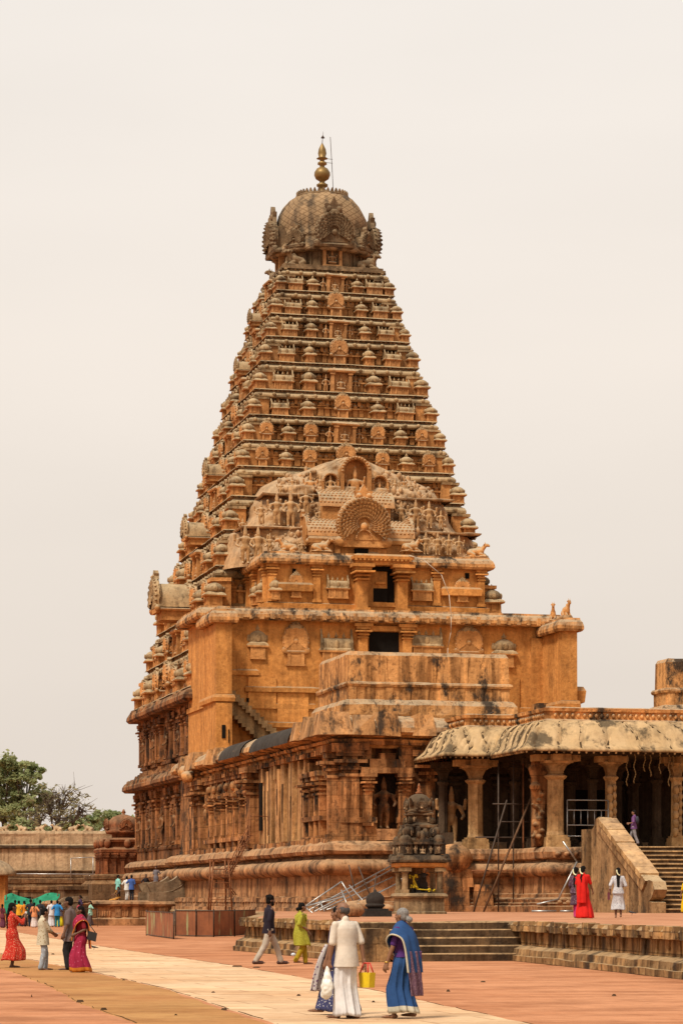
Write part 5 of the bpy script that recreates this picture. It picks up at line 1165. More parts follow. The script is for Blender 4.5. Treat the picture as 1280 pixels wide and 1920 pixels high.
for k, (p, q) in enumerate(zip(edge, edge[1:])):
    if k == 1: continue
    n = 44; d = Vector((q[0] - p[0], q[1] - p[1])); L = d.length; nn = Vector((d.y, -d.x)).normalized(); b = MB(); g0 = []
    hh = 1.22 if k else 1.16
    for z in (.05, .4, .8, hh):
        g0.append([(p[0] + d.x * i / n + nn.x * .035 * math.cos(i * PI / 2), p[1] + d.y * i / n + nn.y * .035 * math.cos(i * PI / 2), z + (.02 * math.sin(i * 1.7 + k) if z > 1 else 0)) for i in range(n + 1)])
    b.sheet(g0, .012, smooth=False); b.obj('panel', M['sheet'], FE, (Fb[0], Fb[1], 0))
    b = MB()
    for pt in (p, q): b.tube((pt[0], pt[1] - .04, 0), (pt[0], pt[1] - .04, hh + .08), .03)
    for z in (.05, hh): b.tube((p[0], p[1] - .03, z), (q[0], q[1] - .03, z), .022)
    b.obj('frame', M['iron'], FE, (Fb[0], Fb[1], 0))
for k, (x, y0, y1, c) in enumerate([(547, 1670, 1712, 'pale'), (344, 1678, 1716, 'wood')]): pass
# rusty ladder tower with a sloping flight to the hall
lx, ly, lz = at(415, 1708, 150); LT = thing('ladder_tower', 'rusty iron ladder tower with a sloping flight against the hall wall', 'ladder', (lx, ly, 1.1), TH)
lo0 = (0, 0, 0)
b = MB()
for i in (-1, 1):
    for j in (0, 1.2): b.tube((i * (.62 if j == 0 else .5), j, 0), (i * .42, j * .8 + .1, 2.9), .045)
b.tube((-.46, .1, 2.35), (.46, .1, 2.35), .03); b.tube((-.7, .0, 2.9), (.6, .1, 2.9), .03); b.box(-.45, .45, .05, 1.1, 2.0, 2.05); b.obj('frame', M['rust'], LT)
for k in range(6):
    b = MB(); z = .3 + k * .32; b.box(-.55 + k * .02, .55 - k * .02, .0, .16, z, z + .035); b.obj('rung', M['rust'], LT)
b = MB()
for y in (.2, .9):
    b.tube((.35, y, 1.6), (1.95, y + 1.2, 4.25), .045); b.tube((.4, y, 2.2), (1.95, y + 1.2, 4.9), .025); b.tube((.35, y, 1.6), (.95, y + .2, .9), .03)
    for k in range(5): t = k / 4; b.tube((.35 + 1.6 * t, y + 1.2 * t, 1.6 + 2.65 * t), (.4 + 1.55 * t, y + 1.2 * t, 2.2 + 2.7 * t), .02)
for k in range(10): t = k / 9; b.box(.3 + 1.6 * t, .55 + 1.6 * t, .2 + 1.2 * t, .9 + 1.2 * t, 1.62 + 2.65 * t, 1.66 + 2.65 * t)
b.path([(1.95, 1.4, 4.25), (1.95, 1.4, 5.4), (3.1, 2.0, 5.4), (3.1, 2.0, 4.3)], .022); b.obj('sloping_flight', M['rust'], LT)

# ------------------------------------------------------------------ far cloister wall, its bulls, and the small red shrine
def fx(x, Y): return (x - 640) / 5000 * Y
YW = 242.0
CW = thing('cloister_wall', 'long plastered cloister wall with a dark cornice, below the trees', 'wall', (fx(60, YW), YW, 0), R(2))
w0 = MB(); x0, x1 = -22, 12
w0.box(x0, x1, 0, 1.2, 4.35, 6.55)
w0.ring([(x0, 0), (x1, 0), (x1, 1.4), (x0, 1.4)], [(0, 6.4), (.1, 6.45), (.15, 6.6), (.1, 6.75), (.0, 6.8), (.04, 7.5), (.1, 7.75), (.02, 7.95), (-.3, 8.0)], seg=.8); w0.obj('upper_wall', M['far'], CW, jit=.05)
b = MB(); b.ring([(x0, -.02), (x1, -.02), (x1, 1.0), (x0, 1.0)], [(.05, 6.38), (.24, 6.42), (.26, 6.62), (.1, 6.7)], seg=.9); b.obj('cornice', M['shrine'], CW, jit=.05)
b = MB(); b.box(x0, x1, -.5, 1, 0, 3.2); b.ring([(x0, -.5), (x1, -.5), (x1, 1), (x0, 1)], [(0, 2.6), (.2, 2.65), (.25, 2.9), (.1, 3.0), (0, 3.2), (.15, 3.25), (.2, 3.6), (.05, 3.75), (.0, 4.3), (.12, 4.33), (.1, 4.4)], seg=.8)
for k in range(12): b.box(x0 + k * 2.9, x0 + k * 2.9 + .5, -.7, -.4, .2, 2.6)
b.obj('lower_wall', M['farlow'], CW, jit=.09)
b = MB(); b.box(-1.8, .1, -.56, .2, 0, 2.0); b.box(-.1, .4, -.56, .2, .8, 1.4); b.obj('dark_opening', M['void'], CW, jit=.1)
b = MB(); b.tube((-2.4, -.75, 4.1), (6.2, -.75, 4.05), .05); b.path([(3.6, -.9, 3.4), (3.6, -.9, 5.5), (5.6, -.9, 5.6), (5.6, -.9, 3.4)], .04); b.obj('pipe', M['steel'], CW)
b = MB(); b.tube((1.6, -1.2, .2), (1.5, -1.2, 2.6), .05); b.obj('wooden_post', M['wood'], CW)
for k, (x, s) in enumerate([(8, 1), (42, -1), (76, 1), (108, -1), (138, 1), (166, -1)]):
    o = bpy.data.objects.new('bull_statue', SM['bull_wall']); COL.objects.link(o); o.location = (fx(x, YW + .5), YW + .5, 7.98); o.rotation_euler = (0, 0, 0 if s > 0 else PI); o.scale = (.66,) * 3
    tag(o, ['weathered bull statue on the cloister wall, leftmost of the six', 'weathered bull statue on the wall, second from the left', 'weathered bull statue on the wall below the big leafy tree, third from left', 'weathered bull statue on the wall, third from the red shrine', 'weathered bull statue on the wall, second from the red shrine', 'weathered bull statue on the wall beside the red shrine'][k], 'statue', 'bull statues on the cloister wall')
YR = 228.0
RS = thing('red_shrine', 'small red-brown shrine with a squat dome between cloister wall and tower', 'shrine', (fx(232, YR), YR, 0), TH)
b = MB(); b.ring(sq(2.6), [(.6, 0), (.6, 3.1), (.4, 3.2), (.25, 3.4), (.35, 3.5), (.4, 3.8), (.1, 3.9)], seg=.8); b.box(-5.2, 5.5, -1.0, 3, 0, 2.9); b.box(-5.3, 5.6, -1.2, 3, 2.6, 2.9); b.obj('plinth', M['farlow'], RS, jit=.05)
b = MB(); b.ring(sq(2.0), [(0, 3.9), (0, 5.7), (.25, 5.75), (.3, 6.0), (.1, 6.15), (-.2, 6.2), (-.2, 6.6), (0, 6.65), (.05, 6.85), (-.3, 7.0)], seg=.5)
for k in (0, 1):
    b.M = FACE[k]
    for t in (-1.8, -1.1, -.4, .4, 1.1, 1.8): pilaster(b, t, 2.0, 3.9, 5.7, .28, .15)
    for t in (-1.7, 0, 1.7): b.ell((t, -2.1, 6.5), (.3, .25, .4), None, 8)
    b.M = None
b.obj('wall', M['redshrine'], RS, jit=.05)
b = MB(); b.lathe([(1.0, 6.9), (1.0, 7.3), (1.5, 7.4), (1.6, 7.6), (1.35, 7.75), (1.45, 8.05), (1.3, 8.45), (.9, 8.8), (.35, 9.0), (.1, 9.05), (.2, 9.2), (.05, 9.5)], n=20); 
for k in range(4): b.M = FACE[k]; fan(b, (0, -1.35, 8.1), .55, .2, 18, 2, 0, .08, 10); b.M = None
b.obj('dome', M['redshrine'], RS, jit=.05)
# kiosk at the left edge
YK = 205.0
KK = thing('gate_kiosk', 'pale domed kiosk on an ochre pillar at the left edge of the photo', 'kiosk', (fx(-10, YK), YK, 0), 0)
b = MB(); b.box(-1.0, .75, -.8, .8, 0, 3.6); b.box(.75, .95, -.85, .85, 0, 3.6); b.box(-1.1, 1.1, -.95, .95, 0, .45); b.obj('pillar', M['plaster'], KK, jit=.03)
b = MB(); b.lathe([(1.7, 3.6), (1.75, 3.7), (1.55, 4.0), (1.2, 4.4), (.7, 4.7), (.3, 4.85), (.25, 5.0), (.4, 5.1), (.25, 5.25), (.3, 5.4), (.05, 5.7)], n=20); b.obj('dome', M['far'], KK, jit=.03)
# green shade net on poles
YN = 200.0
SN = thing('shade_net', 'green shade net stretched on poles in front of the cloister wall', 'shade net', (fx(60, YN), YN, 0), 0)
gx = [(-.0 + fx(8 + 104 * i / 16, YN) - fx(60, YN)) for i in range(17)]; gr = []
for j in range(7):
    row = []
    for i in range(17):
        f = i / 16; ztop = 2.0 + .25 * math.exp(-((f - .12) / .1) ** 2) + .28 * math.exp(-((f - .85) / .2) ** 2) - .22 * math.exp(-((f - .5) / .15) ** 2); zb = .7 if f < .75 else .7 + (f - .75) * 4.8
        row.append((gx[i], -.2 + .6 * j / 6 * (1 if j else 1) + .08 * math.sin(i * 1.9 + j), zb + (ztop - zb) * j / 6))
    gr.append(row)
b = MB(); b.sheet(gr, .02); b.obj('net', plain('green_net', (.03, .26, .14), .8, .1, 0, .45, 2), SN)
for xx in (12, 60, 108): b = MB(); q = fx(xx, YN) - fx(60, YN); b.tube((q, .2, 0), (q, .2, 2.2), .035); b.obj('pole', M['wood'], SN)
# crowd barrier by the background group
YB = 172.0
CB = thing('crowd_barrier', 'thin dark metal barrier before the scrolled landing', 'barrier', (fx(150, YB), YB, 0), 0); b = MB()
for z in (.15, 1.15): b.tube((fx(75, YB) - fx(150, YB), 0, z), (fx(183, YB) - fx(150, YB), 0, z), .025)
for k in range(10): q = fx(75 + 12 * k, YB) - fx(150, YB); b.tube((q, 0, 0), (q, 0, 1.15), .018)
b.obj('rail', M['iron'], CB)

# ------------------------------------------------------------------ trees beyond the wall
ml = NT('leaves', .75, .2); 
lc = ml.mix(ml.rng(ml.noise(ml.pos, .25, 3), .35, .65), (.20, .25, .10), (.34, .36, .16)); lc = ml.mix(ml.rng(ml.noise(ml.pos, 2.5, 2), .4, .7, 0, .6), lc, (.42, .42, .21)); ml.b.inputs['Subsurface Weight'].default_value = 0
M['leaf'] = ml.out(lc)
def leafy(ml, c):      # thin leaves let some light through
    tr = ml.n('BsdfTranslucent'); ml.l(c, tr.inputs[0]); mxs = ml.n('MixShader'); mxs.inputs[0].default_value = .5
    ml.l(ml.b.outputs[0], mxs.inputs[1]); ml.l(tr.outputs[0], mxs.inputs[2]); ml.l(mxs.outputs[0], ml.t.nodes['Material Output'].inputs['Surface'])
leafy(ml, lc)
ml = NT('sparse_leaves', .8, .2); lc = ml.mix(ml.rng(ml.noise(ml.pos, 1.5, 3), .35, .65), (.20, .19, .09), (.30, .25, .13)); M['leaf2'] = ml.out(lc); leafy(ml, lc)
M['bark'] = plain('bark', (.14, .105, .075), .9, .1, 0, .5, 3, .4)
def tree(name, lab, x, Y, clumps, trunk_h, leaf=.34, dens=260, mat='leaf', bare=False, seed=0, lean=0):
    rr = random.Random(seed); X = fx(x, Y); t = thing(name, lab, 'tree', (X, Y, 0), 0, 'trees beyond the cloister wall')
    tb = MB(); cb = MB(); top = Vector((lean, 0, trunk_h)); r0 = .34
    tb.tube((0, 0, 0), (lean * .5, 0, trunk_h * .5), r0, r0 * .85); tb.tube((lean * .5, 0, trunk_h * .5), top, r0 * .85, r0 * .7)
    for (cx, cz, rx, rz) in clumps:
        c = Vector((cx - X, rr.uniform(-2, 2), cz)); mid = top.lerp(c, .5) + Vector((rr.uniform(-.5, .5), rr.uniform(-.5, .5), -.4))
        tb.tube(top, mid, r0 * .45, r0 * .3, 6); tb.tube(mid, c, r0 * .3, .05, 6)
        for k in range(16 if bare else 9):
            v = Vector((rr.gauss(0, 1), rr.gauss(0, 1), rr.gauss(0, 1))).normalized(); e = c + Vector((v.x * rx, v.y * rx, v.z * rz)) * rr.uniform(.6, 1.05); st = mid.lerp(c, rr.uniform(.3, 1)); m2 = st.lerp(e, .5) + Vector((rr.uniform(-.3, .3), 0, rr.uniform(-.1, .4)))
            tb.tube(st, m2, .075, .045, 5); tb.tube(m2, e, .045, .015, 4)
            if bare:
                for q in range(5): e2 = m2.lerp(e, rr.random()) ; e3 = e2 + Vector((rr.gauss(0, .7), rr.gauss(0, .7), rr.gauss(.2, .6))); tb.tube(e2, e3, .028, .01, 4)
        sub = [(c + Vector((rr.gauss(0, .5) * rx, rr.gauss(0, .5) * rx, rr.gauss(0, .5) * rz)), rr.uniform(.25, .5)) for _ in range(14)]
        for k in range(dens):
            sc_, sr = rr.choice(sub); v = Vector((rr.gauss(0, 1), rr.gauss(0, 1), rr.gauss(0, .75))).normalized() * rr.random() ** .4
            p = sc_ + Vector((v.x * rx * sr, v.y * rx * sr, v.z * rz * sr)); s = leaf * rr.uniform(.5, 1.2)
            a = Vector((rr.gauss(0, 1), rr.gauss(0, 1), rr.gauss(0, .6))).normalized() * s; d = Vector((rr.gauss(0, 1), rr.gauss(0, 1), rr.gauss(0, .5))).normalized() * s * .6
            cb.add([p - a, p + d, p + a, p - d], [(0, 1, 2, 3)])
    tb.obj('trunk', M['bark'], t, (0, 0, 0)); cb.obj('crown', M[mat], t); return t
def cl(Y, lst): return [(fx(x, Y), 1.7 + (1688 - y) * Y / 5000, rx * Y / 5000, rz * Y / 5000) for x, y, rx, rz in lst]
tree('leafy_tree', 'big dense green tree beyond the cloister wall at the left edge', 10, 285, cl(285, [(-30, 1500, 40, 60), (15, 1465, 42, 34), (45, 1455, 32, 26), (5, 1510, 40, 36), (30, 1530, 36, 30), (62, 1492, 34, 24), (-5, 1440, 30, 20), (60, 1440, 16, 14), (82, 1500, 22, 16), (20, 1435, 22, 14)]), 6, .30, 1150, seed=3)
tree('bare_tree', 'sparse half-bare tree with twisting branches between two leafy trees', 92, 265, cl(265, [(95, 1500, 34, 30), (125, 1490, 34, 24), (70, 1525, 32, 26), (148, 1515, 26, 18), (110, 1530, 40, 22)]), 5.5, .26, 110, 'leaf2', True, seed=8)
tree('small_leafy_tree', 'low rounded green tree behind the red shrine', 205, 290, cl(290, [(200, 1540, 26, 18), (225, 1545, 22, 16), (180, 1550, 20, 12), (212, 1528, 16, 10)]), 5, .3, 900, seed=14)
tree('olive_tree', 'low olive green tree under the bare branches beyond the wall', 145, 280, cl(280, [(140, 1548, 26, 16), (160, 1540, 22, 14), (115, 1555, 24, 12), (172, 1552, 18, 10)]), 4, .28, 750, seed=21)
tree('low_dark_tree', 'low dark green tree just above the wall coping, under the big tree', 62, 275, cl(275, [(60, 1552, 26, 12), (35, 1550, 22, 14), (85, 1556, 16, 10)]), 4, .28, 700, seed=27)
# ------------------------------------------------------------------ people
def cloth(name, c, rough=.85, print_=None, vs=22, amt=.55):
    m = NT(name, rough, .15); c = tuple(q * .8 for q in c); print_ = print_ and tuple(q * .8 for q in print_); k = m.mix(m.rng(m.noise(m.ob, 5, 3), .3, .7), c, tuple(q * .75 for q in c))
    if print_:
        v = m.n('TexVoronoi'); v.inputs['Scale'].default_value = vs; m.l(m.ob, v.inputs['Vector'])
        k = m.mix(m.rng(v.outputs['Distance'], amt - .12, amt), print_, k)
    m.bump(m.noise(m.ob, 14, 3), .25, .02); return m.out(k)
SKIN = [plain('skin_brown', (.20, .095, .05), .55, .3, 0, .12, 8), plain('skin_dark', (.125, .06, .034), .55, .3, 0, .12, 8), plain('skin_light', (.30, .15, .085), .55, .3, 0, .12, 8)]
HAIR = plain('black_hair', (.010, .008, .007), .85, .06, 0, .3, 30); GREY = plain('grey_hair', (.22, .20, .18), .6, .3, 0, .5, 40)
EYE = plain('eye', (.02, .015, .012), .3, .5); LIP = plain('lips', (.16, .05, .04), .5, .3); BRASS = plain('bangle_gold', (.6, .38, .08), .3, .5, .8)
FLW = plain('jasmine', (.78, .74, .45), .8, .2, 0, .3, 30)

def ik(a, t, l1, l2, pole):
    a = Vector(a); t = Vector(t); d = t - a; L = min(d.length, (l1 + l2) * .995); d = d.normalized() if d.length > 1e-6 else Vector((0, 0, -1))
    t = a + d * L; x = (l1 * l1 - l2 * l2 + L * L) / (2 * L); h = math.sqrt(max(0, l1 * l1 - x * x)); p = Vector(pole) - d * Vector(pole).dot(d)
    p = p.normalized() if p.length > 1e-6 else Vector((0, 1, 0)); return a + d * x + p * h, t
class Fig:
    """a figure 1.7 m tall in its own frame, facing +x, later scaled; z up, y to its left"""
    def __init__(s, feet=((.0, .09, 0), (.0, -.09, 0)), hands=None, lean=0.0, side=0.0, turn=0.0, nod=0.0, fem=False, fat=1.0, seat=None, curl=.6):
        s.fem = fem; s.fat = fat; hz = .90 if seat is None else seat; s.hz = hz
        mid = ((feet[0][0] + feet[1][0]) / 2 if seat is None else -.25)
        s.pel = Vector((mid, 0, hz)); s.wai = s.pel + Vector((lean * .2, side * .2, .16)); s.che = s.pel + Vector((lean * .55, side * .5, .36)); s.nek = s.pel + Vector((lean * .85, side * .8, .55)); s.hd = s.nek + Vector((.025 + nod + lean * .15, side * .1, .145))
        sw = .165 if fem else .19; s.sh = [s.pel + Vector((lean * .75, side * .7 + q * sw, .478)) for q in (1, -1)]
        s.hip = [s.pel + Vector((0, q * .085, -.02)) for q in (1, -1)]; s.leg = []
        for i in (0, 1):
            f = Vector(feet[i]); an = f + Vector((0, 0, .085)); kn, an = ik(s.hip[i], an, .408, .402, (1, 0, .15)); s.leg.append((s.hip[i], kn, an))
        hands = hands or [(mid + .03, .25, hz - .12), (mid + .03, -.25, hz - .12)]; s.arm = []
        for i in (0, 1):
            el, h = ik(s.sh[i], hands[i], .285, .255, (-.8, (.5 if i == 0 else -.5), -.5)); s.arm.append((s.sh[i], el, h))
        s.turn = turn; s.curl = curl; s.feet = feet
    def body(s, vox, skin, parent, fingers=True):
        b = MB(); k = s.fat
        b.ell(s.pel, (.105 * k, .155 * k, .13)); b.cap(s.pel, .115 * k, s.wai, .105 * k); b.ell(s.wai, (.09 * k, .125 * k, .12)); b.ell(s.che, (.105 * k, .15 * k, .16)); b.ell(s.che + Vector((0, 0, .1)), (.085, .16 if not s.fem else .14, .08))
        b.cap(s.nek - Vector((.01, 0, .05)), .06, s.hd - Vector((.025, 0, .06)), .05)
        for i in (0, 1):
            h, kn, an = s.leg[i]; b.cap(h, .09 * k, kn, .058); b.cap(kn, .055, kn.lerp(an, .3), .058); b.cap(kn.lerp(an, .3), .056, an, .037)
            f = Vector((1, 0, 0)); to = an + Vector((.15, 0, -.055)) if an.z < .2 else an + Vector((.09, 0, -.12)); b.cap(an + Vector((-.03, 0, -.045)), .036, to, .026); b.ell(to + Vector((.03, 0, -.003)), (.05, .042, .02))
            for q in range(5): o = Vector((.07 - q * .008, (q - 2) * .017 * (1 if i else -1), -.008)); b.cap(to + o * .7, .011, to + o, .010, 6)
            a, e, w = s.arm[i]; b.ell(a, (.06, .06, .06)); b.cap(a, .052 * (1 if not s.fem else .9), e, .038); b.cap(e, .039, w, .026)
            d = (w - e).normalized(); sd = Vector((d.z, 0, -d.x)); sd = sd.normalized() if sd.length > .1 else Vector((1, 0, 0)); pn = d.cross(sd).normalized() * (1 if i == 0 else -1)
            p1 = w + d * .085; b.cap(w, .026, p1, .026); b.cap(w + sd * .02, .02, p1 + sd * .022, .018); b.cap(w - sd * .02, .02, p1 - sd * .022, .018)
            for q in range(4):
                L = (.07, .082, .076, .06)[q]; r = p1 + sd * (.033 - q * .022); c1 = s.curl; m = r + (d * math.cos(c1 * .6) - pn * math.sin(c1 * .6)) * L * .5; t = m + (d * math.cos(c1 * 1.6) - pn * math.sin(c1 * 1.6)) * L * .5
                b.cap(r, .0095, m, .009, 6); b.cap(m, .009, t, .0075, 6)
            r = w + d * .035 + sd * .03; m = r + (d * .6 + sd * .6 - pn * .3).normalized() * .04; t = m + (d * .9 - pn * .35).normalized() * .033; b.cap(r, .013, m, .011, 6); b.cap(m, .011, t, .009, 6)
        c = s.hd; q = Matrix.Rotation(s.turn, 3, 'Z')
        def P(x, y, z): return c + q @ Vector((x, y, z))
        b.ell(P(-.012, 0, .025), (.098, .076, .092), q.to_quaternion(), 16); b.ell(P(.018, 0, -.035), (.075, .06, .085), q.to_quaternion(), 14); b.ell(P(.062, 0, -.092), (.026, .03, .022))
        b.cap(P(.088, 0, .018), .011, P(.107, 0, -.022), .015, 8); b.ell(P(.085, .0, .036), (.016, .05, .012), q.to_quaternion()); b.ell(P(.084, 0, -.058), (.014, .026, .012), q.to_quaternion())
        for y in (1, -1): b.ell(P(-.012, y * .078, -.005), (.024, .012, .034), q.to_quaternion(), 8); b.ell(P(.055, y * .045, -.02), (.03, .025, .028))
        s.P = P; s.q = q
        o = bpy.data.objects.new('body', remesh(b, vox, 'body', skin, 2)); COL.objects.link(o); o.parent = parent
        for y in (1, -1):
            e = MB(); e.ell(P(.081, y * .031, .012), (.012, .016, .008), q.to_quaternion(), 8); e.obj('eye', EYE, parent)
        e = MB(); e.ell(P(.094, 0, -.058), (.006, .024, .007), q.to_quaternion(), 8); e.obj('mouth', LIP, parent)
        return o
    def hair(s, kind, parent, vox=.012, mat=None):
        b = MB(); P = s.P; Q = s.q.to_quaternion()
        if kind == 'bald':
            for y in (1, -1): b.ell(P(-.03, y * .062, .005), (.06, .025, .05), Q)
            b.ell(P(-.075, 0, -.005), (.045, .07, .06), Q)
        else:
            b.ell(P(-.024, 0, .042), (.104, .086, .092), Q, 14); b.ell(P(-.055, 0, -.005), (.07, .08, .085), Q, 12)
        if kind == 'bun': b.ell(P(-.145, 0, -.055), (.05, .06, .052), Q)
        if kind == 'braid':
            for k in range(9): b.ell(P(-.11 - .012 * min(k, 4), .012 * math.sin(k * 2), -.04 - k * .06), (.036 - k * .0015, .042 - k * .0015, .05))
        if kind == 'long':
            for k in range(9): b.ell(P(-.10 - .012 * min(k, 3), 0, .0 - k * .062), (.05, .085 - .004 * k, .06), Q)
        if kind == 'curly':
            rr = random.Random(1)
            for k in range(26): a = rr.uniform(0, 6.28); e = rr.uniform(.1, 1.4); b.ell(P(-.03 + .1 * math.cos(a) * math.cos(e), .085 * math.sin(a) * math.cos(e), .05 + .085 * math.sin(e)), (.03, .03, .03), None, 6)
        o = bpy.data.objects.new('hair', remesh(b, vox, 'hair', mat or HAIR, 1)); COL.objects.link(o); o.parent = parent; return o
    def beard(s, parent):
        b = MB(); P = s.P; Q = s.q.to_quaternion(); b.ell(P(.045, 0, -.088), (.048, .062, .045), Q)
        for y in (1, -1): b.ell(P(.02, y * .055, -.05), (.035, .02, .05), Q)
        b.ell(P(.094, 0, -.043), (.012, .03, .008), Q); b.obj('beard', HAIR, parent)
    def flower(s, parent):
        b = MB(); P = s.P
        for k in range(16): a = k / 16 * PI; b.ell(P(-.14 - .02 * math.sin(a), .05 * math.cos(a), .03 - .06 * math.sin(a) - .01 * k), (.024, .024, .024), None, 6)
        b.obj('hair_flowers', FLW, parent)
    def shirt(s, mat, parent, length=.05, sleeve=1.5, loose=.022, vox=.013, name='shirt'):
        b = MB(); k = s.fat; g = loose
        bot = s.pel + Vector((0, 0, -length)); fm = s.fem
        lv = [(bot + Vector((0, 0, -.12)), .15 * k, .192 * k), (s.pel, .128 * k, (.174 if fm else .168) * k), (s.wai, .104 * k, (.124 if fm else .156) * k), (s.wai.lerp(s.che, .6), .105 * k, (.135 if fm else .155) * k),
              (s.che, .112 * k, (.142 if fm else .165) * k), (s.che + Vector((0, 0, .07)), .105, .140 if fm else .165), (s.che + Vector((0, 0, .12)), .085, .125 if fm else .145), (s.che.lerp(s.nek, .85), .068, .085)]
        b.loft([[(c.x + (rx + g) * math.cos(2 * PI * i / 28), c.y + (ry + g) * math.sin(2 * PI * i / 28), c.z) for i in range(28)] for c, rx, ry in lv])
        b.cap(s.nek - Vector((.01, 0, .06)), .068, s.nek + Vector((-.012, 0, .01)), .06)
        for i in (0, 1):
            a, e, w = s.arm[i]; b.ell(a, (.06, .058, .06)); b.cap(s.nek - Vector((0, 0, .05)), .055, a, .055); b.cap(a, .057, a.lerp(e, min(1, sleeve)), .050 + g * .4)
            if sleeve > 1: b.cap(e, .052, e.lerp(w, min(1, (sleeve - 1) * 1.0)), .04)
        rr = random.Random(int(abs(s.hd.x) * 1000) + 3)
        me = remesh(b, vox, name, mat, 3)
        crumple(me, (6, 6, 2.6), .008)      # crease the cloth, then cut it level at the hem
        bm = bmesh.new(); bm.from_mesh(me); z0 = bot.z - .06
        bmesh.ops.bisect_plane(bm, geom=bm.verts[:] + bm.edges[:] + bm.faces[:], plane_co=(0, 0, z0), plane_no=(0, 0, -1), clear_outer=True)
        bm.to_mesh(me); bm.free(); o = bpy.data.objects.new(name, me); COL.objects.link(o); o.parent = parent; return o
    def trousers(s, mat, parent, vox=.014, end=1.0, name='trousers'):
        b = MB(); k = s.fat; b.ell(s.pel + Vector((0, 0, .04)), (.12 * k, .165 * k, .12))
        for i in (0, 1):
            h, kn, an = s.leg[i]; b.cap(h, .105 * k, kn, .078); b.cap(kn, .078, kn.lerp(an, end), .07); b.cap(s.pel, .11 * k, h, .11 * k)
        me = remesh(b, vox, name, mat, 2)
        crumple(me, (6, 6, 9), .010)
        o = bpy.data.objects.new(name, me); COL.objects.link(o); o.parent = parent; return o
    def skirt(s, mat, parent, top=.12, hem=.05, rx=.2, ry=.22, folds=9, amp=.10, name='skirt', n=72, border=None, seed=1, sway=(0, 0), hip=.035):
        """pleated cloth from the waist to the hem, wide enough for the stride"""
        f0, f1 = Vector(s.leg[0][2]), Vector(s.leg[1][2]); k = s.fat
        rings = []; m = 18; zt = s.pel.z + top; rr = random.Random(seed); ph = [rr.uniform(0, 6.28) for _ in range(3)]
        ctr_h = (f0 + f1) / 2; sx = abs(f0.x - f1.x) / 2; syy = abs(f0.y - f1.y) / 2
        for j in range(m + 1):
            t = j / m; z = zt + (hem - zt) * t; c = s.wai.lerp(Vector((s.pel.x, 0, 0)), min(1, t * 4)) if t < .25 else Vector((s.pel.x, 0, 0)).lerp(Vector((ctr_h.x, ctr_h.y, 0)), (t - .25) / .75)
            e = t * t * (3 - 2 * t); ax = (.115 * k) * (1 - e) + (max(rx, sx + .07)) * e + hip * math.sin(min(1, t * 3.2) * PI); ay = (.15 * k) * (1 - e) + max(ry, syy + .09) * e + hip * math.sin(min(1, t * 3.2) * PI)
            lp = []
            for h_, kn, an in s.leg:
                q_ = h_.lerp(kn, (h_.z - z) / max(.01, h_.z - kn.z)) if z > kn.z else kn.lerp(an, min(1, (kn.z - z) / max(.01, kn.z - an.z))); lp.append(q_)
            if z < s.pel.z - .03:
                lr = (.082 * k if z > .5 else .07); w_ = min(1, (s.pel.z - z) / .15); cx_, cy_ = (lp[0].x + lp[1].x) / 2, (lp[0].y + lp[1].y) / 2
                c = c.lerp(Vector((cx_, cy_, 0)), w_); fo_m = 1 / max(.8, 1 - amp * .55); ax = max(ax, (abs(lp[0].x - lp[1].x) / 2 + lr) * fo_m); ay = max(ay, (abs(lp[0].y - lp[1].y) / 2 + lr) * fo_m)
            row = []
            for i in range(n):
                a = 2 * PI * i / n; fo = 1 + 1.35 * amp * t ** .7 * ((1 - 2 * abs(math.sin(a * folds / 2 + ph[0] + t * .8))) * .6 + math.sin(a * (folds * 2 - 1) + ph[1] - t) * .25 + math.sin(a * 3 + ph[2]) * .35)
                row.append((c.x + ax * fo * math.cos(a) + sway[0] * t * t, c.y + ay * fo * math.sin(a) + sway[1] * t * t, z + .012 * math.sin(a * 3 + ph[1]) * t))
            rings.append(row)
        o = None
        def ring_obj(rs, nm, mt, par):
            b = MB(); b.loft(rs + [[((p[0] - s.pel.x) * .96 + s.pel.x, p[1] * .96, p[2]) for p in r] for r in rs[::-1]], cap=False); return b.obj(nm, mt, par)
        o = ring_obj(rings, name, mat, parent)
        if border:
            br = [[(s.pel.x + (p[0] - s.pel.x) * 1.015, p[1] * 1.015, p[2]) for p in r] for r in rings[-3:]]; ring_obj(br, 'border', border, o)
        return o
    def drape(s, pts, width, mat, parent, name='drape', thick=.012, edge=None, wave=.012, nw=12):
        """a length of cloth laid along a path of (point, across) pairs"""
        P_ = [Vector(p) for p, _ in pts]; A = [Vector(a) for _, a in pts]; g = []
        N = 8
        seq = []
        for i in range(len(P_) - 1):
            for k in range(N): 
                t = k / N; seq.append((i, t))
        seq.append((len(P_) - 2, 1.0))
        def cr(L, i, t):
            p0, p1, p2, p3 = L[max(i - 1, 0)], L[i], L[i + 1], L[min(i + 2, len(L) - 1)]
            return .5 * ((2 * p1) + (-p0 + p2) * t + (2 * p0 - 5 * p1 + 4 * p2 - p3) * t * t + (-p0 + 3 * p1 - 3 * p2 + p3) * t ** 3)
        for q, (i, t) in enumerate(seq):
            c = cr(P_, i, t); a = cr(A, i, t); up = Vector((0, 0, 1)); row = []
            tan = (cr(P_, i, min(1, t + .05)) - cr(P_, i, max(0, t - .05))).normalized(); nr = tan.cross(a).normalized()
            for k in range(nw + 1):
                f = -1 + 2 * k / nw; row.append(c + a * f * width / 2 + nr * wave * math.sin(f * 7 + q * .13))
            g.append(row)
        b = MB(); b.sheet(g, thick); o = b.obj(name, mat, parent)
        if edge:
            b = MB(); b.sheet([[r[0] + (r[0] - r[1]) * .15 , r[0] + (r[1] - r[0]) * .7] for r in g], thick * 1.6); b.obj('border', edge, o)
        return o

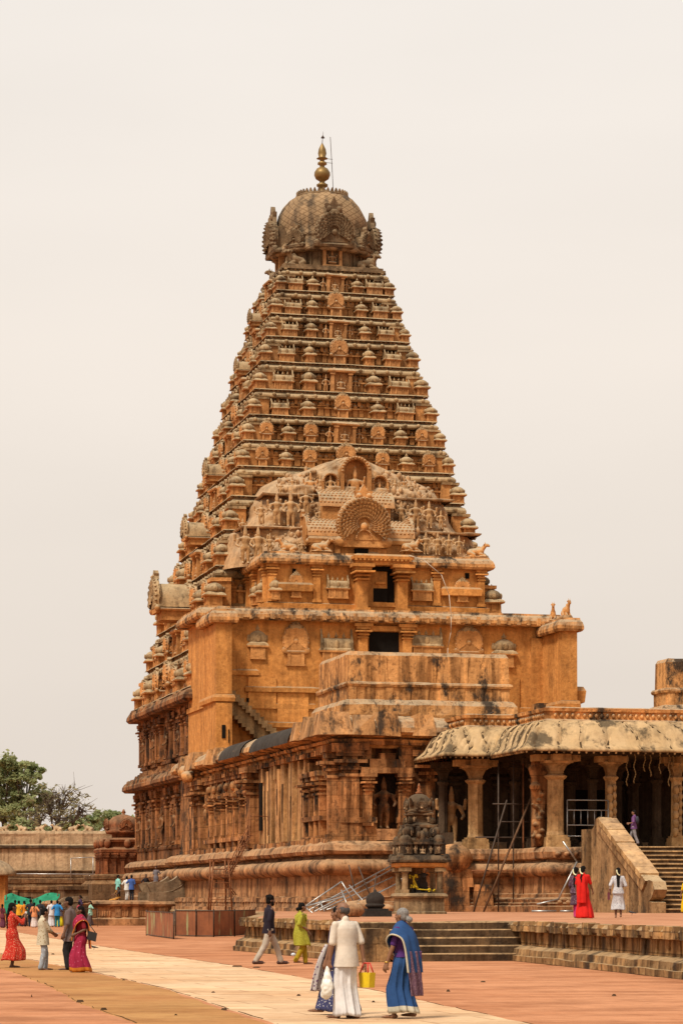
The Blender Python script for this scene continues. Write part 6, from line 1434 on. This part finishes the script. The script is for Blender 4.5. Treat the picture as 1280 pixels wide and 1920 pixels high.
def person(lab, X, Y, z, h, heading, fig, group=None):
    t = thing('person', lab, 'person', (X, Y, z), R(heading), group); t.scale = (h / 1.7,) * 3; return t
def px(x, Y): return (x - 640) / 5000 * Y
def held(name, lab, cat, per, b, mats, rot=None):
    o = b.obj(name, mats); o.location = per.location; o.rotation_euler = per.rotation_euler; o.scale = per.scale; return tag(o, lab, cat)
V = .0095
# -- white shirt man in front, seen from behind, walking away to the left
FM = None
C_white = cloth('white_cotton', (.80, .76, .73)); C_cream = cloth('cream_shirt', (.76, .66, .54))
f = Fig(feet=((.13, .08, 0), (-.11, -.09, .0)), hands=[(.10, .25, .82), (-.08, -.27, .80)], lean=.05, turn=.35, nod=.02, fat=1.0)
pw = person('bald man in cream shirt and white dhoti walking away with a white plastic bag', px(650, 38.2), 38.2, 0, 1.66, 128, f)
f.body(V, SKIN[0], pw); f.hair('bald', pw, .009, plain('short_grey_hair', (.07, .06, .055), .7, .2, 0, .5, 40)); f.shirt(C_cream, pw, .07, .92, .022, .011); f.skirt(C_white, pw, .06, .05, .15, .17, 9, .18, 'dhoti', seed=4, hip=-.005)
b = MB(); c = f.arm[0][2] + Vector((.02, .02, -.08)); b.cap(c, .02, c + Vector((0, 0, -.16)), .07, 10); b.ell(c + Vector((.0, .01, -.30)), (.10, .085, .16), None, 16); b.ell(c + Vector((.03, .0, -.38)), (.09, .08, .1), None, 14)
me = remesh(b, .011, 'plastic_bag', plain('white_plastic', (.74, .72, .64), .35, .5, 0, .25, 9), 2)
crumple(me, (18, 18, 18), .014)
o = inst('plastic_bag', me, None, pw.location, pw.rotation_euler[2], pw.scale[0]); tag(o, 'full white plastic carrier bag in the hand of the man in the cream shirt', 'bag')
FM = f
# -- woman beyond him
navy = cloth('navy_print', (.06, .065, .16), print_=(.62, .6, .58), vs=26, amt=.30); white_print = cloth('pale_printed_cloth', (.62, .57, .55), print_=(.16, .07, .17), vs=20, amt=.34)
f = Fig(feet=((.30, .07, 0), (-.30, -.08, .05)), hands=[(.1, .24, .82), (.05, -.26, .84)], turn=.05, fem=True)
p2 = person('woman in navy and white print walking half hidden by the man in the cream shirt', px(635, 39.4), 39.4, 0, 1.60, 150, f)
f.body(V, SKIN[0], p2); f.hair('bun', p2); f.shirt(cloth('dark_navy_blouse', (.04, .04, .10)), p2, .10, .8, .02); f.skirt(navy, p2, .05, .07, .3, .24, 8, .10, 'skirt', seed=2); f.drape([((.12, .1, 1.1), (0, .5, .1)), ((.2, .16, .8), (.1, .7, .0)), ((.28, .2, .38), (.2, .7, 0))], .34, white_print, p2, 'printed_cloth', wave=.03)
yel = plain('yellow_plastic', (.72, .50, .015), .45, .4, 0, .25, 6); redh = plain('red_handle', (.5, .03, .02), .5)
hb = FM.arm[1][2] + Vector((0, -.01, -.08))
YBG = thing('shopping_bag', 'yellow shopping bag with red handles held by the man in the cream shirt', 'bag', pw.location, pw.rotation_euler[2]); YBG.scale = pw.scale
b = MB(); c = hb + Vector((-.06, 0, -.36)); b.prism([(c.x - .11, c.z + .04), (c.x + .11, c.z + .04), (c.x + .14, c.z + .26), (c.x - .14, c.z + .26)], c.y - .05, c.y + .05); b.obj('sack', yel, YBG, jit=.012, jscale=6)
b = MB()
for q in (-.05, .05): b.path([(c.x - .09, c.y + q, c.z + .26), (c.x - .05, c.y + q * .4, c.z + .40), (c.x + .05, c.y + q * .4, c.z + .40), (c.x + .09, c.y + q, c.z + .26)], .011)
b.obj('handle', redh, YBG)
# -- woman in the blue sari
blue = cloth('blue_sari', (.03, .085, .23)); cream = cloth('cream_border', (.62, .56, .42)); mauve = cloth('mauve_pallu', (.17, .09, .13), print_=(.26, .16, .19), vs=40, amt=.4); purp = cloth('purple_blouse', (.09, .03, .16))
f = Fig(feet=((.14, .07, 0), (-.12, -.07, .03)), hands=[(.14, .27, .84), (.02, -.26, .82)], turn=.1, nod=.015, fem=True, fat=1.05)
pb = person('grey haired woman in a blue sari with cream border and mauve hanging end', px(757, 38.2), 38.2, 0, 1.57, 142, f)
f.body(V, SKIN[0], pb); f.hair('bun', pb, .010, GREY); f.shirt(purp, pb, -.12, .75, .018, .012, 'blouse'); f.skirt(blue, pb, .12, .10,   .22, .21, 11, .22, 'sari', border=cream, seed=7, hip=.02)
sl, sr = f.sh
f.drape([((.10, -.14, 1.03), (.1, .1, 1)), ((.16, -.02, 1.14), (.05, -.25, .8)), ((.15, .13, 1.30), (.05, -.55, .6)), ((0.0, .19, 1.41), (0, -.75, .6)), ((-.13, .08, 1.30), (0, -.95, .25)), ((-.175, .03, 1.12), (0, -1, 0)), ((-.195, .01, .92), (0, -1, 0)), ((-.205, .0, .72), (0, -1, 0))], .38, blue, pb, 'sari_fold', edge=cream)
f.drape([((-.195, .0, 1.05), (0, .95, 0)), ((-.215, -.01, .82), (0, .95, 0)), ((-.235, -.03, .58), (0, .95, 0)), ((-.235, -.04, .36), (0, .95, 0))], .34, mauve, pb, 'pallu', wave=.03, edge=purp)
b = MB(); w = f.arm[0][2]; b.lathe([(.034, -.01), (.04, 0), (.034, .01)], c=tuple(w + Vector((0, 0, .02))), n=14); b.obj('bangle', BRASS, pb)
# -- man in the black shirt
f = Fig(feet=((.34, .06, 0), (-.34, -.06, .06)), hands=[(.1, .25, .88), (-.05, -.26, .86)], lean=.02, turn=.1, nod=.0)
pk = person('bearded man in a dark shirt and beige trousers striding past the terrace wall', px(504, 68.5), 68.5, 0, 1.80, 18, f)
f.body(.012, SKIN[1], pk); f.hair('curly', pk); f.beard(pk); f.shirt(cloth('black_shirt', (.022, .015, .024)), pk, .04, 1.85, .018); f.trousers(cloth('beige_trousers', (.50, .42, .33)), pk)
for i in (0, 1):
    b = MB(); a = f.leg[i][2]; b.cap(a + Vector((-.05, 0, -.045)), .05, a + Vector((.15, 0, -.05)), .042); b.obj('shoe', plain('brown_shoe', (.07, .03, .02), .5, .3), pk)
# -- woman in olive yellow
oliv = cloth('olive_yellow', (.38, .35, .035), print_=(.46, .42, .06), vs=30, amt=.4); f = Fig(feet=((.14, .05, 0), (-.16, -.05, .04)), hands=[(.22, .2, .92), (.1, -.14, 1.0)], nod=.03, turn=.1, fem=True)
py_ = person('woman wrapped in an olive yellow shawl walking beside the terrace wall', px(564, 70.6), 70.6, 0, 1.62, 12, f)
f.body(.012, SKIN[0], py_); f.hair('bun', py_); f.shirt(oliv, py_, .30, 1.5, .035, .014, 'kurta'); f.trousers(cloth('mustard_trousers', (.42, .30, .02)), py_)
f.skirt(oliv, py_, .50, .52, .23, .22, 5, .10, 'shawl', seed=5); f.drape([((.12, -.16, 1.35), (0, .3, .7)), ((.13, .0, 1.28), (0, .3, .7)), ((.06, .17, 1.38), (.3, .3, .5)), ((-.12, .12, 1.32), (.1, .6, .4)), ((-.15, -.06, 1.25), (0, .6, .5))], .26, oliv, py_, 'shawl_fold')
b = MB(); w = f.arm[1][2]; b.ell((-.25, -.2, .28), (.07, .05, .05)); o = held('water_pouch', 'small pale water pouch swinging behind the woman in olive yellow', 'pouch', py_, b, plain('clear_plastic', (.55, .58, .62), .25, .5))
# -- group at the left
redp = cloth('red_print_dress', (.55, .035, .018), print_=(.75, .42, .25), vs=30, amt=.30)
f = Fig(feet=((.03, .09, 0), (-.06, -.09, 0)), hands=[(.30, .06, 1.34), (.32, -.10, 1.36)], turn=.0, fem=True, curl=1.1)
pr = person('woman in a long red printed dress raising a phone to take a picture', px(24, 67), 67, 0, 1.62, 28, f)
f.body(.012, SKIN[1], pr); f.hair('braid', pr); f.shirt(redp, pr, -.06, 1.6, .02, .014, 'bodice'); f.skirt(redp, pr, .13, .20, .31, .33, 9, .08, 'dress', seed=3)
b = MB(); c = (f.arm[0][2] + f.arm[1][2]) / 2 + Vector((.06, 0, .06)); b.box(c.x - .012, c.x + .012, c.y - .045, c.y + .045, c.z - .07, c.z + .08); held('phone', 'white phone held up by the woman in the red dress', 'phone', pr, b, plain('white_phone', (.7, .66, .68), .3, .5))
f = Fig(feet=((.1, .1, 0), (-.1, -.11, 0)), hands=[(.32, .08, 1.0), (.33, -.06, 1.0)], nod=.04, curl=1.0)
pc = person('boy in a cream patterned shirt and pale jeans looking at a phone', px(81, 64.6), 64.6, 0, 1.5, 22, f)
f.body(.012, SKIN[0], pc); f.hair('short', pc); f.shirt(cloth('floral_shirt', (.62, .54, .38), print_=(.30, .20, .10), vs=16, amt=.36), pc, .14, 1.45, .03); f.trousers(cloth('faded_jeans', (.34, .36, .38), print_=(.5, .52, .54), vs=12, amt=.3), pc)
b = MB(); c = (f.arm[0][2] + f.arm[1][2]) / 2 + Vector((.10, 0, .02)); b.box(c.x - .07, c.x + .08, c.y - .04, c.y + .04, c.z - .008, c.z + .008); held('phone', 'phone held flat in the hands of the boy in the cream shirt', 'phone', pc, b, plain('pale_phone', (.6, .58, .5), .3, .5))
f = Fig(feet=((.03, .11, 0), (-.05, -.1, 0)), hands=[(.1, .26, .86), (.02, -.25, .84)], nod=.02, turn=-.2)
pg = person('man in grey brown shirt and black trousers facing the woman in the magenta sari', px(131, 64.6), 64.6, 0, 1.76, 178, f)
f.body(.012, SKIN[1], pg); f.hair('short', pg); f.shirt(cloth('grey_brown_shirt', (.16, .115, .105)), pg, .16, 1.0, .028); f.trousers(cloth('black_trousers', (.022, .02, .02)), pg)
mag = cloth('magenta_sari', (.36, .022, .06), print_=(.55, .12, .2), vs=12, amt=.25); org_ = cloth('orange_border', (.62, .20, .02)); f = Fig(feet=((.06, .07, 0), (-.06, -.07, 0)), hands=[(.16, .16, 1.0), (.22, -.05, .92)], nod=.0, fem=True, fat=1.08)
pm = person('woman in a magenta sari with orange border and a black shoulder bag', px(152, 62.6), 62.6, 0, 1.55, 196, f)
f.body(.012, SKIN[1], pm); f.hair('braid', pm); f.shirt(cloth('dark_red_blouse', (.22, .012, .02)), pm, -.12, .8, .02, .013, 'blouse'); f.skirt(mag, pm, .12, .03, .27, .26, 8, .11, 'sari', border=org_, seed=9)
f.drape([((.14, -.12, 1.02), (.1, .2, .9)), ((.18, .02, 1.14), (.05, -.3, .8)), ((.15, .13, 1.31), (.05, -.55, .6)), ((0, .17, 1.42), (0, -.75, .6)), ((-.14, .12, 1.3), (0, -.95, .2)), ((-.19, .10, 1.0), (0, -1, 0)), ((-.22, .10, .62), (0, -1, 0))], .28, mag, pm, 'pallu', edge=org_)
f.drape([((.12, -.1, 1.25), (0, .5, .4)), ((.20, 0, 1.02), (0, .6, .2)), ((.24, .04, .82), (0, .7, 0))], .24, cloth('orange_brown_fold', (.40, .14, .03)), pm, 'front_fold')
BG = thing('handbag', 'black leather handbag hanging from the shoulder of the woman in the magenta sari', 'bag', pm.location, pm.rotation_euler[2]); BG.scale = pm.scale; blk = plain('black_leather', (.018, .017, .017), .4, .4)
b = MB(); b.prism([(-.34, .80), (-.12, .86), (-.16, 1.08), (-.38, 1.02)], .16, .26); b.obj('pouch', blk, BG); b = MB(); b.path([(-.35, .21, 1.02), (-.2, .2, 1.22), (-.04, .19, 1.44), (-.02, .18, 1.44), (-.16, .2, 1.07)], .012); b.obj('strap', blk, BG)
# -- women on the terrace
red = cloth('scarlet_sari', (.68, .018, .012)); f = Fig(feet=((.08, .07, 0), (-.12, -.07, .02)), hands=[(.05, .24, .86), (.22, -.26, .88)], turn=-.3, fem=True, fat=1.02)
p3_ = person('woman in a scarlet sari with white hair flowers, seen from behind on the terrace', px(1093, 86), 86, 1.11, 1.68, 72, f)
f.body(.013, SKIN[0], p3_); f.hair('braid', p3_); f.flower(p3_); f.shirt(red, p3_, -.1, .85, .02, .013, 'blouse'); f.skirt(red, p3_, .12, .02, .26, .28, 7, .12, 'sari', seed=12, sway=(0, -.05)); f.drape([((.12, -.1, 1.1), (.1, .2, .9)), ((.15, .12, 1.31), (.05, -.55, .6)), ((0, .17, 1.42), (0, -.75, .6)), ((-.14, .06, 1.3), (0, -.95, .2)), ((-.19, .04, 1.0), (0, -1, 0)), ((-.23, .02, .5), (0, -1, 0))], .30, red, p3_, 'pallu', wave=.02)
f = Fig(feet=((.1, .07, 0), (-.1, -.07, 0)), hands=[(.1, .24, .86), (.25, -.2, 1.25)], fem=True); prt = cloth('plum_print', (.10, .05, .08), print_=(.4, .3, .33), vs=26, amt=.3)
p4_ = person('woman in dark print tunic and pink leggings half hidden behind the scarlet sari', px(1079, 87.5), 87.5, 1.11, 1.66, 60, f)
f.body(.014, SKIN[0], p4_); f.hair('braid', p4_); f.flower(p4_); f.shirt(prt, p4_, .0, 1.4, .03, .014, 'tunic'); f.skirt(prt, p4_, .05, .45, .2, .22, 6, .08, 'tunic_skirt', seed=3); f.trousers(cloth('pink_leggings', (.55, .05, .20)), p4_)
wp = cloth('white_print_dress', (.62, .60, .60), print_=(.30, .29, .32), vs=18, amt=.35); f = Fig(feet=((.03, .08, 0), (-.03, -.09, .02)), hands=[(.05, .26, .9), (.22, -.16, 1.08)], fem=True)
p5_ = person('woman with long black hair in a white printed dress, seen from behind', px(1158, 89), 89, 1.11, 1.66, 85, f)
f.body(.013, SKIN[0], p5_); f.hair('long', p5_); f.flower(p5_); f.shirt(wp, p5_, .0, 1.5, .025, .014, 'bodice'); f.skirt(wp, p5_, .1, .28, .21, .24, 8, .08, 'dress', seed=6)
b = MB(); w = f.arm[0][2]; b.prism([(w.x - .12, w.z - .28), (w.x + .14, w.z - .28), (w.x + .1, w.z - .03), (w.x - .08, w.z - .03)], w.y + .02, w.y + .1); b.path([(w.x - .08, w.y + .06, w.z - .04), (w.x, w.y + .04, w.z + .1), (w.x + .08, w.y + .06, w.z - .04)], .012); held('handbag', 'maroon handbag carried low by the woman with long black hair', 'bag', p5_, b, plain('maroon_leather', (.11, .015, .025), .5, .3))
f = Fig(feet=((-.22, .07, 0), (.2, -.07, .0)), hands=[(.2, .2, 1.05), (.25, -.15, 1.08)], lean=-.02)
p6_ = person('young man in a violet shirt stepping onto the stair top by the dark hall', px(1187, 128.5), 128.5, 4.37, 1.66, 165, f)
f.body(.014, SKIN[0], p6_); f.hair('short', p6_); f.shirt(cloth('violet_shirt', (.18, .075, .20)), p6_, .05, .95, .022); f.trousers(cloth('grey_trousers', (.32, .28, .28)), p6_)
b = MB(); b.ell((-.17, 0, 1.22), (.1, .15, .2)); held('backpack', 'dark backpack worn by the young man in the violet shirt', 'bag', p6_, b, plain('dark_pack', (.03, .03, .04), .7))
f = Fig(feet=((.1, .07, 0), (-.1, -.07, 0)), hands=[(.1, .24, .86), (.15, -.2, 1.0)], fem=True); ye = cloth('bright_yellow', (.75, .45, .01))
p7_ = person('person in bright yellow cut off by the right edge of the photo, on the stair', px(1285, 121.5), 121.5, 1.12, 1.6, 120, f)
f.body(.015, SKIN[0], p7_); f.hair('bun', p7_); f.shirt(ye, p7_, 0, .9, .025, .015); f.skirt(ye, p7_, .1, .05, .24, .24, 7, .1, 'skirt')

# -- small figures far back: on the landing, on its stair, and the crowd below
GL, GC = 'visitors on the landing by the tower', 'crowd before the cloister wall'
teal = (.22, .50, .42); far = [   # label, x, Y, z, h, heading, fem, top colour, bottom colour, bottom kind, hair, group
 ('man in a mint green shirt and white trousers on the landing', 222, 184, 1.68, 1.75, 40, 0, teal, (.62, .58, .52), 't', 'short', GL),
 ('person in a white shirt between the mint and the blue shirts', 238, 185, 1.68, 1.68, 60, 0, (.66, .62, .56), (.6, .55, .5), 't', 'short', GL),
 ('man in a blue shirt and black trousers on the landing', 247, 183.6, 1.68, 1.74, 80, 0, (.05, .10, .30), (.02, .02, .025), 't', 'short', GL),
 ('woman in dark clothes with a green scarf near the upper balustrade', 274, 188, 1.9, 1.62, 300, 1, (.025, .02, .022), (.02, .13, .08), 's', 'bun', GL),
 ('person in a grey patterned dress standing above the scroll balustrade', 293, 189, 2.5, 1.6, 250, 1, (.16, .14, .15), (.12, .1, .11), 's', 'short', GL),
 ('person in an orange yellow wrap low behind the upper balustrade', 307, 188, 1.9, 1.45, 200, 1, (.60, .34, .03), (.55, .28, .03), 's', 'bun', GL),
 ('person in a white top behind the upper balustrade', 316, 188.5, 2.3, 1.5, 190, 0, (.66, .58, .55), (.1, .1, .12), 't', 'short', GL),
 ('woman in a black veil and teal skirt at the head of the small stair', 341, 186, 3.7, 1.6, 170, 1, (.015, .015, .018), (.03, .12, .14), 's', 'long', GL),
 ('man in a pale patterned shirt on the small stair beside the black veil', 333, 187, 3.3, 1.6, 150, 0, (.40, .42, .38), (.03, .06, .12), 't', 'short', GL),
 ('woman in a pale orange tunic in the background crowd', 65, 166, 0, 1.55, 100, 1, (.62, .24, .10), (.6, .5, .45), 's', 'braid', GC),
 ('tall man in dark clothes in the background crowd', 58, 170, 0, 1.75, 90, 0, (.02, .022, .028), (.02, .025, .04), 't', 'short', GC),
 ('woman in an orange top with a dark skirt in the crowd', 46, 172, 0, 1.65, 120, 1, (.60, .22, .02), (.05, .02, .02), 's', 'bun', GC),
 ('person in a yellow orange shirt, second from left in the crowd', 36, 174, 0, 1.66, 80, 0, (.62, .30, .02), (.03, .03, .04), 't', 'short', GC),
 ('man in a black shirt behind the raised phone', 29, 175, 0, 1.7, 90, 0, (.02, .02, .02), (.03, .03, .03), 't', 'short', GC),
 ('person in maroon at the far left edge of the crowd', 5, 164, 0, 1.45, 70, 1, (.14, .03, .04), (.12, .03, .05), 's', 'braid', GC),
 ('man in dark grey in the middle of the background crowd', 76, 173, 0, 1.7, 100, 0, (.03, .03, .035), (.03, .03, .03), 't', 'short', GC),
 ('person in white cotton clothes beside the blue shirt in the crowd', 97, 170, 0, 1.68, 110, 0, (.60, .57, .56), (.55, .52, .52), 's', 'short', GC),
 ('man in a sky blue shirt and teal trousers in the crowd', 108, 168, 0, 1.68, 95, 0, (.03, .20, .45), (.02, .14, .17), 't', 'short', GC),
 ('woman in a bright yellow skirt half behind the blue shirt', 113, 171, 0, 1.55, 80, 1, (.1, .08, .1), (.70, .60, .02), 's', 'bun', GC),
 ('person in purple black behind the scroll balustrade foot', 151, 178, .3, 1.72, 190, 1, (.05, .03, .07), (.05, .03, .06), 's', 'bun', GC),
 ('woman with a mint green scarf by the landing foot', 170, 176, 0, 1.64, 200, 1, (.30, .55, .42), (.1, .07, .07), 's', 'bun', GC),
 ('person in pinkish red behind the magenta sari', 148, 171, 0, 1.6, 160, 1, (.40, .05, .08), (.2, .03, .06), 's', 'bun', GC),
]
for k, (lab, x, Y, z, h, hd, fem, c1, c2, bk, hr, gr) in enumerate(far):
    f = Fig(feet=((.05, .09, 0), (-.05, -.09, 0)), hands=[(.12, .24, .9 + .15 * (k % 3)), (.1, -.24, .86 + .2 * (k % 2))], fem=bool(fem), turn=.2 * (k % 3 - 1))
    p = person(lab, px(x, Y), Y, z, h, hd, f, gr); f.body(.019, SKIN[k % 2], p); f.hair(hr, p, .017)
    m1 = plain('cloth_top', c1, .85, .15, 0, .25, 9); m2 = plain('cloth_bottom', c2, .85, .15, 0, .25, 9)
    f.shirt(m1, p, .10, 1.3 if k % 2 else .9, .024, .02)
    if bk == 't': f.trousers(m2, p, .02)
    else: f.skirt(m2, p, .1, .05, .23, .24, 7, .1, 'skirt', 40, seed=k)
f = Fig(feet=((.30, .12, -.38), (.28, -.12, -.38)), hands=[(.2, .2, .38), (.2, -.2, .38)], fem=True, seat=.18)
p = person('woman in an orange and black sari sitting on the landing edge', px(217, 182.6), 182.6, 1.7, 1.6, 215, f, GL); f.body(.019, SKIN[0], p); f.hair('bun', p, .017); f.shirt(plain('black_blouse', (.03, .02, .02), .85), p, -.1, .9, .025, .02); f.drape([((.12, .1, .5), (0, .5, .3)), ((0, .14, .72), (.4, .6, 0)), ((-.15, .05, .5), (0, .9, 0)), ((-.17, 0, .2), (0, .9, 0))], .3, plain('orange_sari', (.55, .26, .04), .85), p, 'pallu'); f.skirt(plain('orange_sari_skirt', (.5, .22, .04), .85), p, .1, .0, .34, .28, 6, .08, 'sari', 40)
# -- birds on the paving
crow = plain('crow_feathers', (.02, .018, .018), .5, .4)
def bird(x, y, z, hd, lab, s=1.0):
    X, Y = img(x, y, z); t = thing('crow', lab, 'bird', (X, Y, z), R(hd), 'crows on the paving'); t.scale = (s,) * 3; b = MB()
    b.cap((-.06, 0, .15), .045, (.08, 0, .17), .055); b.ell((.15, 0, .22), (.045, .035, .036)); b.cap((.09, 0, .18), .04, (.14, 0, .215), .032); b.cap((-.08, 0, .15), .035, (-.24, 0, .11), .018)
    for q in (1, -1): b.cap((.04, q * .045, .17), .03, (-.16, q * .03, .13), .012); b.cap((.0, q * .02, .13), .009, (.01, q * .03, .0), .007); b.cap((.01, q * .03, .008), .008, (.06, q * .035, .006), .006)
    o = bpy.data.objects.new('body', remesh(b, .009, 'crow_body', crow, 1)); COL.objects.link(o); o.parent = t
    b = MB(); b.tube((.18, 0, .22), (.25, 0, .205), .014, .003); b.obj('beak', crow, t)
bird(177, 1781, 0, 200, 'dark crow walking on the pale path beside the magenta sari', .62); bird(1184, 1716, 1.11, 160, 'dark crow pecking on the terrace right of the white printed dress', .7)

bpy.data.scenes.remove(TMP)
